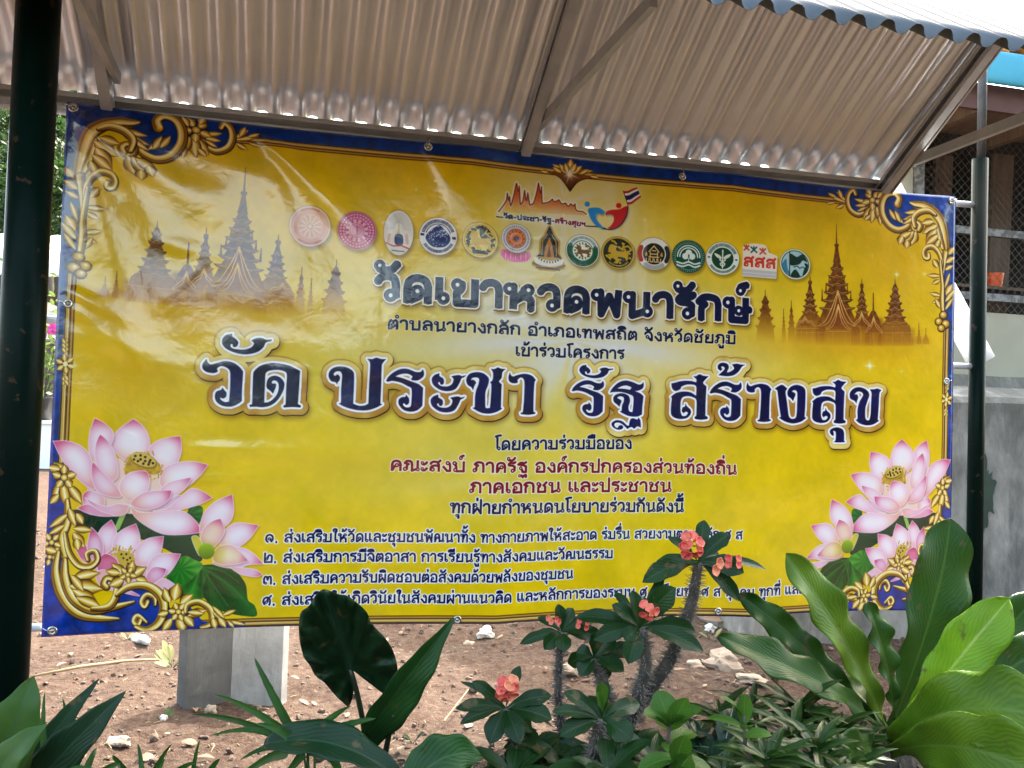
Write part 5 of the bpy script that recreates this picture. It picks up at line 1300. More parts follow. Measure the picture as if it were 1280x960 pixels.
def zoff(u, v):
    z = .010*mnoise.noise(Vector((u*1.3, v*1.6, 1))) * 1.0 + .004*mnoise.noise(Vector((u*3.5, v*4.5, 7)))
    lf = max(0., 1 - u/1.5)
    z += lf * .0035*mnoise.noise(Vector((u*7+v*5, v*6-u*4, 3)))
    for u0, v0, u1, v1, w, h in FOLDS:
        dx, dy = u1-u0, v1-v0; L2 = dx*dx+dy*dy; t = ((u-u0)*dx+(v-v0)*dy)/L2
        if -.1 < t < 1.15:
            d = ((u-u0)*-dy+(v-v0)*dx)/math.sqrt(L2); ww = w*(.35+.9*min(max(t, 0), 1))
            k = math.exp(-(d/ww)**2)
            if k > .003:
                e = min(1, (t+.1)/.18)*max(0, 1-max(0, t-.15)/1.0)**1.2
                z += h*k*e*1.0
    edge = min(min(u, BW-u)/.05, min(v, BH-v)/.05, 1)
    z *= .35 + .65*edge
    # creases left by the folded roll
    z += .0012*math.exp(-abs(u-1.79)/.010) - .0010*math.exp(-abs(u-.92)/.010) + .0009*math.exp(-abs(v-.78)/.008)
    return z


NU, NV = 340, 176
mb = MB()
GT = sorted([.02, 1.185, 2.1, 2.98]); GB_ = sorted([.02, 1.31, 2.2, 2.98])


def sag(u, G, k):
    for p, q in zip(G, G[1:]):
        if p <= u <= q: t = (u-p)/(q-p); return k*4*t*(1-t)
    return 0.


fr = [[B(u, BZ + v - sag(u, GT, .009)*max(0, v/BH*2-1) + sag(u, GB_, .012)*max(0, 1-v/BH*2), .004 + zoff(u, v)) for u in np.linspace(0, BW, NU+1)] for v in np.linspace(0, BH, NV+1)]
mb.grid(fr, [[(i/NU, j/NV) for i in range(NU+1)] for j in range(NV+1)])
nf = len(mb.f)
mb.grid([[p - BN*.0012 for p in row] for row in fr]); mb.f[nf:] = [f[::-1] for f in mb.f[nf:]]
c_, off_ = NU+1, (NU+1)*(NV+1)
for j in range(NV): mb.f += [(j*c_, (j+1)*c_, off_+(j+1)*c_, off_+j*c_), ((j+1)*c_-1, off_+(j+1)*c_-1, off_+(j+2)*c_-1, (j+2)*c_-1)]
for i in range(NU): mb.f += [(i+1, i, off_+i, off_+i+1), (NV*c_+i, NV*c_+i+1, off_+NV*c_+i+1, off_+NV*c_+i)]


def vinyl_mat():
    m = bpy.data.materials.new('printed_vinyl'); m.use_nodes = True; nt = m.node_tree; N = nt.nodes; L = nt.links; b = N['Principled BSDF']
    uv = N.new('ShaderNodeUVMap'); ti = N.new('ShaderNodeTexImage'); ti.image = img; ti.interpolation = 'Cubic'; L.new(uv.outputs[0], ti.inputs[0]); L.new(ti.outputs[0], b.inputs['Base Color'])
    tc = N.new('ShaderNodeTexCoord')
    hs = []
    for s, d, k in ((5., 3, .5), (16., 3, .22), (260., 1, .015)):
        n = N.new('ShaderNodeTexNoise'); n.inputs['Scale'].default_value = s; n.inputs['Detail'].default_value = d; n.inputs['Distortion'].default_value = .6; L.new(tc.outputs['Object'], n.inputs['Vector'])
        mm = N.new('ShaderNodeMath'); mm.operation = 'MULTIPLY'; mm.inputs[1].default_value = k; L.new(n.outputs['Fac'], mm.inputs[0]); hs.append(mm.outputs[0])
    a = N.new('ShaderNodeMath'); L.new(hs[0], a.inputs[0]); L.new(hs[1], a.inputs[1]); a2 = N.new('ShaderNodeMath'); L.new(a.outputs[0], a2.inputs[0]); L.new(hs[2], a2.inputs[1])
    bp = N.new('ShaderNodeBump'); bp.inputs['Strength'].default_value = .55; bp.inputs['Distance'].default_value = .012; L.new(a2.outputs[0], bp.inputs['Height']); L.new(bp.outputs[0], b.inputs['Normal'])
    b.inputs['Roughness'].default_value = .26; b.inputs['Specular IOR Level'].default_value = .35; b.inputs['Coat Weight'].default_value = 1.; b.inputs['Coat Roughness'].default_value = .11; b.inputs['Coat IOR'].default_value = 1.58; L.new(bp.outputs[0], b.inputs['Coat Normal'])
    return m


banner = mb.build('banner', [vinyl_mat(), M_['vinylback']], smooth=True, origin=B(1.5, BZ, 0))
for k, p in enumerate(banner.data.polygons): p.material_index = 0 if k < nf else 1
tag(banner, 'large yellow vinyl banner with navy Thai lettering, pink lotuses and blue border', 'banner')
gu = [pu(93, 133), pu(535, 184), pu(852, 221), pu(1188, 251), pu(66, 788), pu(571, 774), pu(897, 764), (BW - .03, .03), (.03, BH*.62), (BW - .03, BH*.55)]
for u, v in gu:
    u = min(max(u, .02), BW - .02); v = min(max(v, .018), BH - .018)
    mb = MB(); c = B(u, BZ + v, .007 + zoff(u, v)); n = 20; P = []
    for i in range(n + 1):
        a = 2*math.pi*i/n; e = BD*math.cos(a) + Vector((0, 0, 1))*math.sin(a)
        P.append([c + e*(.0095 + .0035*math.cos(q)) + BN*(.0022*math.sin(q)) for q in np.linspace(0, 2*math.pi, 9)])
    mb.grid(P); mb.tube([c - BN*.012, c + BN*.001], .0055, 10)
    mb.build('grommet', M_['zinc'], banner, smooth=True)
    if u < .1 or u > BW - .1 or v > BH - .1:
        o = BD*(-1 if u < .1 else 1 if u > BW - .1 else .1) + Vector((0, 0, 1))*(.25 if v < BH - .1 else (1. if .1 < u < BW - .1 else .35))
        mb = MB(); o.normalize(); mb.tube([c + BN*.004, c + o*.016 + BN*.007, c + o*.034 - BN*.012, c + o*.03 - BN*.045, c + o*.005 - BN*.045, c - BN*.012], .0013, 6); mb.build('wire_tie', M_['zinc'], banner, smooth=True)

# ---------------------------------------------------------------- grey box footing under the banner
A = Gd(231, 893); Bq = Gd(288, 878); Cq = Gd(351, 883)
h_ = Vector((0, 0, .34)); dn_ = Vector((0, 0, -.06))
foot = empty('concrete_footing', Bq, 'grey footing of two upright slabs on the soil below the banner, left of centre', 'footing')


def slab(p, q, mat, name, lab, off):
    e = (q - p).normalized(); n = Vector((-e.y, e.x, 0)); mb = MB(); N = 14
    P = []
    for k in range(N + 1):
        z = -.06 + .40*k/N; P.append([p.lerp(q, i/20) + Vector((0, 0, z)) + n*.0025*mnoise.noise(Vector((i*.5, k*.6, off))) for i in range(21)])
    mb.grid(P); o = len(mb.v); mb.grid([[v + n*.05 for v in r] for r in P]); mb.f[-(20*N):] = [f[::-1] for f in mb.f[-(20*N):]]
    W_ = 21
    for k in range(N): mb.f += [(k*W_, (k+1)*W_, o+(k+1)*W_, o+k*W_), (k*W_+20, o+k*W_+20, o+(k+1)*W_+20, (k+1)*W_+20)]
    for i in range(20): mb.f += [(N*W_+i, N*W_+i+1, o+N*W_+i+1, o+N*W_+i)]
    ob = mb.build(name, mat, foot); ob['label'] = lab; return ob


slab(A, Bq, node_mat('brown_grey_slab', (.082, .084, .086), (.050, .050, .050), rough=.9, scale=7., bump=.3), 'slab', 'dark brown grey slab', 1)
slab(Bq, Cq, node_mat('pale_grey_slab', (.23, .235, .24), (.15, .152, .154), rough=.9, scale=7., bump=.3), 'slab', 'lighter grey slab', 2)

# ---------------------------------------------------------------- house on the right, behind
HD = BD; HNv = BN
HP = W(1140, 300, 6.1); HP.z = 0


def H(u, z, s=0.): return HP + HD*u + HNv*s + Vector((0, 0, z))


def hz_(px, py, s=0.):
    """house wall coordinates under a photograph pixel"""
    r = ray(px, py); o = CAMP - (HP + HNv*s); t = -o.dot(HNv)/r.dot(HNv); p = CAMP + r*t; return (p - HP).dot(HD), p.z


house = empty('house', H(1.5, 0), 'cream house with a blue gutter and a wire mesh window behind the banner', 'house')
u0, zs = hz_(1140, 384); u1, zt = hz_(1140, 172)[0] + 2.4, hz_(1140, 172)[1]
# wall pieces round the window
mb = MB(); th = .16
def wallpiece(ua, ub, za, zb): mb.box(H((ua+ub)/2, (za+zb)/2, -th/2), ub-ua, th, zb-za, HD, HNv)
WT = hz_(1235, 104, .7)[1] + .05; ZT = zt + .25
wallpiece(-.20, 0, 0, WT); wallpiece(0, 2.4, 0, zs); wallpiece(2.4, 5.0, 0, WT); wallpiece(0, 2.4, ZT, WT) if WT - ZT > .02 else None
mb.box(H(-.12, WT/2, -2.0), .16, 3.6, WT, HD, HNv)
mb.build('wall', M_['cream'], house)
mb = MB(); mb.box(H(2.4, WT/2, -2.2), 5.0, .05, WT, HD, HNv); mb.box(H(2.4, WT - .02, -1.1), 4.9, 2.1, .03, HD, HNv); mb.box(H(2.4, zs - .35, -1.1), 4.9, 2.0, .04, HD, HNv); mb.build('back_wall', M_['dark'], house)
mb = MB(); _sh = hz_(1243, 360, -.25)[1]; mb.box(H(1.2, _sh - .012, -.28), 2.35, .22, .022, HD, HNv); mb.build('shelf', M_['wood'], house)
win = MB(); fw = .05
for ua in (0.03, 1.02, 2.2): win.box(H(ua, (zs+zt+.25)/2, .02), fw, .05, zt+.25-zs, HD, HNv)
zm = hz_(1235, 292)[1]
for za in (zs + .10, zm, zt + .22): win.box(H(1.2, za, .024), 2.4, .045, fw, HD, HNv)
wf = win.build('window', M_['framew'], house)
wm = MB(); zb2 = zt + .22
for k in range(-50, 80):
    for sgn in (1, -1):
        x0 = k*.06; pts = []
        a0, a1 = x0, x0 + sgn*(zb2-zs)
        lo, hi = max(0.0, min(a0, a1)), min(2.4, max(a0, a1))
        if hi - lo < .05: continue
        f = lambda u: zs + (u - x0)*sgn
        wm.beam(H(lo, f(lo), .03 + .002*sgn), H(hi, f(hi), .03 + .002*sgn), .0022, .0022, HNv)
wm.build('wire_mesh', M_['mesh'], wf)
# eave: boards, fascia, gutter, roof
zg0, zg1 = hz_(1235, 104, .7)[1], hz_(1235, 64, .7)[1]
mb = MB(); mb.box(H(2.0, zg0 - .055, .62), 6.2, .03, .16, HD, HNv); mb.build('fascia', M_['redwood'], house)
mb = MB(); mb.box(H(2.0, zg0 - .05, .3), 6.2, .62, .02, HD, HNv)
for u in np.arange(-.6, 5, .6): mb.box(H(u, zg0 - .10, .3), .05, .62, .08, HD, HNv)
mb.build('soffit', M_['wood'], house)
mb = MB(); P = []
for u in (-1.1, 5.1): P.append([H(u, zg1 - .0 - (zg1-zg0)*.5*(1-math.cos(a)), .70 + .045*math.sin(a)**.4) for a in np.linspace(0.001, math.pi - .001, 16)])
mb.grid(P); mb.build('gutter', M_['gutter'], house, smooth=True, solid=.004)
mb = MB(); P = []
for i, t in enumerate(np.linspace(0, 1, 5)): P.append([H(-1.1 + 6.2*j/120, zg1 + .03 + t*1.6 + .03*math.sin(j*1.6), .72 - t*3.2) for j in range(121)])
mb.grid(P); mb.build('roof', M_['tile'], house, smooth=True, solid=.02)
# boards inside the window
for (px0, px1, py0, py1, s, lab) in ((1163, 1186, 196, 300, -.5, 'tall brown plank standing in the dark window left of the thin post'), (1236, 1262, 190, 292, -.5, 'brown board standing in the dark window right of the thin post')):
    ua, za = hz_(px0, py1, s); ub, zb = hz_(px1, py0, s)
    mb = MB(); zlo = zs - .33; mb.box(H((ua+ub)/2, (zlo+zb)/2, s), ub-ua, .03, zb-zlo, HD, HNv, Vector((.03, 0, 1))); mb.box(H((ua+ub)/2 + .03, zb - .2, s + .02), (ub-ua)*.8, .012, .05, HD, HNv)
    tag(mb.build('plank', M_['wood2'], origin=H((ua+ub)/2, zlo, s)), lab, 'plank', 'planks inside the house window')
mb = MB()
for k in range(9):
    ua, za = hz_(1150, 200 + k*9, -.9); mb.box(H(ua + .1, za, -.9), .34, .05, .03, HD, HNv, Vector((0, .5, 1)))
mb.box(H(hz_(1150, 200, -.9)[0] + .28, zs + .35, -.9), .03, .06, 1.3, HD, HNv); mb.box(H(hz_(1150, 200, -.9)[0] - .08, zs + .35, -.9), .03, .06, 1.3, HD, HNv)
tag(mb.build('louvre_shutter', M_['wood'], origin=H(0, .55, -.9)), 'old wooden louvre shutter leaning at the left of the dark window', 'shutter')
ua = hz_(1243, 347, -.25)[0]; mb = MB()
mb.tube([H(ua, _sh, -.25), H(ua, _sh + .008, -.25), H(ua, _sh + .09, -.25), H(ua, _sh + .105, -.25)], [.044, .047, .058, .062], 18, cap=False)
mb.tube([H(ua, _sh, -.25), H(ua, _sh + .006, -.25)], .045, 18)
tag(mb.build('bucket', M_['orange'], smooth=True, origin=H(ua, _sh, -.25), solid=.004), 'small orange plastic bucket on the shelf behind the wire mesh window', 'bucket')

# ---------------------------------------------------------------- concrete wall, right
wl = W(1160, 480, 4.35); wl.z = 0
def Q(u, z, s=0.): return wl + BD*u + BN*s + Vector((0, 0, z))
zt_ = EYE + (537-498)/F_PX*4.5; 
mb = MB(); prof = [(0, -.1), (0.0, zt_ - .03), (-.02, zt_), (-.22, zt_ + .06), (-.24, zt_ + .12), (-.60, zt_ + .13), (-.62, -.1)]
us = np.linspace(-.9, 3.2, 60)
mb.grid([[Q(u, z + (.006*mnoise.noise(Vector((u*3, z*5, 1))) if z > 0 else 0), s + .006*mnoise.noise(Vector((u*2, z*2, 4)))) for s, z in prof] for u in us])
k = len(prof); n_ = (len(us)-1)*k
mb.f += [tuple(range(k)), tuple(range(n_, n_+k))[::-1]]
def stain_mat():
    m = M_['concrete'].copy(); m.name = 'concrete_with_moss'; nt = m.node_tree; N = nt.nodes; L = nt.links; b = N['Principled BSDF']
    src = b.inputs['Base Color'].links[0].from_socket
    tc = N.new('ShaderNodeTexCoord'); n = N.new('ShaderNodeTexNoise'); n.inputs['Scale'].default_value = 7; n.inputs['Detail'].default_value = 8; n.inputs['Roughness'].default_value = .7
    mp = N.new('ShaderNodeMapping'); mp.inputs['Scale'].default_value = (1, 1, .3); L.new(tc.outputs['Object'], mp.inputs[0]); L.new(mp.outputs[0], n.inputs['Vector'])
    sx = N.new('ShaderNodeSeparateXYZ'); L.new(tc.outputs['Object'], sx.inputs[0])
    mr = N.new('ShaderNodeMapRange'); mr.inputs['From Min'].default_value = zt_ - .42; mr.inputs['From Max'].default_value = zt_ + .08; mr.inputs['To Min'].default_value = 0.; mr.inputs['To Max'].default_value = .2; L.new(sx.outputs['Z'], mr.inputs['Value'])
    ad = N.new('ShaderNodeMath'); L.new(n.outputs['Fac'], ad.inputs[0]); L.new(mr.outputs[0], ad.inputs[1])
    cr = N.new('ShaderNodeValToRGB'); cr.color_ramp.elements[0].position = .52; cr.color_ramp.elements[1].position = .70; cr.color_ramp.elements[0].color = (0, 0, 0, 1); cr.color_ramp.elements[1].color = (.75, .75, .75, 1); L.new(ad.outputs[0], cr.inputs[0])
    mx = N.new('ShaderNodeMix'); mx.data_type = 'RGBA'; L.new(cr.outputs[0], mx.inputs['Factor']); L.new(src, mx.inputs['A']); mx.inputs['B'].default_value = (.06, .062, .052, 1)
    L.new(mx.outputs['Result'], b.inputs['Base Color']); return m
cw = mb.build('concrete_wall', stain_mat(), smooth=False, origin=Q(0, 0)); tag(cw, 'weathered grey concrete wall with black stains behind the thin post', 'wall')
# splash of green paint on the wall: a thin film with a ragged edge
pc = W(1236, 620, 4.35); d = -(pc - wl).dot(BN); pc = pc + BN*(d + .012)
mb = MB(); ax, az = BD, Vector((0, 0, 1)); ring_ = []
for k in range(72):
    a = k/72*2*math.pi; r = .075 + .035*mnoise.noise(Vector((math.cos(a)*2.2, math.sin(a)*2.2, 3))) + .035*max(0, mnoise.noise(Vector((math.cos(a)*6, math.sin(a)*6, 9))))
    ring_.append(pc + ax*r*math.cos(a)*.9 + az*r*2.3*math.sin(a))
o = mb.add(ring_ + [pc + BN*.001], []); mb.f += [(k, (k+1) % 72, 72) for k in range(72)]
splash = mb.build('paint_splash', node_mat('green_splash', (.003, .028, .019), (.002, .016, .012), rough=.5, scale=18.), cw, smooth=True); splash.location = (0, 0, 0)
for v in splash.data.vertices: v.co = v.co + (Vector((0, 0, 0)))

# ---------------------------------------------------------------- rolled white sheet leaning behind the banner
a_ = W(1080, 182, 3.80); b_ = W(1226, 452, 3.66)
mb = MB(); dv = (b_-a_).normalized(); sd = dv.cross(BN).normalized(); P = []
for i in range(13):
    t = i/12; row = []
    for j in range(30):
        a = -2.6 + 5.6*j/29; r = .064*(1 - .03*a)
        row.append(a_.lerp(b_, t) + sd*r*math.sin(a)*(1 if a < 1.6 else 1) + BN*r*math.cos(a)*.45)
    P.append(row)
mb.grid(P); sheet = mb.build('vinyl_roll', M_['vinylback'], smooth=True, origin=b_, solid=.0015); tag(sheet, 'rolled white vinyl sheet leaning diagonally behind the right end of the banner', 'vinyl roll')

# ---------------------------------------------------------------- left background
pav = empty('pavilion', Vector((-11, 16, 0)), 'low open pavilion with a bright white roof edge beyond the left post', 'pavilion')
zA, zB = W(65, 345, 15).z, W(65, 311, 15).z
mb = MB(); P = []
for t in (0, 1): P.append([Vector((-16 + 11.6*j/150, 15 + t*4.5, zA + .02 + t*1.45 + .02*math.sin(j*1.7))) for j in range(151)])
mb.grid(P); mb.build('roof', M_['white'], pav, smooth=True, solid=.05)
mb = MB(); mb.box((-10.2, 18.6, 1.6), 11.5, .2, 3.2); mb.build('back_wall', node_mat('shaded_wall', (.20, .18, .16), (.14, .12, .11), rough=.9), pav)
for x in (-15.5, -12, -8.9, -4.8):
    mb = MB(); mb.box((x, 15.3, 1.5), .2, .2, 3.0); mb.box((x, 15.3, .1), .3, .3, .22); mb.build('pillar', M_['white'], pav)
mb = MB(); xk = W(66, 400, 15.6).x; mb.add([(xk-.9, 15.9, 2.05), (xk+.5, 15.9, 2.05), (xk-.5, 15.9, 2.75), (xk-.9, 16.5, 2.05), (xk+.5, 16.5, 2.05), (xk-.5, 16.5, 2.75)], [(0, 1, 2), (5, 4, 3), (0, 3, 4, 1), (1, 4, 5, 2), (2, 5, 3, 0)]); mb.build('gable_panel', M_['white'], pav)
mb = MB(); wx = W(50, 550, 13.2); mb.box((wx.x - 1.5, 13.2, .32), 9.0, .22, .66); mb.box((wx.x - 1.5, 13.2, .67), 9.1, .30, .05)
tag(mb.build('garden_wall', M_['white'], origin=(wx.x, 13.2, 0)), 'low white garden wall behind the left post', 'wall')
pp = W(54, 528, 13.2)
pot = empty('potted_plant', Vector((pp.x, 13.2, .70)), 'leafy potted plant with a pink flower on the low white garden wall', 'plant')
mb = MB(); zz = .70; mb.tube([(pp.x, 13.2, zz), (pp.x, 13.2, zz + .30), (pp.x, 13.2, zz + .33)], [.14, .19, .20], 20); mb.build('pot', M_['pot'], pot, smooth=True)
mb = MB()
for k in range(260):
    c = Vector((pp.x + rnd.gauss(.05, .22), 13.2 + rnd.gauss(0, .2), zz + .3 + abs(rnd.gauss(.55, .4)))); e = Vector((rnd.uniform(-1, 1), rnd.uniform(-1, 1), rnd.uniform(-.6, .8))).normalized()
    add_leaf(mb, [c, c + e*.06, c + e*.12], .03, (rnd.uniform(-.5, .5), -1, .6), prof_oval, n=4, m=1)
mb.build('foliage', M_['potplant'], pot)
mb = MB()
for k in range(7): mb.tube([(pp.x, 13.2, zz + .25), (pp.x + rnd.uniform(-.2, .25), 13.2, zz + .8), (pp.x + rnd.uniform(-.3, .4), 13.2 + rnd.uniform(-.1, .1), zz + 1.4)], [.012, .008, .004], 6)
mb.build('stem', M_['bark'], pot)
fp = W(66, 411, 13.1); mb = MB()
for k in range(6): a = k*1.047; add_leaf(mb, [fp, fp + Vector((.05*math.cos(a), -.03, .05*math.sin(a))), fp + Vector((.1*math.cos(a), -.02, .1*math.sin(a)))], .05, (0, -1, .2), prof_oval, n=6, m=2)
mb.build('flower', M_['pink'], pot)

# trees on the hill
def make_tree(name, seed, h, loc, label):
    r = random.Random(seed); t = empty(name, loc, label, 'tree', 'trees on the hillside')
    mb = MB(); top = h*.55
    mb.tube([(loc[0], loc[1], loc[2] - .5), (loc[0] + .1, loc[1], loc[2] + top*.5), (loc[0] - .1, loc[1] + .1, loc[2] + top)], [h*.03, h*.024, h*.012], 8)
    cl = []
    for k in range(7):
        a = r.uniform(0, 6.28); z0 = r.uniform(.3, .55)*h; e = Vector((math.cos(a)*h*r.uniform(.12, .26), math.sin(a)*h*r.uniform(.12, .26), r.uniform(.5, .86)*h))
        mb.tube([(loc[0], loc[1], loc[2] + z0*.8), Vector(loc) + Vector((e.x*.5, e.y*.5, (z0+e.z)/2)), Vector(loc) + e], [h*.012, h*.008, h*.003], 5); cl.append(Vector(loc) + e)
    mb.build('trunk', M_['bark'], t, smooth=True)
    mb = MB()
    for c in cl + [Vector(loc) + Vector((0, 0, h*.82))]:
        R = h*r.uniform(.12, .2)
        for k in range(230):
            d = Vector((r.gauss(0, 1), r.gauss(0, 1), r.gauss(0, .7))).normalized()*R*r.uniform(.45, 1.08); p = c + d
            e = (d.normalized() + Vector((r.uniform(-1, 1), r.uniform(-1, 1), r.uniform(-1, .4)))*.8).normalized()*h*.035
            add_leaf(mb, [p, p + e*.5, p + e], h*.013, (r.uniform(-1, 1), r.uniform(-1, 1), 1), prof_oval, n=2, m=1)
    mb.build('crown', M_['tree'], t)
    return t


spots = [(50, 190, 34), (20, 200, 36), (75, 260, 30), (5, 280, 29), (95, 210, 38), (60, 300, 26), (-60, 230, 33), (150, 200, 40), (-150, 210, 36), (40, 150, 46), (80, 140, 50)]
labs = ['broad green tree on the hillside seen beside the left post', 'green tree at the left frame edge on the hillside', 'leafy tree low on the hillside between left post and banner', 'low tree at the foot of the hillside, far left edge', 'tree on the hillside partly behind the top left banner corner',
        'nearest small tree of the hillside above the white roof', 'hillside tree outside the left frame edge', 'hillside tree hidden behind the banner', 'hillside tree far out to the left', 'tree high up on the hillside just above the others', 'topmost hillside tree near the banner corner']
for k, (px, py, D) in enumerate(spots[:6] + spots[9:]):
    p = W(px, py, D); g = hz(p.x, p.y)
    lab = (labs[:6] + labs[9:])[k]
    hh = max(3.5, (p.z - g) + 2.8); make_tree('tree', 40 + k, min(hh, 9.), (p.x, p.y, g), lab)
# ---------------------------------------------------------------- stones, sticks, litter
def stone(px, py, w, mat, label, sq=(1, .8, .5), seed=1, group=None, dz=0.0, cat='stone'):
    p = Gd(px, py); t = (p - CAMP).dot(FWD); r = w/2*t/F_PX
    p.z = gz(p.x, p.y) + r*sq[2]*.35 + dz
    mb = MB(); mb.blob(p, r, seed, sq, 3, .42); o = mb.build('stone', mat, smooth=False, origin=p)
    for q in o.data.polygons: q.use_smooth = (seed % 2 == 0)
    return tag(o, label, cat, group)


stone(607, 792, 27, M_['whitestone'], 'bright white stone on the soil just under the banner, left of the shrub', (1, .8, .5), 3)
stone(586, 799, 14, M_['stone'], 'small beige stone lying left of the bright white stone', (1, .9, .6), 4)
stone(716, 851, 40, M_['stone'], 'dull brown rock behind the thin stem of the thorny shrub', (1, .7, .5), 5)
stone(905, 838, 50, M_['stone'], 'pale angular rock on the soil between the shrub and the fern', (1, .7, .55), 7)
stone(938, 862, 34, M_['stone'], 'flat brown slab half buried in front of the pale angular rock', (1, .8, .3), 9)
stone(870, 838, 26, M_['stone'], 'rounded brown stone just left of the pale angular rock', (1, .8, .5), 10)
stone(888, 787, 18, M_['whitestone'], 'small white stone close to the banner hem above the pale rock', (1, .8, .5), 12)
stone(148, 934, 26, M_['stone'], 'dark brown stone in the shade near the left bottom leaves', (1, .8, .6), 13)
stone(262, 893, 16, M_['stone'], 'little beige stone at the front foot of the grey concrete footing', (1, .9, .8), 14)
stone(640, 778, 12, M_['stone'], 'tiny brown stone right of the bright white stone', (1, .9, .6), 16)
stone(176, 800, 36, M_['whitestone'], 'crumpled white lump on the soil under the left of the banner', (1, .5, .28), 18)
stone(204, 905, 10, M_['whitestone'], 'tiny white pebble in front of the grey concrete footing', (1, .9, .7), 19)
stone(722, 792, 16, M_['whitestone'], 'small pale stone under the banner behind the thorny shrub', (1, .8, .5), 21)
stone(968, 800, 22, M_['stone'], 'brown stone beside the wavy fern leaf under the banner', (1, .8, .5), 22)
# dead leaf and dry stalk
p = Gd(903, 784); mb = MB(); p.z = gz(p.x, p.y) + .012
add_leaf(mb, [p + Vector((-.10, .01, .02)), p + Vector((0, 0, .03)), p + Vector((.11, -.02, 0))], .032, (0, -.35, 1), prof_lance, n=12, m=3, fold=.2, wave=.12, wf=2)
tag(mb.build('dead_leaf', M_['deadleaf'], smooth=True, origin=p, solid=.0012), 'pale dry leaf lying on the soil beside the white stone near the hem', 'leaf')
a, b = Gd(40, 851), Gd(205, 830); a.z = gz(a.x, a.y) + .015; b.z = gz(b.x, b.y) + .03
mb = MB(); mb.tube([a, a.lerp(b, .35) + Vector((0, 0, .012)), a.lerp(b, .7) + Vector((0, .01, .01)), b], [.004, .006, .005, .003], 8)
tag(mb.build('dry_stalk', M_['straw'], smooth=True, origin=a), 'long straw coloured dry stalk lying on the soil right of the left post', 'stalk')
a, b = Gd(555, 905), Gd(585, 880); mb = MB(); mb.tube([a + Vector((0, 0, .01)), b + Vector((0, 0, .05))], [.0025, .002], 6)
tag(mb.build('twig', M_['straw'], origin=a), 'thin dry twig on the soil left of the thorny shrub', 'twig')

# gravel and crumbs: too many to count
mb = MB(); gr = random.Random(5)
_ico = bmesh.new(); bmesh.ops.create_icosphere(_ico, subdivisions=1, radius=1.0)
_iv = [v.co.copy() for v in _ico.verts]; _if = [[v.index for v in f.verts] for f in _ico.faces]; _ico.free()
def pebbles(n, seed, r0, r1, matn, name):
    mb = MB(); q = random.Random(seed)
    for k in range(n):
        y = 2.3 + 5.0*q.random()**1.5; x = q.uniform(-.62, .52)*y*1.05
        r = (r0 + (r1-r0)*q.random()**3)*(.6 + y*.13); p = Vector((x, y, gz(x, y) + r*.05)); R = Matrix.Rotation(q.uniform(0, 6.28), 3, Vector((q.uniform(-1, 1), q.uniform(-1, 1), 1)))
        s = (1, q.uniform(.6, 1), q.uniform(.4, .8))
        mb.add([p + R @ Vector((v.x*s[0]*r, v.y*s[1]*r, v.z*s[2]*r))*(1 + .3*mnoise.noise(v*2 + p*40)) for v in _iv], _if)
    return tag(mb.build(name, matn), kind='stuff')
M_['brownstone'] = node_mat('brown_stone', (.135, .10, .078), (.07, .048, .037), rough=.95, scale=40.)
pebbles(5200, 3, .002, .012, M_['brownstone'], 'gravel')
pebbles(230, 8, .002, .008, M_['whitestone'], 'pale_gravel')
M_['clod'] = node_mat('soil_clod', (.080, .052, .038), (.044, .028, .021), rough=.95, scale=14.)
pebbles(2200, 21, .003, .022, M_['clod'], 'soil_clods')
mb = MB()
for k in range(900):
    y = 2.4 + 4.5*gr.random()**1.6; x = gr.uniform(-.6, .5)*y; a = gr.uniform(0, 6.28); L = gr.uniform(.012, .045)
    p = Vector((x, y, gz(x, y) + .006)); e = Vector((math.cos(a), math.sin(a), gr.uniform(-.1, .3)))*L
    mb.tube([p - e/2, p + e/2], [.0012, .0009], 4)
tag(mb.build('plant_litter', M_['straw']), kind='stuff')

mb = MB()
for k in range(170):
    y = 2.5 + 4.2*gr.random()**1.3; x = gr.uniform(-.6, .5)*y; a_ = gr.uniform(0, 6.28); L = gr.uniform(.02, .055)
    p = Vector((x, y, gz(x, y) + .008)); e = Vector((math.cos(a_), math.sin(a_), gr.uniform(-.15, .35)))*L
    add_leaf(mb, [p - e/2, p + Vector((0, 0, L*gr.uniform(.05, .3))), p + e/2], L*gr.uniform(.16, .32), (gr.uniform(-.6, .6), gr.uniform(-.6, .6), 1), prof_lance, n=5, m=1, fold=gr.uniform(-.4, .4))
tag(mb.build('leaf_litter', M_['deadleaf'], smooth=True), kind='stuff')
# ---------------------------------------------------------------- plants
def root_at(p): return Vector((p.x, p.y, gz(p.x, p.y)))


VIEWN = Vector((0, -1, .25))

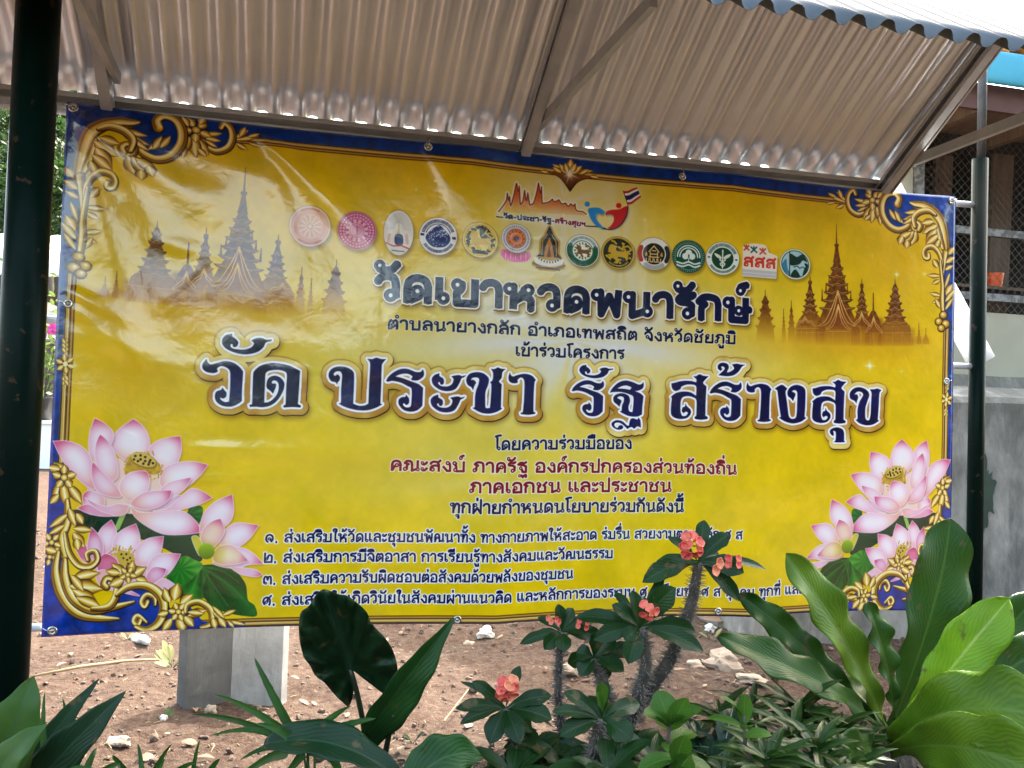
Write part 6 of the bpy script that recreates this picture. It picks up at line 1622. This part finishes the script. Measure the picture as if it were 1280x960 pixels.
# bird's nest fern, right
fc = W(1112, 905, 2.28)
fern = empty('birds_nest_fern', root_at(fc), "large bird's nest fern with broad wavy fronds in the right foreground", 'fern')
def frond(ctrl, width, mat, nrm, prof=prof_fern, **k):
    mb = MB(); add_leaf(mb, ctrl, width, nrm, prof, n=44, m=6, **k); return mb.build('frond', mat, fern, smooth=True, solid=.0008)
px = lambda *a: W(*a)
S = 2.28/F_PX
frond([px(1112, 915, 2.30), px(1150, 820, 2.32), px(1180, 730, 2.36), px(1188, 648, 2.42)], 40.4*S, M_['fern'], (.15, -1, .2), fold=.12, wave=0.160, wf=3.2, ph=.5)
frond([px(1108, 915, 2.28), px(1085, 840, 2.24), px(1040, 770, 2.22), px(982, 692, 2.24)], 28.4*S, M_['fern_m'], (.5, -1, .3), fold=.25, wave=0.208, wf=4, ph=1.5)
frond([px(1104, 918, 2.26), px(1060, 860, 2.2), px(985, 835, 2.16), px(898, 795, 2.15)], 24.9*S, M_['fern'], (.1, -.8, .9), fold=.2, wave=0.192, wf=4, ph=.2)
frond([px(1106, 918, 2.3), px(1050, 850, 2.36), px(985, 785, 2.42), px(922, 742, 2.46)], 18.9*S, M_['fern'], (-.2, -1, .5), fold=.35, wave=0.352, wf=5, ph=2.2)
frond([px(1116, 900, 2.24), px(1118, 850, 2.22), px(1100, 800, 2.22), px(1084, 752, 2.24)], 16.3*S, M_['fern'], (.4, -1, .2), fold=.35, wave=0.384, wf=4, ph=.9)
frond([px(1130, 915, 2.2), px(1160, 870, 2.15), px(1205, 815, 2.13), px(1262, 748, 2.15)], 31.0*S, M_['fern_l'], (-.2, -1, .35), fold=.15, wave=0.128, wf=3, ph=2.6)
frond([px(1112, 935, 2.15), px(1150, 890, 1.98), px(1215, 865, 1.86), px(1330, 905, 1.78)], 39.6*S, M_['fern_m'], (-.25, -1, .55), fold=.2, wave=0.192, wf=3, ph=.3)
frond([px(1112, 940, 2.1), px(1165, 925, 1.9), px(1225, 925, 1.8), px(1330, 985, 1.7)], 37.8*S, M_['fern_m'], (-.35, -1, .2), fold=.2, wave=0.160, wf=3, ph=1.3)
frond([px(1125, 920, 2.35), px(1190, 870, 2.42), px(1240, 810, 2.48), px(1300, 740, 2.5)], 34.4*S, M_['fern'], (-.1, -1, .3), fold=.2, wave=0.160, wf=4, ph=.7)
frond([px(1130, 925, 2.3), px(1200, 880, 2.3), px(1260, 830, 2.3), px(1330, 800, 2.3)], 31.0*S, M_['fern'], (-.2, -1, .5), fold=.2, wave=0.192, wf=4, ph=3.)
frond([px(1104, 930, 2.2), px(1080, 925, 2.1), px(1060, 935, 2.0), px(1035, 985, 1.95)], 24.1*S, M_['fern'], (.3, -1, .5), fold=.2, wave=0.224, wf=4, ph=1.)
frond([px(1110, 920, 2.3), px(1090, 880, 2.36), px(1060, 850, 2.42), px(1030, 840, 2.5)], 20.6*S, M_['fern'], (.3, -.8, .8), fold=.2, wave=0.224, wf=4, ph=2.)
frond([px(1116, 930, 2.3), px(1150, 870, 2.5), px(1190, 840, 2.65), px(1230, 850, 2.75)], 25.8*S, M_['fern'], (0, -.6, 1), fold=.2, wave=0.224, wf=4, ph=2.)
mb = MB(); z0 = gz(fc.x, fc.y); pts = [Vector((fc.x, fc.y, z0 - .05)), Vector((fc.x, fc.y, (z0 + fc.z)*.5)), Vector((fc.x, fc.y, fc.z - .02))]
mb.tube(pts, [.10, .085, .06], 16)
for k in range(60):
    a = rnd.uniform(0, 6.28); z = rnd.uniform(z0 + .03, fc.z - .02); c = Vector((fc.x + .08*math.cos(a), fc.y + .08*math.sin(a), z)); mb.tube([c, c + Vector((.05*math.cos(a), .05*math.sin(a), rnd.uniform(-.08, .02)))], [.004, .001], 4)
mb.build('root_ball', M_['bark'], fern)

# taro, centre left
tc_ = W(470, 985, 2.12)
taro = empty('taro_plant', root_at(tc_), 'dark green taro with heart shaped leaves in front of the banner, centre left', 'plant')
outline = [(320,62),(385,85),(430,93),(480,130),(522,172),(545,225),(600,282),(640,340),(660,400),(666,450),(655,500),(612,556),(575,530),(545,495),(510,465),(470,450),(446,440),(457,500),(457,560),(436,612),(400,588),(365,552),(320,500),(280,470),(253,420),(225,380),(205,300),(203,230),(212,170),(250,140),(282,90)]
oc = crv(outline, True, 5); J = np.array((446, 436.)); tipd = np.array((320, 62.))
mb = MB(); rows, urows = [], []
axis = (tipd - J); La = np.hypot(*axis)
for r in np.linspace(.0, 1, 15):
    row, ur = [], []
    for k, q in enumerate(np.r_[oc, oc[:1]]):
        z = J + (q - J)*r; X, Y = 320 + z[0]/3.765, 720 + z[1]/3.765
        along = ((z - J) @ axis)/La**2; across = ((z - J)[0]*axis[1] - (z - J)[1]*axis[0])/La**2
        dpt = 2.02 - .16*along - .07*abs(across) + .018*math.sin(k*.55)*r**3 + .01*mnoise.noise(Vector((z[0]*.02, z[1]*.02, 0)))
        row.append(W(X, Y, dpt)); ur.append((.5 + across*.55, .5 + along*.5 - abs(across)*.2))
    rows.append(row); urows.append(ur)
mb.grid(rows, urows); mb.build('leaf', M_['taro'], taro, smooth=True, solid=.0008)
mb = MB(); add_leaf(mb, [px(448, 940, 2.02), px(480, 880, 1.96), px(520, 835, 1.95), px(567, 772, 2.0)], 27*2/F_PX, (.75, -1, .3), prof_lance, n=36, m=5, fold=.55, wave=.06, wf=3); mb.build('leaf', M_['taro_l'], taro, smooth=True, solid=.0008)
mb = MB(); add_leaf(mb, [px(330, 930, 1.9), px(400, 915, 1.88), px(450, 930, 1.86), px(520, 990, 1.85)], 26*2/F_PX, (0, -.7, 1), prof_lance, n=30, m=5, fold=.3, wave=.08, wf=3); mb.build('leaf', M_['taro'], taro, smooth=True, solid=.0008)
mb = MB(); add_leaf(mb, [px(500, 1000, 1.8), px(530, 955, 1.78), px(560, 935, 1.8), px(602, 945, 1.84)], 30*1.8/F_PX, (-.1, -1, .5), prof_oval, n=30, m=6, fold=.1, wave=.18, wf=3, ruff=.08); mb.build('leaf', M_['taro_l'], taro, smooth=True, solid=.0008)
for A, Bp, Cp in ((px(438, 836, 2.02), px(455, 890, 2.04), px(466, 965, 2.1)), (px(493, 893, 1.98), px(484, 920, 2.02), px(476, 975, 2.1)), (px(450, 934, 2.02), px(458, 950, 2.04), px(470, 990, 2.1)), (px(520, 985, 1.85), px(505, 1010, 1.95), px(480, 1020, 2.1))):
    mb = MB(); base = root_at(tc_) + Vector((rnd.uniform(-.02, .02), rnd.uniform(-.02, .02), -.02)); mb.tube([bez([A, Bp, Cp, base], t/14) for t in range(15)], [.0055 + .003*t/14 for t in range(15)], 10); mb.build('petiole', M_['petiole'], taro, smooth=True)

# broad leaved plant, bottom left corner
cl = W(-10, 1020, 1.75)
canna = empty('broad_leaved_plant', root_at(cl), 'broad leaved green plant with dark pointed blades in the left bottom corner', 'plant')
for ctrl, w, mt, nr in (([px(-20, 990, 1.7), px(5, 940, 1.68), px(25, 890, 1.68), px(42, 846, 1.72)], 38, 'canna', (.3, -1, .2)),
                        ([px(20, 1010, 1.75), px(60, 960, 1.72), px(100, 920, 1.72), px(157, 864, 1.76)], 28, 'taro', (.4, -1, .6)),
                        ([px(10, 1000, 1.8), px(40, 945, 1.82), px(75, 905, 1.84), px(124, 848, 1.9)], 17, 'taro', (.5, -1, .5)),
                        ([px(-30, 1010, 1.6), px(0, 960, 1.6), px(20, 930, 1.6), px(60, 905, 1.62)], 22, 'canna', (.2, -.8, .8)),
                        ([px(55, 1010, 1.7), px(80, 975, 1.7), px(110, 955, 1.7), px(135, 985, 1.7)], 16, 'grass', (0, -1, .8))):
    mb = MB(); add_leaf(mb, ctrl, w*1.72/F_PX, nr, prof_lance, n=36, m=5, fold=.16, wave=.05, wf=2.5, ph=w); mb.build('leaf', M_[mt], canna, smooth=True, solid=.0008)
mb = MB()
for dx in (0, .04, .08): mb.tube([root_at(cl) + Vector((dx, 0, -.03)), root_at(cl) + Vector((dx, .0, .25)), px(-15 + dx*600, 1000, 1.73)], [.012, .010, .006], 8)
mb.build('stem', M_['petiole'], canna, smooth=True)

# grass clumps
def grass_clump(name_label, base_px, blades, depth, group=None):
    c = W(base_px[0], base_px[1], depth); g = empty('grass_clump', root_at(c), name_label, 'grass', group)
    mb = MB(); q = random.Random(int(base_px[0]))
    for (x0, y0, x1, y1, bend, w) in blades:
        a = W(x0, y0, depth + q.uniform(-.05, .05)); b = W(x1, y1, depth + q.uniform(-.12, .12)); mid = a.lerp(b, .55) + Vector((bend, q.uniform(-.03, .03), abs(bend)*.8 + .02))
        add_leaf(mb, [a, mid, b], w*depth/F_PX, (q.uniform(-.5, .5), -1, q.uniform(.1, .9)), prof_blade, n=16, m=2, fold=.35)
    for k in range(5):
        a = root_at(c) + Vector((q.uniform(-.03, .03), q.uniform(-.03, .03), -.01)); b = W(base_px[0] + q.uniform(-12, 12), base_px[1] - 4, depth); mb.tube([a, a.lerp(b, .5) + Vector((.01, 0, 0)), b], [.004, .003, .002], 5)
    return mb.build('blade', M_['grass'], g, smooth=True)


grass_clump('clump of long arching grass blades in front of the grey concrete footing', (385, 930), [(378, 940, 318, 822, -.02, 7), (380, 935, 268, 868, .0, 6), (375, 938, 240, 893, .02, 6), (385, 930, 470, 898, .0, 8), (380, 930, 440, 882, .01, 7), (378, 935, 320, 905, .01, 7), (390, 940, 455, 918, 0, 7), (372, 940, 300, 950, .03, 7), (380, 940, 345, 985, .04, 8), (370, 940, 262, 920, .03, 6), (376, 938, 290, 880, -.01, 5), (384, 940, 420, 1000, .05, 8), (360, 945, 282, 985, .05, 8)], 1.95)
grass_clump('small grass tuft with thin upright blades beside the bottom left leaves', (85, 975), [(60, 990, 56, 865, 0, 5), (85, 990, 78, 872, .0, 5), (95, 990, 120, 935, .02, 6), (80, 990, 45, 945, -.02, 6), (100, 990, 150, 960, .02, 6), (70, 990, 20, 955, -.02, 6)], 1.8)
grass_clump('low grass tuft at the lower edge between corner leaves and arching grass', (180, 985), [(180, 990, 172, 930, 0, 5), (180, 990, 215, 930, .01, 4), (175, 990, 140, 945, -.02, 5), (190, 990, 245, 955, .03, 5), (185, 990, 205, 948, 0, 6), (240, 990, 250, 925, 0, 5), (245, 990, 275, 950, .01, 5)], 1.9)

# small weeds on the soil
def weed(px_, py_, size, label, mat, n=14, seed=1):
    p = Gd(px_, py_); p.z = gz(p.x, p.y); t = (p - CAMP).dot(FWD); g = empty('weed', p, label, 'weed', 'small weeds on the soil'); q = random.Random(seed); mb = MB(); st = MB()
    for k in range(n):
        a = q.uniform(0, 6.28); R = size*t/F_PX*q.uniform(.35, 1); e = Vector((math.cos(a)*R, math.sin(a)*R*.7, R*q.uniform(.25, .9))); b = p + e*.35
        add_leaf(mb, [b, b + e*.35 + Vector((0, 0, R*.1)), p + e], R*.14, (math.cos(a)*-.3, -.6, 1), prof_lance, n=6, m=1, fold=.2); st.tube([p + Vector((0, 0, -.005)), b], [.0016, .001], 4)
    mb.build('foliage', mat, g, smooth=True); st.build('stem', M_['petiole'], g)


M_['weedpale'] = leaf_mat('dusty_weed', (.16, .17, .07), (.30, .28, .13), (.3, .3, .15), rough=.7, trans=.2, veins=2., vein_amt=.2)
weed(215, 838, 34, 'dusty yellow green weed at the end of the dry stalk', M_['weedpale'], 26, 2)
weed(206, 903, 14, 'tiny yellow green seedling left of the concrete footing', M_['thornleaf_l'], 6, 3)
weed(1000, 790, 34, 'dark weed under the banner hem behind the fern fronds', M_['thornleaf'], 20, 4)
weed(516, 925, 20, 'small dull seedling on bare soil right of the taro', M_['thornleaf'], 6, 5)
weed(890, 800, 20, 'grey green weed beside the dead leaf', M_['weedpale'], 9, 6)
weed(160, 770 + 30, 16, 'faint weed on the soil close to the left banner corner', M_['weedpale'], 7, 8)

# crown of thorns shrub
sc_ = W(760, 1010, 2.2)
shrub = empty('thorny_shrub', root_at(sc_), 'thorny shrub with spiny grey stems and coral pink flower clusters in front of the banner', 'shrub')
sq = random.Random(77)


def stem(pts, r0, r1):
    n = 26; P = [bez(pts, t/n) + Vector((sq.uniform(-.002, .002), 0, sq.uniform(-.002, .002))) for t in range(n + 1)]
    mb = MB(); mb.tube(P, [r0 + (r1-r0)*t/n + sq.uniform(-.0008, .0008) for t in range(n+1)], 9); s = mb.build('stem', M_['bark'], shrub, smooth=True)
    mb = MB(); L = sum((P[i+1]-P[i]).length for i in range(n))
    for k in range(int(L*1500)):
        i = sq.randrange(n); f = sq.random(); p = P[i].lerp(P[i+1], f); d = (P[i+1]-P[i]).normalized(); o = d.orthogonal().normalized(); o.rotate(Matrix.Rotation(sq.uniform(0, 6.28), 3, d))
        rr = r0 + (r1-r0)*(i+f)/n; ln = sq.uniform(.008, .019); e = (o + d*sq.uniform(-.2, .4)).normalized()
        mb.tube([p + e*rr*.8, p + e*(rr + ln)], [.0016, .0003], 4, cap=False)
    mb.build('spines', M_['thorn'], s)['kind'] = 'stuff'
    return s


def tuft(c, leaves, mat='thornleaf'):
    """leaves given as pixel tips round a stem head"""
    mb = MB()
    for (x, y, w, dd) in leaves:
        t = (c - CAMP).dot(FWD); e = W(x, y, t + dd); L = (e - c).length; mid = c.lerp(e, .5) + Vector((0, -.01, L*.16))
        add_leaf(mb, [c, mid, e], w*.84*t/F_PX, (sq.uniform(-.4, .4), -1, sq.uniform(.3, 1.1)), prof_obov, n=14, m=3, fold=.22, wave=.04, wf=2)
    return mb.build('foliage', M_[mat], shrub, smooth=True)


def flowers(c, n, R, mats=('coral', 'peach')):
    for k in range(n):
        a = k/n*6.28 + sq.uniform(-.3, .3); d = Vector((math.cos(a)*.75, -.8 + sq.uniform(-.2, .2), math.sin(a)*.8)).normalized(); o = c + d*R*.8*(.75 + .25*sq.random())
        s = d.orthogonal().normalized(); s.rotate(Matrix.Rotation(sq.uniform(0, 6.28), 3, d)); t = d.cross(s); rr = R*.62
        mb = MB()
        for sg in (1, -1):
            cen = o + s*sg*rr*.52; P = []
            for q in np.linspace(0.02, 1, 6):
                P.append([cen + (s*sg*math.cos(x)*.9 + t*math.sin(x))*rr*.72*q*(1 + .06*math.sin(5*x)) + d*rr*(.30*q*q - .08) for x in np.linspace(0, 2*math.pi, 19)])
            mb.grid(P)
        f = mb.build('flower', M_[mats[0] if sq.random() < .6 else mats[1]], shrub, smooth=True, solid=.0006)
        mb = MB(); mb.tube([o - d*rr*.2, o + d*rr*.12, o + d*rr*.2], [rr*.18, rr*.16, rr*.05], 8); mb.build('pistil', M_['pistil'], f)
        mb = MB(); mb.tube([c, o - d*rr*.1], [.0016, .0014], 5); mb.build('flower_stalk', M_['petiole'], f)


root = root_at(sc_)
H1 = W(873, 702, 2.12); H2 = W(800, 785, 2.06); H3 = W(702, 790, 2.16); H4 = W(632, 885, 2.05); H5 = W(752, 900, 1.96); H6 = W(742, 822, 2.12)
stem([H1, W(866, 760, 2.14), W(850, 830, 2.16), W(790, 900, 2.17), root + Vector((.03, 0, .35)), root], .0125, .0085) if False else None
stem([root + Vector((.02, .02, -.03)), root + Vector((.02, 0, .3)), W(770, 905, 2.16), W(850, 850, 2.15), W(862, 780, 2.14), H1], .023, .011)
stem([root + Vector((-.0, .0, -.03)), root + Vector((0, 0, .25)), W(765, 950, 2.1), W(830, 850, 2.08), H2], .021, .012)
stem([root + Vector((-.06, .02, -.03)), root + Vector((-.07, 0, .2)), W(690, 940, 2.15), W(695, 870, 2.15), H3], .013, .008)
stem([root + Vector((-.16, .02, -.03)), root + Vector((-.16, 0, .2)), W(650, 960, 2.06), W(640, 930, 2.05), H4], .013, .008)
stem([root + Vector((.0, -.06, -.03)), root + Vector((-.01, -.06, .2)), W(740, 970, 1.98), W(738, 940, 1.97), H5], .020, .012)
stem([root + Vector((-.02, .0, -.03)), root + Vector((-.02, 0, .3)), W(790, 900, 2.12), W(755, 880, 2.12), H6], .014, .008)
tuft(H1, [(880, 650, 11, .02), (835, 672, 8, .0), (912, 668, 12, .02), (803, 728, 15, -.05), (930, 716, 15, -.02), (958, 712, 7, .05), (925, 752, 12, .0), (900, 695, 9, .05), (862, 705, 8, -.04), (818, 705, 10, .04)])
tuft(H2, [(790, 738, 10, .0), (845, 735, 17, -.04), (765, 756, 12, 0), (720, 772, 13, .04), (780, 800, 12, -.03), (785, 830, 15, -.05), (760, 785, 14, .05), (880, 815, 14, -.02), (870, 790, 14, .03), (835, 795, 15, .06), (830, 720, 8, .05), (768, 740, 7, .06), (742, 800, 13, -.02), (805, 745, 9, .05)])
tuft(H3, [(698, 755, 9, .0), (716, 760, 9, .03), (650, 805, 8, 0), (672, 772, 6, .04), (740, 785, 12, -.02), (755, 800, 13, .02), (705, 815, 12, -.05), (680, 812, 11, -.03), (665, 800, 9, .05), (750, 770, 10, .06)])
tuft(H4, [(650, 832, 9, .02), (590, 852, 9, 0), (575, 852, 4, 0), (570, 886, 10, -.03), (575, 905, 9, -.05), (690, 870, 12, 0), (690, 900, 16, -.03), (612, 930, 16, -.05), (650, 930, 15, -.07), (605, 868, 8, .04), (665, 915, 14, .05)])
tuft(H5, [(755, 855, 8, 0), (760, 852, 6, .04), (705, 865, 12, 0), (690, 890, 10, -.04), (790, 925, 18, -.05), (700, 920, 14, -.05), (770, 880, 11, .06), (735, 870, 11, .05), (720, 890, 14, .06), (800, 880, 13, .07)])
tuft(H5 + Vector((0, -.01, .02)), [(752, 852, 9, -.03), (745, 866, 7, -.05)], 'thornleaf_l')
tuft(H6, [(770, 800, 12, 0), (720, 815, 13, 0), (745, 790, 10, 0), (780, 840, 13, -.04), (725, 845, 13, -.03), (800, 815, 14, .04), (760, 850, 12, .03), (710, 830, 12, .05)])
tuft(W(735, 930, 2.1), [(690, 940, 15, 0), (780, 950, 15, 0), (735, 965, 15, -.05), (700, 965, 14, 0), (775, 915, 12, .05), (660, 950, 14, .03), (820, 930, 14, .06), (630, 960, 14, 0)])
flowers(W(862, 682, 2.06), 5, 17*2.1/F_PX, ('coral', 'coral')); flowers(W(885, 707, 2.04), 1, 17*2.1/F_PX, ('peach', 'peach')); flowers(W(915, 702, 2.08), 2, 12*2.1/F_PX, ('peach', 'coral'))
flowers(W(810, 762, 2.0), 3, 13*2.1/F_PX, ('coral', 'coral')); flowers(W(634, 860, 2.0), 5, 17*2/F_PX, ('coral', 'peach')); flowers(W(692, 775, 2.1), 2, 10*2/F_PX, ('peach', 'coral')); flowers(W(728, 780, 2.14), 2, 10*2/F_PX, ('coral', 'coral'))

# low striped leaf shrubs, right of the thorny shrub
def rosette_plant(name, label, cat, heads, depth, mat, lw, LL, seed, group=None, prof=prof_lance, nleaf=16, up=.6):
    c = W(heads[0][0], 1010, depth); r = root_at(c); g = empty(name, r, label, cat, group); q = random.Random(seed)
    for (x, y, dd, sc) in heads:
        h = W(x, y, depth + dd); mb = MB(); base = r + Vector((q.uniform(-.04, .04), q.uniform(-.04, .04), -.02))
        mb.tube([bez([base, base.lerp(h, .5) + Vector((q.uniform(-.04, .04), 0, .02)), h], t/10) for t in range(11)], [.007 - .003*t/10 for t in range(11)], 7); mb.build('stem', M_['bark'], g, smooth=True)
        mb = MB()
        for k in range(nleaf):
            a = k*2.4 + q.uniform(-.3, .3); el = q.uniform(-.25, 1.0)*up + .1; d = Vector((math.cos(a)*math.cos(el), math.sin(a)*math.cos(el), math.sin(el))).normalized(); L = LL*sc*q.uniform(.65, 1.1)
            o = h - Vector((0, 0, q.uniform(0, .05))); add_leaf(mb, [o, o + d*L*.5 + Vector((0, 0, L*.12)), o + d*L + Vector((0, 0, -L*.08))], lw*sc*q.uniform(.8, 1.2), (0, -.35, 1) if abs(d.z) < .7 else (0, -1, .2), prof, n=12, m=2, fold=.25)
        mb.build('foliage', M_[mat], g, smooth=True)
    return g


rosette_plant('striped_shrub', 'low shrub of slender yellow striped leaves beside the fern', 'shrub', [(990, 905, 0, 1), (1020, 930, -.1, 1), (955, 925, -.05, .9), (1045, 905, .1, .9), (925, 905, .1, .8), (985, 960, -.15, 1), (1060, 950, -.1, .9), (900, 890, .2, .9), (940, 880, .25, .9), (1000, 880, .15, 1.), (960, 945, -.2, 1.), (1030, 970, -.2, 1.), (1010, 900, .2, 1.), (905, 960, -.1, .9), (1075, 915, .15, .8)], 2.02, 'drac', .0105, .125, 3, nleaf=22)
rosette_plant('fresh_green_seedling', 'fresh light green leafy seedling between the thorny shrub and the striped shrub', 'plant', [(838, 905, 0, 1.), (845, 945, -.05, 1.)], 1.92, 'thornleaf_l', .024, .085, 5, prof=prof_oval, nleaf=7, up=1.1)
rosette_plant('variegated_shrub', 'dark variegated shrub with white blotched leaves left of the striped shrub', 'shrub', [(905, 935, .05, 1.), (880, 960, 0, 1.), (940, 960, .0, 1.), (870, 925, .12, .9)], 2.0, 'varieg', .026, .11, 9, prof=prof_oval, nleaf=12)
rosette_plant('upright_green_shoot', 'pair of narrow upright leaves rising from the striped shrub', 'plant', [(930, 895, -.12, 1.)], 1.95, 'thornleaf_l', .014, .075, 15, prof=prof_oval, nleaf=5, up=1.6)
rosette_plant('ground_cover_plant', 'dark leafy ground cover at the lower edge below the thorny shrub', 'plant', [(640, 965, 0, 1.), (700, 955, .05, 1.), (760, 960, -.05, 1.), (820, 955, .05, 1.), (600, 985, 0, 1), (670, 930, .12, .9), (790, 930, .14, .9), (850, 960, .1, 1.), (735, 985, -.1, 1.), (560, 1000, .0, 1.), (880, 985, 0, 1.)], 1.95, 'thornleaf', .019, .12, 19, prof=prof_oval, nleaf=18)

# ---------------------------------------------------------------- tall hedge added out of view, to keep sky glare off the banner
M_['glare_blocker'] = leaf_mat('glare_blocker_leaf', (.008, .02, .006), (.016, .034, .01), (.016, .034, .012), rough=.9, trans=.0, veins=2., vein_amt=.2, spec=.05)
hg = empty('glare_blocker', Vector((9, -5.5, 0)), 'added, unseen dark hedge across the yard facing the right half of the banner', 'glare_blocker')
mb = MB(); hr = random.Random(4)
for k in range(46): mb.blob((2.9 + hr.random()**1.2*15, -5.5 + hr.uniform(-.5, .5), hr.uniform(.3, 5.4) - .0), hr.uniform(.75, 1.15), k, (1.1, .8, 1), 2, .35)
for k in range(26): mb.blob((-3.2 + hr.random()*6.5, -5.5 + hr.uniform(-.4, .4), hr.uniform(.2, 1.35)), hr.uniform(.55, .8), k + 60, (1.1, .8, 1), 2, .35)
mb.blob((9.5, -5.9, 2.6), 1., 3, (6.2, .5, 2.8), 3, .12)
mb.build('body', M_['glare_blocker'], hg, smooth=True)
mb = MB()
for k in range(5200):
    p = Vector((2.3 + hr.random()*15, -5.5 + hr.uniform(.2, 1.2), hr.uniform(.0, 6.2))); e = Vector((hr.uniform(-1, 1), hr.uniform(-.3, 1), hr.uniform(-1, 1))).normalized()*.22
    add_leaf(mb, [p, p + e*.5, p + e], .06, (hr.uniform(-1, 1), 1, hr.uniform(-1, 1)), prof_oval, n=2, m=1)
mb.build('leaves', M_['glare_blocker'], hg)['kind'] = 'stuff'
